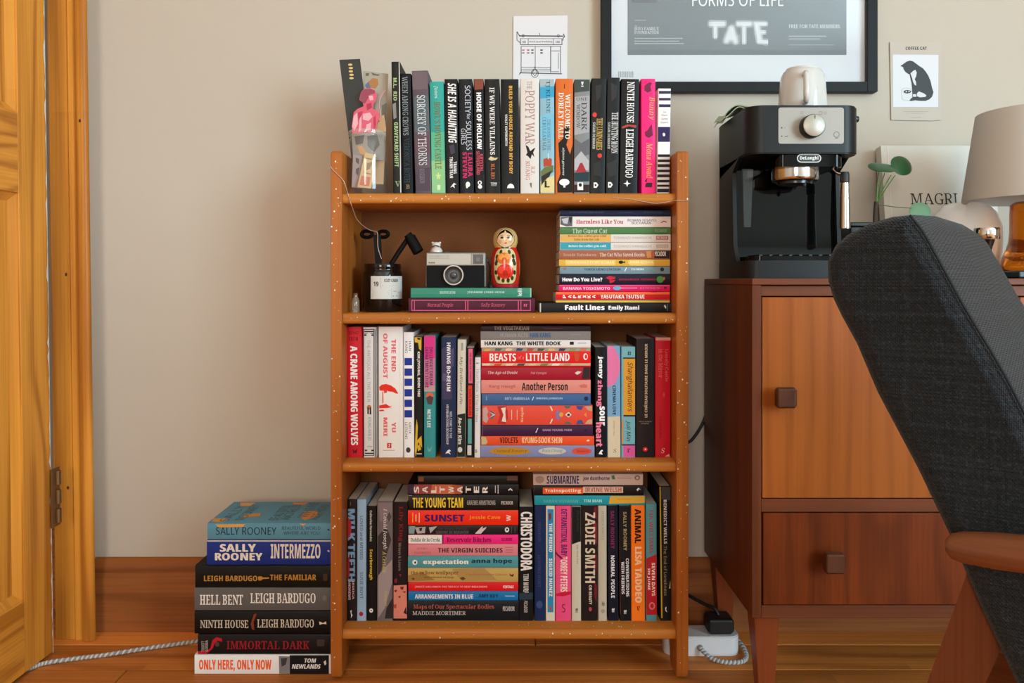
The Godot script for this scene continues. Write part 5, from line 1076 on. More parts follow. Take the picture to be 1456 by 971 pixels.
	book("black hardback with red gothic title, second from floor", "books piled on the floor", Vector3(-0.4435, 0.0356, 0.1950), 0.0000, [0.2419, 0.0367, 0.1400], true, "#1e191a", true, [["p","#b81f30",[-983,113,-946,260,-873,315,-778,289,-771,230,-851,252,-910,201,-939,113,-1056,11,-1202,11,-1202,59,-1056,70]], ["p","#5a4a42",[-822,187,-824,172,-831,158,-842,149,-855,143,-869,143,-882,149,-893,158,-900,172,-902,187,-900,202,-893,215,-882,225,-869,230,-855,230,-842,225,-831,215,-824,202]], ["t","IMMORTAL DARK","E","#96202c",52,172,1485,146,"h"], ["a","TIGEST","S","#a8a09c",-1118,150,51,190,"u"], ["a","GIRMA","S","#a8a09c",-1052,157,51,205,"u"], ["m","#4a3c38",[934,274,1066,274,1066,150,934,150]]])
	book("black hardback with cream capitals and red ring mark, middle of floor pile", "books piled on the floor", Vector3(-0.4464, 0.0726, 0.1950), 0.0000, [0.2478, 0.0415, 0.1450], true, "#15120f", true, [["t","NINTH HOUSE","E","#cfc4b4",-705,179,863,139,"h"], ["t","LEIGH BARDUGO","E","#cfc4b4",396,190,1017,146,"h"], ["p","#8a3c30",[-229,183,-171,358,-120,366,-178,219,-163,66,-207,88]], ["m","#e0d6c4",[1000,227,1066,198,1124,227,1131,176,1066,183,1007,168]]])
	book("grey hardback with large white serif capitals in floor pile", "books piled on the floor", Vector3(-0.4464, 0.1143, 0.1950), 0.0000, [0.2478, 0.0415, 0.1450], true, "#6a6765", true, [["t","HELL BENT","E","#ece8e2",-756,198,775,176,"h"], ["t","LEIGH BARDUGO","E","#ece8e2",349,227,1171,176,"h"], ["m","#7c7977",[1139,230,1136,214,1129,200,1119,189,1106,184,1092,184,1078,189,1068,200,1061,214,1058,230,1061,247,1068,261,1078,272,1092,277,1106,277,1119,272,1129,261,1136,247]]])
	book("black hardback with gold capitals in floor pile", "books piled on the floor", Vector3(-0.4458, 0.1560, 0.1950), 0.0000, [0.2467, 0.0400, 0.1450], true, "#191612", true, [["a","LEIGH BARDUGO","S","#b8863c",-597,165,958,95,"h"], ["t","THE FAMILIAR","S","#b8863c",526,183,834,102,"h"], ["p","#b8863c",[-103,198,-45,205,-15,183,94,183,94,161,-15,154,-59,124,-103,132]], ["m","#4a3c2a",[1067,249,1141,249,1141,124,1067,124]]])
	book("royal blue book with chunky white capitals in floor pile", "books piled on the floor", Vector3(-0.4354, 0.1962, 0.1950), 0.0000, [0.2258, 0.0452, 0.1400], true, "#1f3484", true, [["b","#c8c4c4",[-1122,448,1122,448,1122,424,-1122,424]], ["a","SALLY","Sb","#e2dccf",-570,311,651,139,"h"], ["a","ROONEY","Sb","#e2dccf",-555,154,856,132,"h"], ["t","INTERMEZZO","S","#ddd6cc",466,252,893,256,"h"], ["m","#d8d2c8",[1029,256,1066,278,1080,234]]])
	book("pale blue hardback with yellow cover shapes on top of floor pile", "books piled on the floor", Vector3(-0.4349, 0.2416, 0.1950), 0.0000, [0.2247, 0.0302, 0.1400], true, "#5f93a8", true, [["p","#d89a44",[-974,278,-447,285,-484,234,-923,227]], ["p","#d89a44",[526,293,650,293,599,256]], ["a","SALLY ROONEY","s","#1d2c38",-425,161,1083,132,"h"], ["t","BEAUTIFUL WORLD","s","#3a4c56",563,212,688,59,"h"], ["t","WHERE ARE YOU","s","#3a4c56",570,124,644,59,"h"], ["m","#2a3a44",[1024,183,1060,205,1075,161]]])

# flat drawing bent round an upright cylinder whose axis is the local y axis
func bent(st: SurfaceTool, r: float) -> SurfaceTool:
	var arr := st.commit_to_arrays()
	var v: PackedVector3Array = arr[Mesh.ARRAY_VERTEX]
	var o := begin()
	for p in v:
		var a := p.x / r
		o.set_normal(Vector3(sin(a), 0, cos(a)))
		o.add_vertex(Vector3((r + p.z) * sin(a), p.y, (r + p.z) * cos(a)))
	return o

func card(parent: Node3D, called: String, poly: PackedVector2Array, z: float, m: Material, thick := 0.0006) -> MeshInstance3D:
	var st := begin()
	prism(st, poly, Vector3(0, 0, z - thick), Vector3.RIGHT, Vector3.UP, Vector3(0, 0, thick))
	return part(st, called, m, parent)

func ink(parent: Node3D, called: String, poly: PackedVector2Array, z: float, hex: String) -> void:
	var st := begin()
	flat(st, poly, z)
	part(st, called, mat(hex, 0.6), parent)

func shelf_things() -> void:
	var st := begin()
	# ---- glass jar with bookmarks on the bookcase top
	var jp := Vector3(-0.2645, 0.8632, 0.166)
	var jar := thing("glass_jar", "clear glass jar full of paper bookmarks on bookcase top", "jar", jp)
	lathe(st, Vector3.ZERO, [Vector2(0, 0.001), Vector2(0.030, 0.0), Vector2(0.034, 0.003), Vector2(0.0352, 0.009), Vector2(0.0352, 0.094), Vector2(0.033, 0.101), Vector2(0.0315, 0.104), Vector2(0.0315, 0.107)], 40)
	part(st, "body", glass("#e8ecea", 0.03), jar)
	st = begin()
	lathe(st, Vector3.ZERO, [Vector2(0.0318, 0.106), Vector2(0.0345, 0.1075), Vector2(0.0356, 0.111), Vector2(0.0345, 0.1155), Vector2(0.0318, 0.1175), Vector2(0.0306, 0.112), Vector2(0.0318, 0.106)], 40)
	part(st, "rim", glass("#dfe4de", 0.1), jar)
	var z := 0.160
	var b1 := thing("bookmark", "long black bookmark with gold marks sticking out of the jar", "bookmark", Vector3(-0.27043, 0.88456, 0.16000), "bookmarks in the jar")
	card(b1, "card", pts2([-0.04723, 0.22902, -0.00932, 0.23083, 0.01941, 0.00000, -0.01941, 0.00000]), 0.0, mat("#202321", 0.55))
	st = begin()
	for k in 5:
		flat(st, oval(-0.02717 + 0.0006 * (k % 2) + k * 0.0006, 0.21997 - k * 0.0062, 0.0042, 0.0020, 9), 0.0003)
	part(st, "gold_lettering", mat("#c8b072", 0.45, 0.3), b1)
	var b2 := thing("bookmark", "grey patterned bookmark with orange disc at the back of the jar", "bookmark", Vector3(-0.25350, 0.88540, 0.15300), "bookmarks in the jar")
	card(b2, "card", pts2([-0.02145, 0.20995, 0.02470, 0.20410, 0.01690, 0.00000, -0.02470, 0.00000]), 0.0, mat("#a39a8a", 0.7))
	ink(b2, "orange_disc", pts2([-0.01170, 0.18980, -0.00390, 0.19630, 0.00520, 0.19500, 0.00650, 0.18460, 0.00130, 0.17680, -0.00910, 0.17940]), 0.0003, "#a8703c")
	ink(b2, "blue_patch", pts2([-0.01820, 0.18330, -0.01170, 0.18980, -0.00780, 0.17680, -0.01170, 0.16900]), 0.0003, "#5c6a86")
	ink(b2, "dark_pattern", pts2([-0.00650, 0.20670, 0.00130, 0.20410, 0.00910, 0.20280, 0.00650, 0.20020, -0.00390, 0.20150]), 0.0003, "#5f594e")
	ink(b2, "dark_pattern", pts2([-0.01690, 0.20540, -0.01040, 0.20540, -0.01170, 0.20020, -0.01690, 0.20020]), 0.0003, "#5f594e")
	ink(b2, "dark_pattern", pts2([0.01300, 0.14560, 0.02210, 0.15080, 0.02080, 0.11960, 0.01430, 0.11180]), 0.0003, "#6f6a5c")
	var b3 := thing("bookmark", "pink die-cut bookmark of a classical bust", "bookmark", Vector3(-0.26733, 0.88850, 0.17000), "bookmarks in the jar")
	card(b3, "card", pts2([-0.01157, 0.14909, -0.00900, 0.16322, -0.00257, 0.16965, 0.00771, 0.17093, 0.01671, 0.16708, 0.02056, 0.15808, 0.01928, 0.14909, 0.01414, 0.14137, 0.01285, 0.13238, 0.02185, 0.12981, 0.02570, 0.11824, 0.02056, 0.10539, 0.01671, 0.07968, 0.01414, 0.00000, -0.01542, 0.00000, -0.02442, 0.08997, -0.02570, 0.10025, -0.02185, 0.12595, -0.01542, 0.13238, -0.00386, 0.13752, -0.00514, 0.14394]), 0.0, mat("#cf4f66", 0.5))
	ink(b3, "hair", pts2([-0.01028, 0.15037, -0.00900, 0.16322, -0.00257, 0.16836, 0.00771, 0.16965, 0.01671, 0.16579, 0.01671, 0.16065, 0.00900, 0.15937, 0.00386, 0.15166, -0.00129, 0.14266, -0.00771, 0.14523]), 0.0003, "#8f3a4e")
	ink(b3, "shading", pts2([0.00129, 0.14137, 0.01028, 0.14394, 0.01157, 0.13495, 0.00257, 0.12981]), 0.0003, "#a82440")
	for q in [[-0.02185, 0.11953, -0.01542, 0.12595, -0.01414, 0.10539, -0.02056, 0.09254, -0.02442, 0.10025], [-0.00514, 0.12338, 0.00771, 0.12595, 0.01285, 0.11824, 0.00514, 0.11053, -0.00514, 0.11310], [0.00129, 0.10410, 0.01028, 0.10796, 0.00900, 0.09511, 0.00000, 0.09254], [-0.01157, 0.11310, -0.00771, 0.12081, -0.00771, 0.09511, -0.01285, 0.08997], [0.00514, 0.15680, 0.01285, 0.15680, 0.01414, 0.14909, 0.00771, 0.14780]]:
		ink(b3, "highlight", pts2(q), 0.00035, "#e8a3ac")
	for q in [[-0.01414, 0.12595, -0.00514, 0.12852, -0.00771, 0.12081, -0.01285, 0.11053], [-0.00900, 0.08997, 0.00257, 0.09125, 0.01028, 0.08739, 0.00771, 0.07968, -0.01028, 0.07968], [0.01414, 0.11567, 0.01799, 0.12081, 0.01928, 0.10539, 0.01542, 0.09254]]:
		ink(b3, "shading", pts2(q), 0.00035, "#b42a48")
	var b4 := thing("bookmark", "tan kraft-paper bookmark with pink ribbon behind the bust", "bookmark", Vector3(-0.24518, 0.88408, 0.16400), "bookmarks in the jar")
	card(b4, "card", pts2([-0.01161, 0.11743, 0.01032, 0.12775, 0.01419, 0.10323, 0.00903, 0.00000, -0.01032, 0.00000]), 0.0, mat("#b89268", 0.7))
	st = begin()
	tube(st, spline([Vector3(0.00154, 0.11584, 0.00150), Vector3(0.00412, 0.13131, 0.00150), Vector3(0.00154, 0.14420, 0.00150), Vector3(0.00412, 0.15967, 0.00150), Vector3(0.00927, 0.16741, 0.00150), Vector3(0.01314, 0.17256, 0.00150)], 5), 0.0014, 0.001, 6)
	part(st, "ribbon", mat("#c98d86", 0.6), b4)
	var b5 := thing("bookmark", "tan ticket with red stamp pressed against the jar front", "bookmark", Vector3(-0.26443, 0.87381, 0.18600), "bookmarks in the jar")
	card(b5, "card", pts2([-0.00127, 0.06484, 0.01907, 0.06102, 0.01017, 0.00000, -0.01526, 0.00254]), 0.0, mat("#c8a878", 0.75))
	ink(b5, "red_stamp", pts2([-0.00763, 0.02288, 0.00890, 0.02034, 0.00636, 0.00381, -0.01144, 0.00636]), 0.0003, "#c26a4a")
	for q in [[0.00127, 0.05594, 0.01398, 0.05339, 0.01271, 0.05085, 0.00127, 0.05339], [0.00254, 0.04577, 0.01271, 0.04831, 0.00763, 0.03560, -0.00127, 0.03178, 0.00127, 0.03560], [-0.00381, 0.03051, 0.01017, 0.02670, 0.00890, 0.02479, -0.00381, 0.02797]]:
		ink(b5, "printed_line", pts2(q), 0.0003, "#8a7050")
	var b6 := thing("bookmark", "pale mauve card with grey brush marks inside the jar", "bookmark", Vector3(-0.28083, 0.87450, 0.18000), "bookmarks in the jar")
	card(b6, "card", pts2([-0.00766, 0.06127, 0.01149, 0.05872, 0.00766, 0.00000, -0.01021, 0.00255]), 0.0, mat("#9d8d8c", 0.75))
	for q in [[-0.00255, 0.05617, 0.00383, 0.05361, 0.00255, 0.04340, -0.00255, 0.04851], [-0.00255, 0.03574, 0.00383, 0.03830, 0.00128, 0.02298, -0.00255, 0.02808]]:
		ink(b6, "brush_mark", pts2(q), 0.0003, "#55494a")
	var b7 := thing("bookmark", "dark collage card with a tan hand shape inside the jar", "bookmark", Vector3(-0.25856, 0.91080, 0.17600), "bookmarks in the jar")
	card(b7, "card", pts2([-0.03328, 0.06400, 0.02560, 0.06656, 0.02688, 0.01536, -0.03072, 0.01792]), 0.0, mat("#8b857c", 0.75))
	ink(b7, "tan_hand", pts2([-0.02304, 0.04096, -0.01536, 0.04224, -0.00640, 0.03072, 0.00256, 0.02560, -0.00768, 0.02048, -0.01792, 0.02816]), 0.0003, "#c08a56")
	ink(b7, "grey_patch", pts2([-0.00512, 0.05888, 0.01280, 0.06400, 0.01792, 0.04352, 0.00768, 0.03072, -0.00384, 0.04096]), 0.0003, "#57534f")
	ink(b7, "grey_patch", pts2([-0.02816, 0.05888, -0.01024, 0.06144, -0.01280, 0.04608, -0.02560, 0.04352]), 0.0003, "#4e4845")
	# ---- dark candle jar with scissors and reading light
	var cp := Vector3(-0.24288, 0.6492, 0.13)
	var cj := thing("candle_jar", "dark brown glass candle jar with a white label, second shelf", "jar", cp)
	st = begin()
	var cr := 0.0368
	lathe(st, Vector3.ZERO, [Vector2(0, 0.0), Vector2(cr - 0.004, 0.0), Vector2(cr, 0.004), Vector2(cr, 0.073), Vector2(cr - 0.002, 0.077), Vector2(cr - 0.003, 0.079), Vector2(cr - 0.0022, 0.081), Vector2(cr - 0.0022, 0.088), Vector2(cr - 0.003, 0.0895), Vector2(cr - 0.005, 0.0895), Vector2(cr - 0.005, 0.01), Vector2(0, 0.008)], 48)
	part(st, "body", mat("#120b08", 0.08), cj)
	st = begin()
	var a0 := -0.46
	var a1 := 1.5
	for k in 16:
		var ta := lerpf(a0, a1, k / 16.0)
		var tb := lerpf(a0, a1, (k + 1) / 16.0)
		var na := Vector3(sin(ta), 0, cos(ta))
		var nb := Vector3(sin(tb), 0, cos(tb))
		var r := cr + 0.0003
		quadn(st, [na * r + Vector3.UP * 0.0245, nb * r + Vector3.UP * 0.0245, nb * r + Vector3.UP * 0.0665, na * r + Vector3.UP * 0.0665], [na, nb, nb, na])
	var lab := part(st, "label", mat("#cbc8c2", 0.6), cj)
	st = begin()
	lettering(st, "19", "S", Vector2(-0.0062, 0.052), 0.0092, 0.0088, "h", 0.0005)
	lettering(st, "COZY CABIN", "S", Vector2(0.0225, 0.0585), 0.028, 0.0058, "h", 0.0005)
	part(bent(st, cr), "lettering", mat("#1c1a18", 0.6), lab)
	st = begin()
	for k in [[-0.003, 0.0525, 0.044, 0.0529], [-0.02, 0.0435, 0.044, 0.0439], [-0.0035, 0.044, -0.0031, 0.064], [0.0165, 0.026, 0.0169, 0.0435], [-0.0195, 0.0395, 0.012, 0.0403], [-0.0165, 0.036, 0.010, 0.0367], [-0.019, 0.0325, 0.011, 0.0333], [-0.019, 0.029, 0.009, 0.0297], [0.02, 0.038, 0.028, 0.0387], [0.031, 0.036, 0.041, 0.037], [-0.001, 0.0485, 0.02, 0.0491], [0.024, 0.0485, 0.042, 0.0491], [0.019, 0.029, 0.029, 0.0305]]:
		flat(st, rect(k[0] + 0.006, k[1], k[2] + 0.006, k[3] + 0.0003), 0.0005)
	part(bent(st, cr), "printed_line", mat("#77746f", 0.6), lab)
	var sc := thing("scissors", "black scissors standing handles up in the dark jar", "scissors", Vector3(-0.25133, 0.65292, 0.12200))
	for q in [[521.8, 332.9, 8.2, 4.6], [544.9, 333.0, 7.6, 4.4]]:
		st = begin()
		var loop := []
		for i in 21:
			var a := TAU * i / 20.0
			loop.append(Vector3((q[0] - 538.6 + q[2] * cos(a)) * 0.001327, (440 - q[1] + q[3] * sin(a)) * 0.001327, 0.004 * cos(a)))
		tube(st, loop, 0.0036, -1.0, 10, 1.0, false)
		part(st, "handle", mat("#0b0a0b", 0.5, 0.0, 0.25), sc)
	st = begin()
	prism(st, pts2([-0.01008, 0.14066, 0.00385, 0.14066, 0.00584, 0.08625, 0.00717, 0.01327, 0.00186, 0.00531, -0.00345, 0.01327, -0.00610, 0.08625]), Vector3(0, 0, -0.003), Vector3.RIGHT, Vector3.UP, Vector3(0, 0, 0.006))
	part(st, "blade", mat("#0c0b0c", 0.5, 0.0, 0.25), sc)
	var rl := thing("reading_light", "small black reading light with cylindrical head standing in dark jar", "lamp", Vector3(-0.22836, 0.65320, 0.13000))
	st = begin()
	tube(st, [Vector3(-0.00924, 0.00528, 0.00000), Vector3(0.00264, 0.08712, 0.00000), Vector3(0.01716, 0.10956, 0.00000), Vector3(0.03498, 0.13596, 0.00000)], 0.0046, 0.0046, 12)
	part(st, "stem", mat("#0c0b0b", 0.55, 0.0, 0.25), rl)
	st = begin()
	tube(st, [Vector3(0.03234, 0.14058, 0.00000), Vector3(0.03696, 0.13464, 0.00000)], 0.0078, 0.0078, 20)
	tube(st, [Vector3(0.03696, 0.13530, 0.00000), Vector3(0.05326, 0.10744, 0.00400)], 0.0105, 0.0105, 24)
	part(st, "head", mat("#0d0d0d", 0.6, 0.0, 0.25), rl)
	var sb := thing("glass_vial", "tiny clear glass vial in the corner beside the dark jar", "bottle", Vector3(-0.28583, 1.22009, 0.17000) * Vector3(1, 0, 1) + Vector3(0, 0.6492, 0))
	st = begin()
	lathe(st, Vector3.ZERO, [Vector2(0, 0), Vector2(0.0066, 0), Vector2(0.0072, 0.002), Vector2(0.0072, 0.022), Vector2(0.004, 0.028), Vector2(0.004, 0.0315)], 20)
	part(st, "body", glass("#b8a890", 0.25), sb)
	st = begin()
	lathe(st, Vector3.ZERO, [Vector2(0, 0.029), Vector2(0.0036, 0.029), Vector2(0.0042, 0.035), Vector2(0, 0.0355)], 14)
	part(st, "cork", mat("#6a4a30", 0.8), sb)
	# ---- camera
	var cy := 0.6942
	var co := Vector3(-0.10317, cy, 0.165)
	var cam := thing("film_camera", "silver and black vintage film camera on the jade green book", "camera", co)
	var k := 0.0012896
	var hb := 0.0655
	bx(cam, "body", mat("#8f8b84", 0.4, 0.5), Vector3(-43.2 * k, 0, -0.045), Vector3(43 * k, hb, 0), 0.003)
	bx(cam, "front_panel", mat("#0f0f11", 0.75, 0.0, 0.3), Vector3(-41.5 * k, 0.0015, -0.002), Vector3(41.2 * k, 32 * k, 0.0012), 0.0008)
	bx(cam, "name_plate", mat("#aaa69d", 0.45, 0.3), Vector3(-41 * k, 32.8 * k, -0.002), Vector3(21.6 * k, 48.6 * k, 0.0014), 0.0006)
	bx(cam, "viewfinder", mat("#8f8c86", 0.4, 0.4), Vector3(22.6 * k, 32.8 * k, -0.002), Vector3(41 * k, 48.6 * k, 0.0014), 0.0006)
	bx(cam, "viewfinder_window", mat("#1d1c1e", 0.3), Vector3(24.6 * k, 34 * k, 0.0005), Vector3(39 * k, 47.6 * k, 0.0019), 0.0004)
	bx(cam, "viewfinder_lens", mat("#4a4846", 0.3), Vector3(28.5 * k, 37 * k, 0.001), Vector3(35 * k, 43.5 * k, 0.0024), 0.0006)
	st = begin()
	lathe(st, Vector3(-2.8 * k, 18 * k, 0.001), [Vector2(14.6 * k, 0), Vector2(14.6 * k, 0.006), Vector2(14.0 * k, 0.0072), Vector2(12.6 * k, 0.0072), Vector2(12.2 * k, 0.005)], 40, Vector3(0, 0, 1))
	part(st, "lens_ring", mat("#a39f97", 0.42, 0.8), cam)
	st = begin()
	lathe(st, Vector3(-2.8 * k, 18 * k, 0.001), [Vector2(12.3 * k, 0.005), Vector2(5.5 * k, 0.002), Vector2(4.0 * k, 0.003), Vector2(0, 0.003)], 36, Vector3(0, 0, 1))
	part(st, "lens_barrel", mat("#1b1c20", 0.35), cam)
	st = begin()
	lathe(st, Vector3(-2.8 * k, 18.3 * k, 0.0035), [Vector2(3.4 * k, 0), Vector2(2.4 * k, 0.0012), Vector2(0, 0.0018)], 20, Vector3(0, 0, 1))
	part(st, "lens", mat("#55575c", 0.05), cam)
	st = begin()
	lettering(st, "Kodak", "S", Vector2(-33.8 * k, 35.9 * k), 9.2 * k, 2.4 * k, "h", 0.0017)
	part(st, "brand_lettering", mat("#1c1a1a", 0.5), cam)
	st = begin()
	lettering(st, "INSTAMATIC 33", "s", Vector2(-24 * k, 44.6 * k), 29 * k, 3.0 * k, "h", 0.0017)
	flat(st, rect(-38 * k, 41.3 * k, -9 * k, 41.8 * k), 0.0017)
	part(st, "model_lettering", mat("#8e8a84", 0.5), cam)
	st = begin()
	lathe(st, Vector3(-15 * k, hb - 0.0003, -0.02), [Vector2(0.0085, 0), Vector2(0.0085, 0.0016), Vector2(0, 0.0016)], 20)
	part(st, "flash_socket", mat("#3a3836", 0.4), cam)
	st = begin()
	box(st, Vector3(44.6 * k, 40 * k, -0.014), Vector3(0.0045, 0.008, 0.008), 0.001)
	part(st, "strap_lug", mat("#151414", 0.5), cam)
	st = begin()
	tube(st, spline([Vector3(45.5 * k, 39 * k, -0.014), Vector3(48.5 * k, 30 * k, -0.02), Vector3(47.5 * k, 10 * k, -0.03), Vector3(46.5 * k, 1.5 * k, -0.02), Vector3(50 * k, 1.5 * k, -0.012)], 5), 0.0022, 0.0022, 8)
	part(st, "strap", mat("#141313", 0.7), cam)
	# ---- small white figurine on the camera
	var fg := thing("figurine", "tiny white glazed animal figurine on top of the camera", "figurine", Vector3(-0.14003, cy + hb + 0.0001, 0.15))
	st = begin()
	lathe(st, Vector3.ZERO, [Vector2(0, 0), Vector2(0.0112, 0), Vector2(0.0115, 0.002), Vector2(0.010, 0.006), Vector2(0.007, 0.0095), Vector2(0.0045, 0.011), Vector2(0, 0.0115)], 24, Vector3.UP, false, 70.0, 0.85)
	part(st, "body", mat("#d4cdc2", 0.25), fg)
	st = begin()
	var hp := []
	for i in 11:
		var a := -PI / 2 + PI * i / 10.0
		hp.append(Vector2(maxf(0.0082 * cos(a), 0.0), 0.0135 + 0.0058 * sin(a)))
	lathe(st, Vector3.ZERO, hp, 24, Vector3.UP, false, 70.0)
	part(st, "head", mat("#d8d2c8", 0.25), fg)
	for sx in [-1.0, 1.0]:
		st = begin()
		lathe(st, Vector3(sx * 0.0064, 0.0165, 0.001), [Vector2(0, -0.001), Vector2(0.0027, 0.0), Vector2(0.0024, 0.0022), Vector2(0, 0.0034)], 12, Vector3.UP, false, 70.0)
		part(st, "ear", mat("#d8d2c8", 0.25), fg)
	st = begin()
	tube(st, spline([Vector3(-0.0058, 0.0098, 0.0068), Vector3(-0.003, 0.0117, 0.0082), Vector3(0, 0.0121, 0.0087), Vector3(0.003, 0.0117, 0.0082), Vector3(0.0058, 0.0098, 0.0068)], 4), 0.0009, -1.0, 6)
	part(st, "dark_collar", mat("#2a2422", 0.4), fg)
	# ---- nesting doll
	var dp := Vector3(-0.01237, cy, 0.135)
	var doll := thing("nesting_doll", "red and yellow painted wooden nesting doll beside the camera", "doll", dp)
	st = begin()
	var prof := []
	for q in [[0, 0], [23.6, 0], [24.6, 2], [25.0, 8], [26.4, 18], [27.6, 30], [28.0, 42], [27.0, 54], [24.6, 64], [21.4, 71], [20.4, 75], [21.4, 79], [22.8, 84], [23.2, 90], [22.4, 96], [20.2, 102], [16.0, 107.4], [9.5, 111], [4, 112.2], [0, 112.5]]:
		prof.append(Vector2(q[0], q[1]) * 0.001)
	lathe(st, Vector3.ZERO, prof, 56, Vector3.UP, true, 70.0)
	var dm := StandardMaterial3D.new()
	dm.albedo_texture = ImageTexture.create_from_image(doll_paint())
	dm.roughness = 0.16
	part(st, "painted_body", dm, doll)
	# ---- thin wire of a light string on the bookcase
	var wi := thing("string_light_wire", "thin copper wire trailing down the left upright onto the scissors", "wire", Vector3(-0.32, 0.9, 0.2))
	st = begin()
	var path := []
	for q in [[469, 235, .2195], [473, 241, .2196], [480, 248, .2196], [487, 255, .2196], [491, 263, .218], [494.5, 275, .2115], [497, 283, .2115], [499.5, 291, .211], [503, 301, .195], [507, 311, .18], [514, 319, .165], [522, 325, .148], [529, 328, .138], [535, 329, .131], [537, 333, .1295], [537, 342, .128], [537.5, 352, .1275], [540, 361, .1275], [542.5, 368, .1275]]:
		var d: float = 1.648 - q[2]
		path.append(Vector3((q[0] - 728) * d / 1150.0, 0.706 + (400 - q[1]) * d / 1150.0, q[2]) - wi.position)
	tube(st, spline(path, 4), 0.0008, -1.0, 6)
	part(st, "wire", mat("#b89a86", 0.35, 0.3), wi)
	var wj := thing("string_light_wire", "thin copper wire drooping over the right end of the top shelf", "wire", Vector3(0.3, 0.85, 0.21))
	st = begin()
	path = []
	for q in [[872, 281.5, .2112], [895, 283, .2112], [915, 286.5, .2112], [930, 289, .2112], [942, 288.3, .2112], [954, 286.2, .2112], [962, 285.3, .2196], [972, 285, .2196], [980, 285, .2196]]:
		var d: float = 1.648 - q[2]
		path.append(Vector3((q[0] - 728) * d / 1150.0, 0.706 + (400 - q[1]) * d / 1150.0, q[2]) - wj.position)
	tube(st, spline(path, 4), 0.0008, -1.0, 6)
	part(st, "wire", mat("#b89a86", 0.35, 0.3), wj)

func doll_paint() -> Image:
	var W := 640
	var Hh := 320
	var im := Image.create(W, Hh, false, Image.FORMAT_RGB8)
	var red := Color.html("#c8241c")
	var cream := Color.html("#d8bd86")
	im.fill(red)
	var px := func(u: float, y: float, c: Color) -> void:
		im.set_pixel(posmod(int(u * W), W), clampi(int((1.0 - y / 112.5) * Hh), 0, Hh - 1), c)
	# ellipse: centre given as degrees from the front (right positive) and height in mm
	var ell := func(deg: float, y: float, rd: float, ry: float, c: Color, e := 2.0) -> void:
		for i in range(int((y - ry) * 3), int((y + ry) * 3) + 1):
			for j in range(int((deg - rd) * 2), int((deg + rd) * 2) + 1):
				var a := (j / 2.0 - deg) / rd
				var b := (i / 3.0 - y) / ry
				if pow(absf(a), e) + pow(absf(b), e) <= 1.0:
					px.call(0.25 - (j / 2.0) / 360.0, i / 3.0, c)
	for y in range(0, Hh):
		var mm := (1.0 - float(y) / Hh) * 112.5
		for x in W:
			if mm > 75.0:
				im.set_pixel(x, y, Color.html("#c9a25c") if mm < 79.0 else Color.html("#d2b06c"))
			elif mm < 7.0:
				im.set_pixel(x, y, Color.html("#b01f2c"))
	ell.call(0, 40, 50, 33.5, Color.html("#3a2a14"), 5.0)
	ell.call(0, 40, 48, 32.5, cream, 5.0)
	for q in [[-36, 57], [-38, 45], [-39, 28], [-27, 18], [-9, 13.5], [12, 13.5], [29, 18], [39, 28], [38, 45], [34, 58], [-20, 66], [18, 66], [34, 50], [-34, 50]]:
		ell.call(q[0], q[1], 7, 4.2, Color.html("#2c3a20"))
	ell.call(-4, 54, 30, 11, Color.html("#d86a22"))
	ell.call(-16, 57, 12, 5.5, Color.html("#e8a044"))
	ell.call(8, 58, 12, 5.5, Color.html("#e89038"))
	ell.call(-4, 50, 10, 6, Color.html("#c8501a"))
	ell.call(0, 30, 34, 13.5, Color.html("#cf2618"))
	ell.call(-15, 33, 14, 7, Color.html("#e8402a"))
	ell.call(14, 33, 14, 7, Color.html("#e03a24"))
	ell.call(0, 26, 10, 6, Color.html("#b01810"))
	for sgn in [-1, 1]:
		ell.call(sgn * 78, 38, 10, 15, Color.html("#b8862e"))
		ell.call(sgn * 76, 34, 6, 8, Color.html("#d8541c"))
	# kerchief edge, hair, face
	ell.call(0, 92, 50, 18, Color.html("#3a2a18"))
	ell.call(0, 92, 47, 17, Color.html("#e2c68c"))
	ell.call(0, 92, 41, 15.4, Color.html("#1a120e"))
	ell.call(0, 88.5, 39, 13.6, Color.html("#e0bd92"))
	ell.call(0, 103, 5, 3.0, Color.html("#e0bd92"))
	for sgn in [-1, 1]:
		ell.call(sgn * 16, 92.5, 8, 1.9, Color.html("#3a2c24"))
		ell.call(sgn * 16, 96.4, 9, 0.7, Color.html("#6a4a34"))
		ell.call(sgn * 24, 85, 8, 3.2, Color.html("#dca27e"))
	ell.call(2, 87.0, 2.4, 0.8, Color.html("#b87a54"))
	ell.call(2, 82.4, 6, 1.3, Color.html("#b8442c"))
	for q in [[-14, 74.5], [14, 74.5], [0, 74]]:
		ell.call(q[0], q[1], 8, 1.2, Color.html("#2c3a20"))
	return im

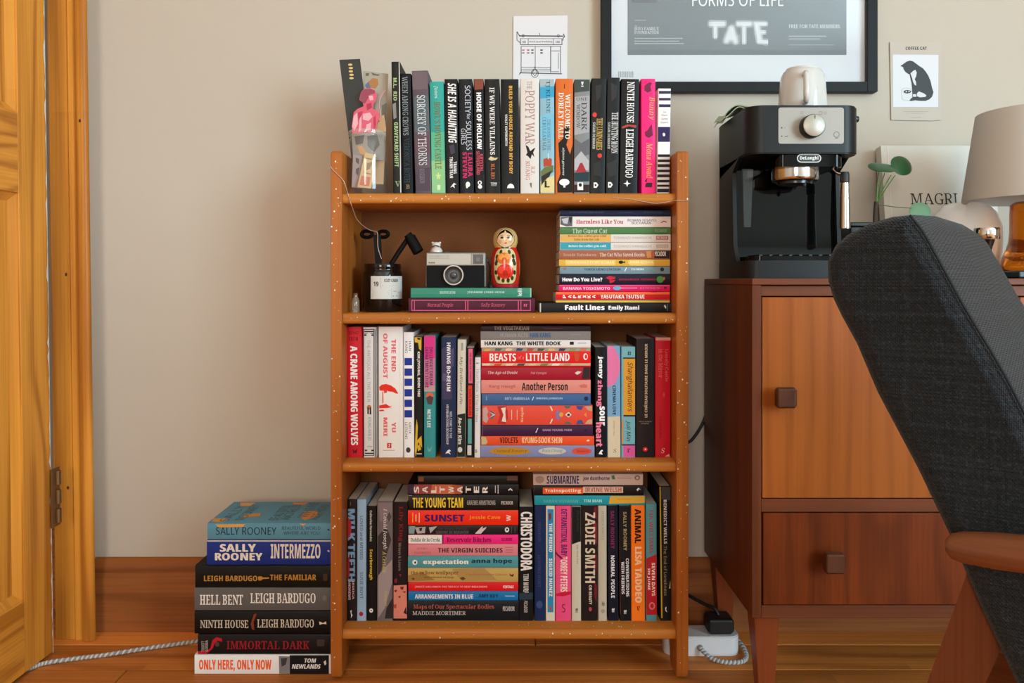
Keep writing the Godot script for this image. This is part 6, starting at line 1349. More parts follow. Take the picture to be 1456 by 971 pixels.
func coffee_machine() -> void:
	var o := thing("coffee_machine", "black espresso machine with silver control panel on the sideboard", "coffee machine", Vector3(0.493, 0.7112, 0.10))
	var satin := mat("#141516", 0.42, 0.0, 0.35)
	var gloss := mat("#050607", 0.05, 0.0, 0.28)
	var plan := func(x0: float, x1: float, z0: float, z1: float, r: float) -> PackedVector2Array:
		var p := PackedVector2Array([Vector2(x0, z0), Vector2(x1, z0)])
		for i in 9:
			var a := PI / 2 * i / 8.0
			p.append(Vector2(x1 - r + r * cos(a), z1 - r + r * sin(a)))
		for i in 9:
			var a := PI / 2 + PI / 2 * i / 8.0
			p.append(Vector2(x0 + r + r * cos(a), z1 - r + r * sin(a)))
		return p
	var hw := 0.0965
	var zf := 0.188
	var st := begin()
	prism(st, plan.call(-hw, hw, 0.0, zf - 0.004, 0.022), Vector3(0, 0.0, 0), Vector3.RIGHT, Vector3(0, 0, 1), Vector3(0, 0.030, 0))
	part(st, "base", satin, o)
	st = begin()
	prism(st, plan.call(-hw + 0.012, hw - 0.012, 0.09, zf - 0.012, 0.016), Vector3(0, 0.030, 0), Vector3.RIGHT, Vector3(0, 0, 1), Vector3(0, 0.008, 0))
	part(st, "drip_tray", gloss, o)
	for i in 9:
		st = begin()
		box(st, Vector3(-0.068 + i * 0.017, 0.0395, 0.132), Vector3(0.006, 0.003, 0.07), 0.0006)
		part(st, "grille_bar", mat("#151617", 0.4), o)
	# column with side cheeks
	st = begin()
	box(st, Vector3(0, 0.12, 0.04), Vector3(2 * hw - 0.012, 0.18, 0.078), 0.002)
	part(st, "column", satin, o)
	for sx in [-1.0, 1.0]:
		st = begin()
		prism(st, PackedVector2Array([Vector2(0.002, 0.03), Vector2(0.118, 0.03), Vector2(0.10, 0.06), Vector2(0.092, 0.19), Vector2(0.135, 0.212), Vector2(0.002, 0.212)]), Vector3(sx * hw - (0.007 if sx > 0 else 0.0), 0, 0), Vector3(0, 0, 1), Vector3.UP, Vector3(0.007, 0, 0))
		part(st, "side_cheek", satin, o)
	st = begin()
	prism(st, PackedVector2Array([Vector2(0.079, 0.034), Vector2(0.092, 0.034), Vector2(0.086, 0.06), Vector2(0.083, 0.10), Vector2(0.083, 0.205), Vector2(0.079, 0.205)]), Vector3(-hw + 0.008, 0, 0), Vector3(0, 0, 1), Vector3.UP, Vector3(2 * hw - 0.016, 0, 0), 60.0)
	part(st, "splash_back", gloss, o)
	# head
	st = begin()
	prism(st, plan.call(-hw, hw, 0.0, zf, 0.03), Vector3(0, 0.212, 0), Vector3.RIGHT, Vector3(0, 0, 1), Vector3(0, 0.077, 0))
	prism(st, plan.call(-hw + 0.002, hw - 0.002, 0.002, zf - 0.002, 0.028), Vector3(0, 0.210, 0), Vector3.RIGHT, Vector3(0, 0, 1), Vector3(0, 0.0815, 0))
	part(st, "head", satin, o)
	st = begin()
	prism(st, PackedVector2Array([Vector2(0.0, 0.19), Vector2(0.13, 0.2105), Vector2(0.0, 0.2105)]), Vector3(-hw, 0, 0.002), Vector3(0, 0, 1), Vector3.UP, Vector3(2 * hw, 0, 0))
	part(st, "head_underside", satin, o)
	# control panel
	var px0 := 0.44762 - 0.493
	var px1 := 0.55760 - 0.493
	var py0 := 0.93720 - 0.7112
	var py1 := 0.99810 - 0.7112
	st = begin()
	var rr := 0.004
	var pl := PackedVector2Array()
	for c in [[px1 - rr, py1 - rr, 0.0], [px0 + rr, py1 - rr, PI / 2], [px0 + rr, py0 + rr, PI], [px1 - rr, py0 + rr, PI * 1.5]]:
		for i in 5:
			pl.append(Vector2(c[0] + rr * cos(c[2] + PI / 2 * i / 4), c[1] + rr * sin(c[2] + PI / 2 * i / 4)))
	prism(st, pl, Vector3(0, 0, zf - 0.001), Vector3.RIGHT, Vector3.UP, Vector3(0, 0, 0.0022))
	var cp := part(st, "control_panel", mat("#948c83", 0.45, 0.3), o)
	var kc := Vector3(0.50143 - 0.493, 0.96499 - 0.7112, zf + 0.0012)
	st = begin()
	lathe(st, kc, [Vector2(0.0195, 0), Vector2(0.0192, 0.016), Vector2(0.0185, 0.017), Vector2(0, 0.017)], 40, Vector3(0, 0, 1))
	var dial := part(st, "dial", mat("#121314", 0.3), o)
	st = begin()
	lathe(st, kc + Vector3(0, 0, 0.0165), [Vector2(0.0182, 0), Vector2(0.0182, 0.0012), Vector2(0.0175, 0.0018), Vector2(0, 0.0018)], 40, Vector3(0, 0, 1))
	part(st, "dial_cap", mat("#aaa498", 0.4, 0.3), dial)
	st = begin()
	box(st, kc + Vector3(0.0008, 0.0135, 0.0185), Vector3(0.0009, 0.006, 0.0006), 0.0)
	part(st, "pointer", mat("#1a1a1a", 0.5), dial)
	st = begin()
	var zz := zf + 0.0014
	for q in [[1111.3, 181.8], [1111.3, 193.8]]:
		flat(st, oval(((q[0] - 728.0) * 1.36 / 1150.0 - 0.493), (0.706 + (400.0 - q[1]) * 1.36 / 1150.0 - 0.7112), 0.0012, 0.0012, 12), zz)
	part(st, "indicator_hole", mat("#2a2624", 0.5), cp)
	st = begin()
	for q in [[1140, 160.5, 0.0022], [1166.5, 161, 0.003], [1173, 161, 0.0022], [1151, 159.5, 0.0008], [1189, 191.5, 0.0052]]:
		var ox: float = ((q[0] - 728.0) * 1.36 / 1150.0 - 0.493)
		var oy: float = (0.706 + (400.0 - q[1]) * 1.36 / 1150.0 - 0.7112)
		for i in 14:
			var a := TAU * i / 14.0
			var b := TAU * (i + 1) / 14.0
			flat(st, PackedVector2Array([Vector2(ox + q[2] * cos(a), oy + q[2] * sin(a)), Vector2(ox + q[2] * cos(b), oy + q[2] * sin(b)), Vector2(ox + q[2] * 0.8 * cos(b), oy + q[2] * 0.8 * sin(b)), Vector2(ox + q[2] * 0.8 * cos(a), oy + q[2] * 0.8 * sin(a))]), zz)
	flat(st, rect(0.04982, 0.23487, 0.05514, 0.23605), zz)
	flat(st, rect(-0.03474, 0.23771, -0.02942, 0.23913), zz)
	flat(st, rect(-0.03474, 0.25190, -0.03391, 0.25355), zz)
	part(st, "printed_symbol", mat("#5a534c", 0.5), cp)
	# group head with maker's badge
	st = begin()
	prism(st, plan.call(-0.043, 0.071, 0.07, zf - 0.008, 0.014), Vector3(-0.002, 0.189, 0), Vector3.RIGHT, Vector3(0, 0, 1), Vector3(0, 0.0225, 0))
	part(st, "group_housing", gloss, o)
	var bc := Vector2(0.50222 - 0.493, 0.91402 - 0.7112)
	st = begin()
	var zb := zf - 0.0078
	var pill := func(rx: float, ry: float) -> PackedVector2Array:
		var p := PackedVector2Array()
		for i in 9:
			p.append(Vector2(bc.x + rx - ry + ry * sin(PI * i / 8.0), bc.y + ry * cos(PI * i / 8.0)))
		for i in 9:
			p.append(Vector2(bc.x - rx + ry - ry * sin(PI * i / 8.0), bc.y - ry * cos(PI * i / 8.0)))
		return p
	prism(st, pill.call(0.0205, 0.0072), Vector3(0, 0, zb), Vector3.RIGHT, Vector3.UP, Vector3(0, 0, 0.0006))
	var badge := part(st, "badge", mat("#d8d8d6", 0.3), o)
	st = begin()
	prism(st, pill.call(0.0190, 0.0057), Vector3(0, 0, zb), Vector3.RIGHT, Vector3.UP, Vector3(0, 0, 0.0009))
	part(st, "badge_field", mat("#16181a", 0.3), badge)
	st = begin()
	lettering(st, "DeLonghi", "S", bc + Vector2(0, -0.0002), 0.031, 0.0075, "h", zb + 0.0011)
	part(st, "brand_lettering", mat("#e4e4e2", 0.4), badge)
	var gx := 0.49402 - 0.493
	var gy := 0.87925 - 0.7112
	st = begin()
	lathe(st, Vector3(gx, gy, 0.135), [Vector2(0, 0.003), Vector2(0.036, 0.0), Vector2(0.039, 0.002), Vector2(0.0398, 0.006), Vector2(0.0398, 0.0265), Vector2(0.034, 0.029), Vector2(0, 0.029)], 48)
	part(st, "group_ring", mat("#c9c6c2", 0.14, 1.0), o)
	st = begin()
	lathe(st, Vector3(gx + 0.011, gy - 0.010, 0.15), [Vector2(0, 0), Vector2(0.003, 0.001), Vector2(0.004, 0.006), Vector2(0.004, 0.014), Vector2(0, 0.014)], 14)
	part(st, "spout", mat("#2a2a2c", 0.25, 0.4), o)
	st = begin()
	tube(st, [Vector3(gx, gy - 0.004, 0.133), Vector3(gx, gy + 0.002, 0.133)], 0.029, 0.032, 28)
	part(st, "brew_head", mat("#0c0c0d", 0.25), o)
	# dark blue-grey strip tapering down at the left of the splash back
	st = begin()
	prism(st, PackedVector2Array([Vector2(0.41699 - 0.493, 0.90941 - 0.7112), Vector2(0.43606 - 0.493, 0.90941 - 0.7112), Vector2(0.43161 - 0.493, 0.80389 - 0.7112), Vector2(0.41953 - 0.493, 0.80389 - 0.7112)]), Vector3(0, 0, 0.0835), Vector3.RIGHT, Vector3.UP, Vector3(0, 0, 0.0025))
	part(st, "splash_back_strip", mat("#1b2227", 0.12), o)
	# steam wand
	var sx2 := 0.57007 - 0.493
	var sz := 0.162
	st = begin()
	tube(st, spline([Vector3(sx2 - 0.022, 0.212, sz - 0.02), Vector3(sx2 - 0.012, 0.89522 - 0.7112, sz - 0.006), Vector3(sx2, 0.88919 - 0.7112, sz)], 6), 0.0035, 0.0035, 10)
	var wand := part(st, "steam_wand", mat("#b9b6b2", 0.15, 1.0), o)
	st = begin()
	lathe(st, Vector3(sx2, 0.87533 - 0.7112, sz), [Vector2(0, 0), Vector2(0.0078, 0), Vector2(0.0078, 0.014), Vector2(0.0066, 0.018), Vector2(0, 0.0185)], 24)
	part(st, "wand_collar", mat("#101112", 0.5), wand)
	st = begin()
	lathe(st, Vector3(sx2 + 0.0006, 0.79639 - 0.7112, sz), [Vector2(0, 0), Vector2(0.0086, 0), Vector2(0.0088, 0.002), Vector2(0.0074, 0.078), Vector2(0, 0.078)], 28)
	part(st, "wand_sleeve", mat("#cfc6be", 0.2, 1.0), wand)
	# steam valve knob on the right
	st = begin()
	lathe(st, Vector3(hw - 0.001, 0.98621 - 0.7112, 0.15), [Vector2(0.003, 0), Vector2(0.003, 0.003), Vector2(0.0055, 0.003), Vector2(0.0055, 0.009), Vector2(0.0045, 0.010), Vector2(0, 0.010)], 20, Vector3.RIGHT)
	part(st, "valve_knob", mat("#17181a", 0.4), o)
	# mug standing upside down on top
	var mg := thing("mug", "cream mug standing upside down on the coffee machine", "mug", Vector3(0.51463, 1.0032, 0.215))
	mg.rotation.y = deg_to_rad(-22.0)
	st = begin()
	lathe(st, Vector3.ZERO, [Vector2(0.0405, 0.0), Vector2(0.0425, 0.0), Vector2(0.0425, 0.002), Vector2(0.0405, 0.03), Vector2(0.0385, 0.055), Vector2(0.0365, 0.066), Vector2(0.0325, 0.0735), Vector2(0.029, 0.0755), Vector2(0.0285, 0.0785), Vector2(0.027, 0.079), Vector2(0.0255, 0.0765), Vector2(0, 0.0762)], 48)
	part(st, "cup", mat("#c9c7c2", 0.12), mg)
	st = begin()
	tube(st, spline([Vector3(0.006, 0.012, 0.039), Vector3(0.0085, 0.011, 0.058), Vector3(0.009, 0.022, 0.066), Vector3(0.009, 0.045, 0.064), Vector3(0.0075, 0.058, 0.054), Vector3(0.005, 0.060, 0.035)], 6), 0.005, 0.005, 14)
	part(st, "handle", mat("#c9c7c2", 0.12), mg)
	# folded cloth
	var cl := thing("cleaning_cloth", "sage green folded cloth on the back corner of the coffee machine", "cloth", Vector3(0.404, 1.0032, 0.14))
	for lay in 2:
		st = begin()
		var nx := 14
		var nz := 10
		var grid := []
		for i in nx + 1:
			var row := []
			for j in nz + 1:
				var u := i / float(nx)
				var v := j / float(nz)
				var x := -0.02 + u * 0.062
				var zc := -0.028 + v * 0.06
				var y := 0.004 + 0.006 * lay + 0.0035 * sin(u * 9.0 + v * 4.0 + lay) + 0.017 * exp(-pow((u - 0.62) * 2.6, 2))
				if x < -0.0115:
					y -= (-0.0115 - x) * 1.2
				row.append(Vector3(x, y, zc))
			grid.append(row)
		for i in nx:
			for j in nz:
				var nn: Vector3 = (grid[i][j + 1] - grid[i][j]).cross(grid[i + 1][j] - grid[i][j]).normalized()
				quad(st, grid[i][j], grid[i + 1][j], grid[i + 1][j + 1], grid[i][j + 1], nn)
				var dn := Vector3(0, -0.0018, 0)
				quad(st, grid[i][j] + dn, grid[i + 1][j] + dn, grid[i + 1][j + 1] + dn, grid[i][j + 1] + dn, -nn)
		for j in nz:
			quad(st, grid[0][j], grid[0][j + 1], grid[0][j + 1] - Vector3(0, 0.0018, 0), grid[0][j] - Vector3(0, 0.0018, 0), Vector3(-1, 0, 0))
			quad(st, grid[nx][j], grid[nx][j + 1], grid[nx][j + 1] - Vector3(0, 0.0018, 0), grid[nx][j] - Vector3(0, 0.0018, 0), Vector3(1, 0, 0))
		for i in nx:
			quad(st, grid[i][nz], grid[i + 1][nz], grid[i + 1][nz] - Vector3(0, 0.0018, 0), grid[i][nz] - Vector3(0, 0.0018, 0), Vector3(0, 0, 1))
		part(st, "fold", mat("#a3ab90", 0.95), cl)

func sideboard_things() -> void:
	var top := 0.7112
	# ---- art book leaning on the wall
	var ab := thing("art_book", "large pale grey art book leaning against the wall", "book", Vector3(0.73647, top, 0.066))
	var wd := 0.225
	var hb := 0.268
	ab.rotation.x = -0.13
	var st := begin()
	box(st, Vector3(wd / 2, hb / 2 + 0.0006, -0.001), Vector3(wd, hb, 0.003), 0.001)
	box(st, Vector3(wd / 2, hb / 2 + 0.0006, -0.021), Vector3(wd, hb, 0.003), 0.001)
	part(st, "cover", mat("#cfcabf", 0.5), ab)
	st = begin()
	box(st, Vector3(0.0015, hb / 2 + 0.0006, -0.011), Vector3(0.003, hb, 0.018), 0.001)
	part(st, "spine", mat("#cfcabf", 0.5), ab)
	st = begin()
	box(st, Vector3(wd / 2, hb / 2 + 0.0006, -0.011), Vector3(wd - 0.008, hb - 0.008, 0.0165), 0.0)
	part(st, "pages", mat("#d8d0c0", 0.9), ab)
	st = begin()
	box(st, Vector3(0.0135, hb / 2 + 0.0006, 0.0006), Vector3(0.0025, hb - 0.001, 0.0008), 0.0004)
	part(st, "hinge_ridge", mat("#d8d4cb", 0.5), ab)
	st = begin()
	lettering(st, "MAGRI", "e", Vector2((0.83582 - 0.73647), 0.87066 - top), 0.88237 - 0.78927, 0.88247 - 0.86024, "h", 0.0008)
	part(st, "title_lettering", mat("#24211f", 0.5), ab)
	st = begin()
	lettering(st, "Gianni Gallucci", "e", Vector2((0.86361 - 0.73647), 0.85121 - top), 0.87959 - 0.84902, 0.0028, "h", 0.0008)
	part(st, "subtitle_lettering", mat("#a08a78", 0.5), ab)
	# ---- white vase
	var vs := thing("vase", "white rounded ceramic vase behind the lamp", "vase", Vector3(0.848, top, 0.136))
	st = begin()
	var vp := []
	for q in [[0, 0], [38, 0], [42, 2], [52, 18], [59, 42], [62, 70], [60, 98], [51, 122], [38, 136], [29, 140.5], [26, 141], [24, 139], [32, 126], [0, 110]]:
		vp.append(Vector2(q[0], q[1]) * 0.001)
	lathe(st, Vector3.ZERO, vp, 48, Vector3.UP, false, 60.0)
	part(st, "body", mat("#f0f0f0", 0.2), vs)
	# ---- table lamp
	var tb := thing("tray", "small dark teal tray under the table lamp", "tray", Vector3(0.93, top, 0.262))
	bx(tb, "base", mat("#22383f", 0.4), Vector3(-0.11, 0, -0.072), Vector3(0.11, 0.012, 0.078), 0.003)
	var lp := thing("table_lamp", "table lamp with cream fabric shade and amber glass base", "lamp", Vector3(0.906, top + 0.0121, 0.262))
	st = begin()
	lathe(st, Vector3.ZERO, [Vector2(0, 0), Vector2(0.056, 0), Vector2(0.061, 0.003), Vector2(0.062, 0.01), Vector2(0.0585, 0.022), Vector2(0.052, 0.036), Vector2(0.048, 0.05), Vector2(0.0462, 0.066), Vector2(0.0462, 0.1), Vector2(0.0455, 0.114), Vector2(0.040, 0.119), Vector2(0.018, 0.122), Vector2(0, 0.122)], 56, Vector3.UP, false, 60.0)
	part(st, "glass_base", amber(), lp)
	st = begin()
	lathe(st, Vector3.ZERO, [Vector2(0, 0.1215), Vector2(0.019, 0.1215), Vector2(0.019, 0.13), Vector2(0.012, 0.132), Vector2(0.012, 0.165), Vector2(0, 0.166)], 24)
	part(st, "socket", mat("#2a1c12", 0.4), lp)
	st = begin()
	lathe(st, Vector3.ZERO, [Vector2(0.1187, 0.122), Vector2(0.1192, 0.1255), Vector2(0.0985, 0.2685), Vector2(0.098, 0.272), Vector2(0.0972, 0.2685), Vector2(0.1178, 0.1255), Vector2(0.1187, 0.122)], 64, Vector3.UP, false, 30.0)
	var shade := StandardMaterial3D.new()
	shade.albedo_color = Color.html("#c9c6bf")
	shade.roughness = 0.95
	shade.backlight_enabled = true
	shade.backlight = Color(0.25, 0.23, 0.2)
	part(st, "shade", shade, lp)
	for i in 3:
		st = begin()
		var a := TAU * i / 3.0 + 0.5
		tube(st, [Vector3(0.011 * cos(a), 0.16, 0.011 * sin(a)), Vector3(0.1125 * cos(a), 0.162, 0.1125 * sin(a))], 0.0012, -1.0, 6)
		part(st, "shade_spoke", mat("#b8b0a0", 0.4, 0.6), lp)
	# ---- tamper
	var tm := thing("tamper", "chrome coffee tamper standing on its handle beside the lamp", "tamper", Vector3(0.79239, top, 0.298))
	st = begin()
	lathe(st, Vector3.ZERO, [Vector2(0, 0.065), Vector2(0.0185, 0.065), Vector2(0.0195, 0.0665), Vector2(0.0195, 0.0825), Vector2(0.0185, 0.084), Vector2(0, 0.084)], 40)
	part(st, "disc", mat("#d0cfcd", 0.1, 1.0), tm)
	st = begin()
	lathe(st, Vector3.ZERO, [Vector2(0, 0), Vector2(0.009, 0.0), Vector2(0.0125, 0.006), Vector2(0.013, 0.02), Vector2(0.008, 0.038), Vector2(0.0072, 0.048), Vector2(0.0125, 0.0645), Vector2(0, 0.0645)], 28)
	part(st, "handle", mat("#3a3836", 0.2, 0.8), tm)
	# ---- black box behind
	var kb := thing("knock_box", "small black box behind the plant cutting", "box", Vector3(0.66441, top, 0.092))
	bx(kb, "body", mat("#17181a", 0.5), Vector3(-0.028, 0, -0.036), Vector3(0.028, 0.098, 0.036), 0.003)
	bx(kb, "lid", mat("#101113", 0.45), Vector3(-0.0285, 0.0982, -0.0365), Vector3(0.0285, 0.106, 0.0365), 0.002)
	# ---- plant cutting
	var pc := thing("plant_cutting", "green pilea cutting with round leaves in a small glass", "plant", Vector3(0.66253, top, 0.17))
	st = begin()
	lathe(st, Vector3.ZERO, [Vector2(0, 0), Vector2(0.016, 0), Vector2(0.018, 0.003), Vector2(0.018, 0.05), Vector2(0.010, 0.066), Vector2(0.010, 0.082)], 28)
	part(st, "glass_bottle", glass("#dfe8e2", 0.12), pc)
	var pp := func(x: float, y: float, dz: float) -> Vector3:
		var d := 1.478 - dz
		return Vector3((x - 728) * d / 1150.0, 0.706 + (400 - y) * d / 1150.0, 0.17 + dz) - pc.position
	st = begin()
	tube(st, spline([Vector3(0.002, 0.03, 0), pp.call(1244, 318, 0.0), pp.call(1244.5, 303, 0.001), pp.call(1246, 287, 0.0)], 5), 0.0032, 0.0042, 8)
	part(st, "stem", mat("#3a2c20", 0.8), pc)
	var stalks := [[1246, 288, 1250, 240, 0.012], [1247, 288, 1249, 262, 0.0], [1248, 286, 1267, 249, 0.006], [1249, 287, 1273, 249, 0.010], [1248, 284, 1258, 246, -0.006]]
	for q in stalks:
		st = begin()
		var a: Vector3 = pp.call(q[0], q[1], 0.0)
		var b: Vector3 = pp.call(q[2], q[3], q[4])
		tube(st, spline([a, a.lerp(b, 0.5) + Vector3(-0.002, 0.001, 0.003), b], 5), 0.0011, 0.0009, 6)
		part(st, "stalk", mat("#4f7a3c", 0.5), pc)
	st = begin()
	tube(st, spline([pp.call(1249, 290.5, 0.0), pp.call(1270, 294, 0.006), pp.call(1296, 296, 0.012)], 5), 0.0009, 0.0008, 6)
	part(st, "stalk", mat("#5a6a48", 0.5), pc)
	leaf(pc, pp.call(1254.5, 235.5, 0.012), 0.0235, Vector3(0.0, 0.86, 0.5), Vector3(1, -0.3, 0.1), "#164a1f", 0.95)
	leaf(pc, pp.call(1283.5, 234, 0.004), 0.0235, Vector3(0.25, 0.42, 0.87), Vector3(0.86, 0.5, -0.1), "#184d25", 0.86)
	leaf(pc, pp.call(1308.5, 300, 0.014), 0.0180, Vector3(-0.2, 0.2, 0.95), Vector3(1, -0.2, 0.2), "#6fa585", 0.95)

func leaf(parent: Node3D, c: Vector3, r: float, n: Vector3, along: Vector3, hex: String, ratio: float) -> void:
	n = n.normalized()
	var ea := (along - n * along.dot(n)).normalized()
	var eb := n.cross(ea)
	var st := begin()
	var segs := 28
	var rings := 5
	var pt := func(i: int, k: int) -> Vector3:
		var q := float(i) / rings
		var a := TAU * k / segs
		var bulge := -0.16 * r * q * q + 0.02 * r * sin(a * 3.0) * q
		return c + ea * cos(a) * r * q + eb * sin(a) * r * ratio * q + n * bulge
	for sd in [1.0, -1.0]:
		var off: Vector3 = n * (0.0004 * sd)
		for i in rings:
			for k in segs:
				var a: Vector3 = pt.call(i, k)
				var b: Vector3 = pt.call(i + 1, k)
				var d: Vector3 = pt.call(i + 1, k + 1)
				var e: Vector3 = pt.call(i, k + 1)
				var qa := float(i) / rings
				var qb := float(i + 1) / rings
				var nr := func(q: float, p: Vector3) -> Vector3: return (n + (p - c) / r * 0.32 * q).normalized() * sd
				quadn(st, [a + off, b + off, d + off, e + off], [nr.call(qa, a), nr.call(qb, b), nr.call(qb, d), nr.call(qa, e)])
	var m := StandardMaterial3D.new()
	m.albedo_color = Color.html(hex)
	m.roughness = 0.3
	m.backlight_enabled = true
	m.backlight = Color(0.02, 0.06, 0.015)
	part(st, "leaf", m, parent)

func amber() -> StandardMaterial3D:
	if not mats.has("amber"):
		var m := StandardMaterial3D.new()
		var c := Color.html("#c06a14")
		c.a = 0.12
		m.albedo_color = c
		m.roughness = 0.03
		m.transparency = BaseMaterial3D.TRANSPARENCY_ALPHA
		m.refraction_enabled = true
		m.refraction_scale = 0.05
		mats["amber"] = m
	return mats["amber"]

func wall_things() -> void:
	# ---- framed exhibition poster
	var o := thing("framed_poster", "large black-framed exhibition poster with grey-blue print on the wall", "poster", Vector3(0, 1.0, 0.001))
	var black := mat("#171a1c", 0.5, 0.0, 0.3)
	var L := 0.17979
	var Rr := 0.73614
	var Bt := 1.08752 - 1.0
	var T := 0.86
	var fw := 0.0205
	bx(o, "frame_bar", black, Vector3(L, Bt, 0), Vector3(L + fw, T, 0.02), 0.001)
	bx(o, "frame_bar", black, Vector3(Rr - fw, Bt, 0), Vector3(Rr, T, 0.02), 0.001)
	bx(o, "frame_bar", black, Vector3(L + fw, Bt, 0), Vector3(Rr - fw, Bt + fw, 0.02), 0.001)
	bx(o, "frame_bar", black, Vector3(L + fw, T - fw, 0), Vector3(Rr - fw, T, 0.02), 0.001)
	bx(o, "mount", mat("#ced2d8", 0.85), Vector3(L + fw, Bt + fw, 0.001), Vector3(Rr - fw, T - fw, 0.006), 0.0)
	var pl := 0.23466
	var pr := 0.67831
	var pb := 1.16534 - 1.0
	var sheet := bx(o, "print", mat("#56636c", 0.7), Vector3(pl, pb, 0.006), Vector3(pr, T - 0.07, 0.0066), 0.0)
	var st := begin()
	flat(st, rect(pl + 0.03, pb + 0.145, pr - 0.03, T - 0.1), 0.0068)
	part(st, "picture", mat("#46525a", 0.7), sheet)
	st = begin()
	flat(st, rect(0.24251, 1.27090 - 1.0, 0.29386, 1.27804 - 1.0), 0.0068)
	part(st, "dark_patch", mat("#3e484f", 0.7), sheet)
	st = begin()
	lettering(st, "FORMS OF LIFE", "s", Vector2(0.45791, 1.27732 - 1.0), 0.55064 - 0.36590, 1.29016 - 1.26406, "h", 0.0069)
	part(st, "title_lettering", mat("#dfe4e8", 0.6), sheet)
	st = begin()
	lettering(st, "Supported by", "s", Vector2(0.26034, 1.23524 - 1.0), 0.0235, 0.0022, "h", 0.0069)
	lettering(st, "The", "e", Vector2(0.25135, 1.22411 - 1.0), 0.005, 0.0022, "h", 0.0069)
	lettering(st, "HUO FAMILY", "e", Vector2(0.27318, 1.21812 - 1.0), 0.0495, 0.0064, "h", 0.0069)
	lettering(st, "FOUNDATION", "e", Vector2(0.27318, 1.21056 - 1.0), 0.0495, 0.0056, "h", 0.0069)
	part(st, "sponsor_lettering", mat("#d3d9dd", 0.6), sheet)
	st = begin()
	lettering(st, "FREE FOR TATE MEMBERS", "s", Vector2(0.61340, 1.22297 - 1.0), 0.103, 0.0075, "h", 0.0069)
	part(st, "notice_lettering", mat("#ccd3d8", 0.6), sheet)
	st = begin()
	for q in [[902, 971, 54.5], [902, 966, 58.5], [902, 973, 62.0], [1121.5, 1175, 51.3], [1121.5, 1166, 55.3]]:
		for i in 22:
			var a: float = lerpf(q[0], q[1], i / 22.0)
			flat(st, rect((a - 728) * 1.6405 / 1150.0, 0.706 + (400 - q[2] - 0.75) * 1.6405 / 1150.0 - 1.0, (a + (q[1] - q[0]) / 22.0 * 0.8 - 728) * 1.6405 / 1150.0, 0.706 + (400 - q[2] + 0.5) * 1.6405 / 1150.0 - 1.0), 0.0069)
	part(st, "small_print", mat("#a9b3b9", 0.6), sheet)
	st = begin()
	for i in 26:
		var a := lerpf(1121.5, 1186.0, i / 26.0)
		flat(st, rect((a - 728) * 1.6405 / 1150.0, 0.706 + (400 - 64.4) * 1.6405 / 1150.0 - 1.0, (a + 2.0 - 728) * 1.6405 / 1150.0, 0.706 + (400 - 63.3) * 1.6405 / 1150.0 - 1.0), 0.0069)
	part(st, "small_print", mat("#87939a", 0.6), sheet)
	# halftone gallery name: dots swell where the blurred letters lie
	st = begin()
	var strokes := [
		[Vector2(1012, 34), Vector2(1028, 34), 5.0], [Vector2(1017, 36), Vector2(1017, 52), 3.4],
		[Vector2(1040, 40), Vector2(1033, 58), 4.6], [Vector2(1040, 40), Vector2(1046, 59), 4.6], [Vector2(1036, 53), Vector2(1044, 54), 6.0],
		[Vector2(1050, 34), Vector2(1066, 34), 4.4], [Vector2(1058, 36), Vector2(1058, 60), 3.4],
		[Vector2(1074, 34), Vector2(1088, 34), 3.6], [Vector2(1076, 36), Vector2(1080, 58), 4.8], [Vector2(1080, 46), Vector2(1086, 46), 3.4], [Vector2(1079, 59), Vector2(1090, 60), 3.8]]
	var step := 2.35
	for i in range(0, 37):
		for j in range(0, 16):
			var p := Vector2(1006.5 + i * step, 29.5 + j * step)
			var v := 0.0
			for s in strokes:
				var q := Geometry2D.get_closest_point_to_segment(p, s[0], s[1])
				v = maxf(v, 1.0 - p.distance_to(q) / (s[2] * 1.45))
			if v <= 0.06:
				continue
			var r := minf(0.35 + 1.25 * v, 1.3) * 1.6405 / 1150.0
			flat(st, oval((p.x - 728) * 1.6405 / 1150.0, 0.706 + (400 - p.y) * 1.6405 / 1150.0 - 1.0, r, r, 8), 0.0069)
	part(st, "halftone_lettering", mat("#dde2e6", 0.6), sheet)
	st = begin()
	for i in 9:
		var a := 879.0 + i * 2.5
		flat(st, rect((a - 728) * 1.6405 / 1150.0, 1.11969 - 1.0, (a + 1.5 - 728) * 1.6405 / 1150.0, 1.13182 - 1.0), 0.0062)
	part(st, "printed_bars", mat("#8f9296", 0.7), o)
	bx(o, "glass_pane", glass("#ffffff", 0.02, 0.02), Vector3(L + fw, Bt + fw, 0.0095), Vector3(Rr - fw, T - fw, 0.0115), 0.0)
	# ---- bookshop card
	var bc := thing("drawing_card", "white card with a line drawing of a bookshop front taped to the wall", "picture", Vector3(0.05725, 1.11392, 0.0006))
	card(bc, "card", pts2([-0.05439, 0.13168, 0.05582, 0.13311, 0.05511, -0.01431, -0.05511, -0.01431]), 0.0015, mat("#d6d3d6", 0.8), 0.0008)
	st = begin()
	var seg := func(x0: float, y0: float, x1: float, y1: float, w: float) -> void:
		var a := Vector2((x0 - 768) * 0.0014313, (115 - y0) * 0.0014313)
		var b := Vector2((x1 - 768) * 0.0014313, (115 - y1) * 0.0014313)
		var nn := (b - a).orthogonal().normalized() * w * 0.5 * 0.0014313
		flat(st, PackedVector2Array([a + nn, b + nn, b - nn, a - nn]), 0.0018)
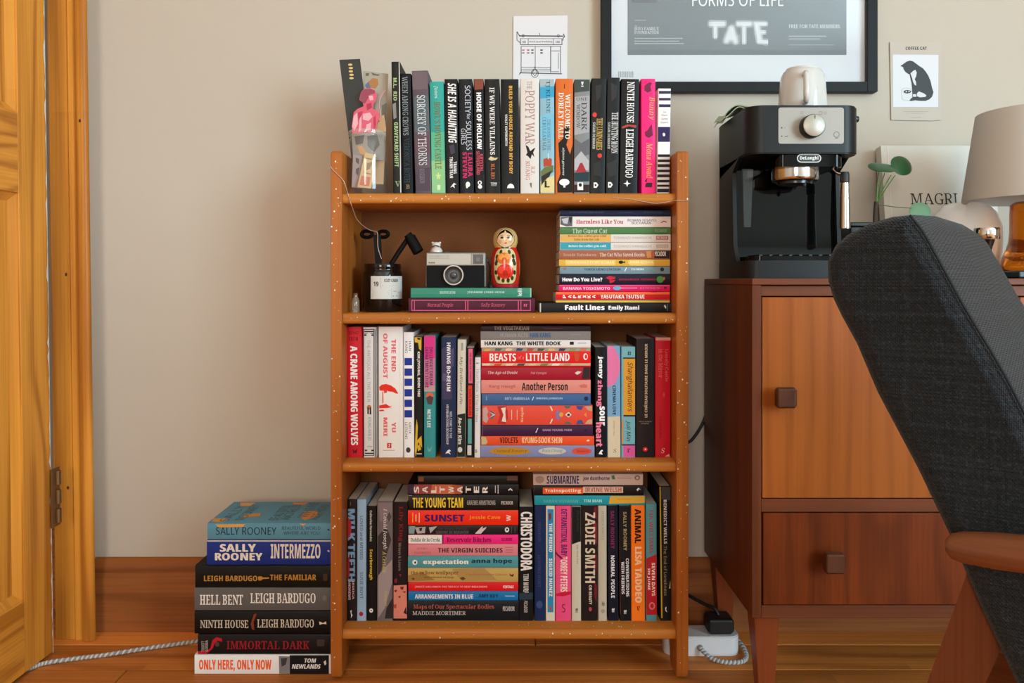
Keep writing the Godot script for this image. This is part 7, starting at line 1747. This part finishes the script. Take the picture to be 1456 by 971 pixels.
	for q in [[738, 51, 801, 51.5, 1.8], [739, 55, 800, 55, 0.7], [740, 63.5, 799, 63.5, 1.0], [740, 55, 740, 64, 1.0], [799, 55, 799, 64, 1.0], [751, 55, 751, 64, 0.8], [787, 55, 787, 64, 0.8], [741, 66, 798, 66, 0.8], [741, 66, 741, 103, 1.0], [761, 66, 761, 96, 0.8], [783, 66, 783, 103, 1.2], [797, 66, 797, 104, 1.0], [784, 72.5, 796, 72.5, 0.9], [784, 102, 795, 102, 0.9], [794, 75, 794, 98, 0.7], [741, 96, 783, 96, 0.8], [741, 98.5, 783, 98.5, 0.6], [741, 101, 783, 101, 0.6], [739, 103.5, 799, 105, 1.4], [735, 45, 739, 51, 1.2], [735, 45, 735, 57, 1.0], [735, 57, 740, 61, 1.0], [801, 48, 803, 53, 1.4], [802, 52, 800, 58, 1.0], [767, 47, 768, 51, 0.8], [741, 103, 738, 106, 1.2]]:
		seg.call(q[0], q[1], q[2], q[3], q[4])
	for q in [[744, 51], [794, 51]]:
		for i in 12:
			var a := TAU * i / 12.0
			var b := TAU * (i + 1) / 12.0
			seg.call(q[0] + 1.8 * cos(a), q[1] + 1.8 * sin(a), q[0] + 1.8 * cos(b), q[1] + 1.8 * sin(b), 0.8)
	for i in 16:
		var a := TAU * i / 16.0
		var b := TAU * (i + 1) / 16.0
		seg.call(760.5 + 5 * cos(a), 104.5 + 5.6 * sin(a), 760.5 + 5 * cos(b), 104.5 + 5.6 * sin(b), 0.9)
	seg.call(760.5, 95, 757, 104, 0.8)
	seg.call(760.5, 95, 764, 104, 0.8)
	seg.call(757, 104, 760.5, 108, 0.8)
	seg.call(764, 104, 760.5, 108, 0.8)
	part(st, "ink_drawing", mat("#55545a", 0.7), bc)
	st = begin()
	for q in [[737, 33, 746, 44], [748, 37, 762, 38], [764, 36, 776, 37], [780, 37, 796, 36], [796, 36, 801, 42], [745, 40, 758, 46], [760, 42, 792, 43], [738, 36, 737, 46], [782, 40, 792, 46], [745, 84, 758, 88], [748, 90, 776, 92], [772, 84, 780, 90]]:
		seg.call(q[0], q[1], q[2], q[3], 1.0)
	part(st, "faint_drawing", mat("#bcb9bf", 0.7), bc)
	for q in [["166", 745, 59.5, 5.5], ["Brick Lane Bookshop", 769, 59.5, 33.0], ["166", 793, 59.5, 6.5]]:
		st = begin()
		lettering(st, q[0], "E", Vector2((q[1] - 768) * 0.0014313, (115 - q[2]) * 0.0014313), q[3] * 0.0014313, 3.4 * 0.0014313, "h", 0.0018)
		part(st, "sign_lettering", mat("#6a696e", 0.7), bc)
	for q in [[744, "#a8707a"], [751, "#b0606c"], [757, "#4f6064"], [770, "#4a4a4e"]]:
		st = begin()
		for dy in [71.0, 75.0]:
			flat(st, rect((q[0] - 1.7 - 768) * 0.0014313, (115 - dy - 1.3) * 0.0014313, (q[0] + 1.7 - 768) * 0.0014313, (115 - dy + 0.7) * 0.0014313), 0.0018)
		part(st, "ink_patch", mat(q[1], 0.7), bc)
	# ---- cat card
	var cc := thing("art_print", "small beige print of a black and white cat with a cup", "picture", Vector3(0.82107, 1.03357, 0.0006))
	card(cc, "card", pts2([-0.05221, 0.15949, 0.05221, 0.15878, 0.05150, 0.00072, 0.03290, -0.00072, -0.04935, 0.00072]), 0.002, mat("#bdb4a8", 0.8), 0.0008)
	ink(cc, "white_field", pts2([-0.04649, 0.13375, 0.04649, 0.13303, 0.04577, 0.02718, -0.04577, 0.02718]), 0.0022, "#d3d4d8")
	ink(cc, "cup", pts2([-0.02980, 0.06143, -0.02558, 0.06507, -0.01887, 0.06622, -0.01158, 0.06469, -0.00660, 0.05932, -0.00698, 0.04283, -0.01197, 0.03976, -0.02366, 0.03976, -0.02846, 0.04379]), 0.0023, "#9fa2a8")
	ink(cc, "cup_face", pts2([-0.02922, 0.06104, -0.02520, 0.06430, -0.01887, 0.06545, -0.01197, 0.06411, -0.00736, 0.05894, -0.00775, 0.04340, -0.01235, 0.04053, -0.02328, 0.04053, -0.02769, 0.04436]), 0.0024, "#d0d1d5")
	ink(cc, "black_cat", pts2([-0.03114, 0.11032, -0.02558, 0.11416, -0.01887, 0.11914, -0.01197, 0.12145, -0.00545, 0.11991, 0.00107, 0.11493, 0.00798, 0.10994, 0.01488, 0.10553, 0.02044, 0.09882, 0.02562, 0.09077, 0.03022, 0.07964, 0.03329, 0.06584, 0.03616, 0.05702, 0.03329, 0.04781, 0.02715, 0.04206, 0.01948, 0.03938, 0.00989, 0.03938, -0.00161, 0.04053, -0.00928, 0.03899, -0.01312, 0.04014, -0.00928, 0.04475, -0.00660, 0.04590, -0.00660, 0.05472, -0.00851, 0.07581, -0.01273, 0.09383, -0.01503, 0.09422, -0.02079, 0.09844, -0.02462, 0.10419, -0.02539, 0.10802]), 0.0026, "#2a2b2f")
	ink(cc, "white_chest", pts2([-0.01081, 0.09498, -0.00545, 0.10035, -0.00084, 0.10265, 0.00184, 0.09690, 0.00069, 0.08923, -0.00219, 0.08348, 0.00069, 0.07734, 0.00069, 0.07044, -0.00238, 0.07197, -0.00545, 0.07773, -0.00736, 0.08540]), 0.0028, "#cfd0d4")
	ink(cc, "white_paw", pts2([0.00222, 0.05433, 0.00606, 0.05855, 0.01565, 0.05510, 0.02140, 0.05088, 0.01948, 0.04743, 0.00798, 0.04666, 0.00261, 0.04896]), 0.0028, "#cfd0d4")
	ink(cc, "white_paw", pts2([-0.00583, 0.05318, 0.00069, 0.05280, 0.00146, 0.04781, -0.00583, 0.04781]), 0.0028, "#cfd0d4")
	ink(cc, "coffee", pts2([-0.02500, 0.05817, -0.02232, 0.06085, -0.01657, 0.06162, -0.01120, 0.06047, -0.00890, 0.05817, -0.01158, 0.05548, -0.01733, 0.05433, -0.02270, 0.05548]), 0.0027, "#2e2a2a")
	ink(cc, "coffee_shine", pts2([-0.02117, 0.05817, -0.01925, 0.05970, -0.01733, 0.05817, -0.01925, 0.05663]), 0.0029, "#cfd0d4")
	ink(cc, "coffee_shine", pts2([-0.01580, 0.05817, -0.01388, 0.05970, -0.01197, 0.05817, -0.01388, 0.05663]), 0.0029, "#cfd0d4")
	st = begin()
	lettering(st, "COFFEE CAT", "S", Vector2(0.00100, 0.14648), 0.043, 0.0063, "h", 0.0023)
	part(st, "title_lettering", mat("#3a3632", 0.6), cc)
	st = begin()
	for q in [[1284, 1320, 158.5], [1288, 1316, 161], [1295, 1310, 167]]:
		flat(st, rect((q[0] - 1302) * 0.00143, (171 - q[2] - 0.3) * 0.00143, (q[1] - 1302) * 0.00143, (171 - q[2] + 0.3) * 0.00143), 0.0023)
	part(st, "small_print", mat("#9c948a", 0.6), cc)

func twisted(parent: Node3D, path: Array, r: float, turns: float, mats2: Array) -> void:
	var pts := spline(path, 40)
	var n := pts.size()
	for s in 2:
		var line := []
		for i in n:
			var t: Vector3 = (pts[mini(i + 1, n - 1)] - pts[maxi(i - 1, 0)]).normalized()
			var side := t.cross(Vector3.UP).normalized()
			if side.length() < 0.1:
				side = Vector3.RIGHT
			var up := side.cross(t)
			var a := TAU * turns * i / n + PI * s
			line.append(pts[i] + (side * cos(a) + up * sin(a)) * r * 0.5)
		var st := begin()
		tube(st, line, r * 0.56, -1.0, 6)
		part(st, "strand", mats2[s], parent)

func floor_things() -> void:
	# ---- braided cable along the skirting
	var c := thing("braided_cable", "grey and white braided cable running along floor from under the door", "cable", Vector3(-0.7, 0, 0.12))
	var path := []
	for q in [[40, 951, 0.0045], [65, 942.5, 0.0045], [110, 936, 0.0045], [150, 931, 0.0045], [200, 923, 0.0045], [245, 916.5, 0.0045], [285, 911, 0.0045], [330, 905, 0.0045]]:
		var d: float = (0.706 - q[2]) * 1150.0 / (q[1] - 400.0)
		path.append(Vector3((q[0] - 728) * d / 1150.0, q[2], 1.648 - d) - c.position)
	twisted(c, path, 0.0042, 42.0, [mat("#c9c6c2", 0.7), mat("#8d8b8a", 0.7)])
	# ---- extension socket
	var px := Vector3(0.0, 0.0, 0.0)
	px = Vector3(0.36, 0.0004, 0.098)
	var o := thing("extension_socket", "white extension socket on the floor between bookcase and sideboard", "socket", px)
	var st := begin()
	var p := PackedVector2Array()
	var hl := 0.071
	var hwid := 0.027
	var rr := 0.02
	for q in [[hl - rr, hwid - rr, 0.0], [-hl + rr, hwid - rr, PI / 2], [-hl + rr, -hwid + rr, PI], [hl - rr, -hwid + rr, PI * 1.5]]:
		for i in 7:
			p.append(Vector2(q[0] + rr * cos(q[2] + PI / 2 * i / 6), q[1] + rr * sin(q[2] + PI / 2 * i / 6)))
	prism(st, p, Vector3.ZERO, Vector3.RIGHT, Vector3(0, 0, 1), Vector3(0, 0.034, 0))
	var q2 := Geometry2D.offset_polygon(p, -0.002)[0]
	prism(st, q2, Vector3.ZERO, Vector3.RIGHT, Vector3(0, 0, 1), Vector3(0, 0.036, 0))
	part(st, "housing", mat("#d2cfd0", 0.3), o)
	st = begin()
	lathe(st, Vector3(-0.006, 0.016, hwid - 0.001), [Vector2(0.006, 0), Vector2(0.0055, 0.004), Vector2(0.0045, 0.007), Vector2(0, 0.007)], 16, Vector3(0, 0, 1))
	part(st, "cable_gland", mat("#8c8a8a", 0.5), o)
	var cd := Node3D.new()
	cd.name = "flex"
	o.add_child(cd)
	twisted(cd, [Vector3(-0.006, 0.016, hwid + 0.005), Vector3(0.01, 0.006, hwid + 0.022), Vector3(0.034, 0.0045, hwid + 0.034), Vector3(0.062, 0.0045, hwid + 0.032), Vector3(0.078, 0.0045, hwid + 0.012), Vector3(0.082, 0.006, hwid - 0.03), Vector3(0.075, 0.005, hwid - 0.085)], 0.0042, 24.0, [mat("#c4c1be", 0.7), mat("#7f7d7c", 0.7)])
	var pg := thing("power_plug", "black power plug pushed into the white extension socket", "plug", px + Vector3(0.036, 0.0362, 0.0))
	st = begin()
	box(st, Vector3(0, 0.0155, 0), Vector3(0.05, 0.031, 0.044), 0.006)
	part(st, "body", mat("#121214", 0.45), pg)
	st = begin()
	tube(st, spline([Vector3(0.0, 0.03, 0.0), Vector3(-0.006, 0.04, -0.006), Vector3(-0.02, 0.042, -0.02), Vector3(-0.05, 0.05, -0.05)], 5), 0.0035, -1.0, 8)
	part(st, "lead", mat("#121214", 0.5), pg)
	# ---- black cable looping behind the bookcase
	var bcab := thing("power_cable", "black cable sagging behind the bookcase from the sideboard", "cable", Vector3(0.35, 0.4, 0.03))
	st = begin()
	path = []
	for q in [[955, 632, .012], [978, 629, .014], [988, 620, .015], [998, 604, .016], [1006, 585, .014], [1016, 560, .012]]:
		var d: float = 1.648 - q[2]
		path.append(Vector3((q[0] - 728) * d / 1150.0, 0.706 + (400 - q[1]) * d / 1150.0, q[2]) - bcab.position)
	tube(st, spline(path, 6), 0.003, -1.0, 8)
	part(st, "lead", mat("#0f0f10", 0.5), bcab)
	# print on the cover of the topmost floor book
	var shapes := thing_named("pale blue hardback with yellow cover shapes on top of floor pile")
	if shapes:
		var w: float = 0.2426
		var hh: float = 0.27192 - shapes.position.y + 0.0001
		for q in [[[-0.5, -0.2, -0.36, -0.19, -0.40, -0.03, -0.48, -0.04], "#d0953f"], [[-0.44, -0.98, -0.30, -0.98, -0.32, -0.82, -0.40, -0.80], "#d89a44"], [[0.02, -0.99, 0.16, -0.99, 0.14, -0.86, 0.04, -0.90], "#d0803f"], [[0.20, -0.52, 0.30, -0.56, 0.34, -0.30, 0.26, -0.10, 0.20, -0.28], "#cf8a3c"], [[-0.30, -0.40, -0.16, -0.44, -0.14, -0.30, -0.26, -0.24], "#c88a3a"]]:
			st = begin()
			var poly := PackedVector2Array()
			for i in range(0, q[0].size(), 2):
				poly.append(Vector2(q[0][i] * w * 0.92, -q[0][i + 1] * 0.134 + 0.002))
			flat(st, poly, hh, Vector3.ZERO, Vector3.RIGHT, Vector3(0, 0, -1))
			part(st, "cover_picture", mat(q[1], 0.5), shapes)
		for q in [["SALLY", -0.36, -0.45], ["ROONEY", -0.25, -0.5], ["BEAUTIFUL", 0.0, -0.5], ["WORLD", 0.08, -0.5], ["WHERE", 0.20, -0.62], ["ARE YOU", 0.30, -0.5]]:
			st = begin()
			lettering(st, q[0], "s", Vector2(q[1] * w, -q[2] * 0.134), 0.017, 0.1, "u", hh + 0.0001, Vector3.ZERO, Vector3.RIGHT, Vector3(0, 0, -1))
			part(st, "cover_lettering", mat("#34505e", 0.5), shapes)

func thing_named(label: String) -> Node3D:
	for c in get_children():
		if c.has_meta("label") and c.get_meta("label") == label:
			return c
	return null
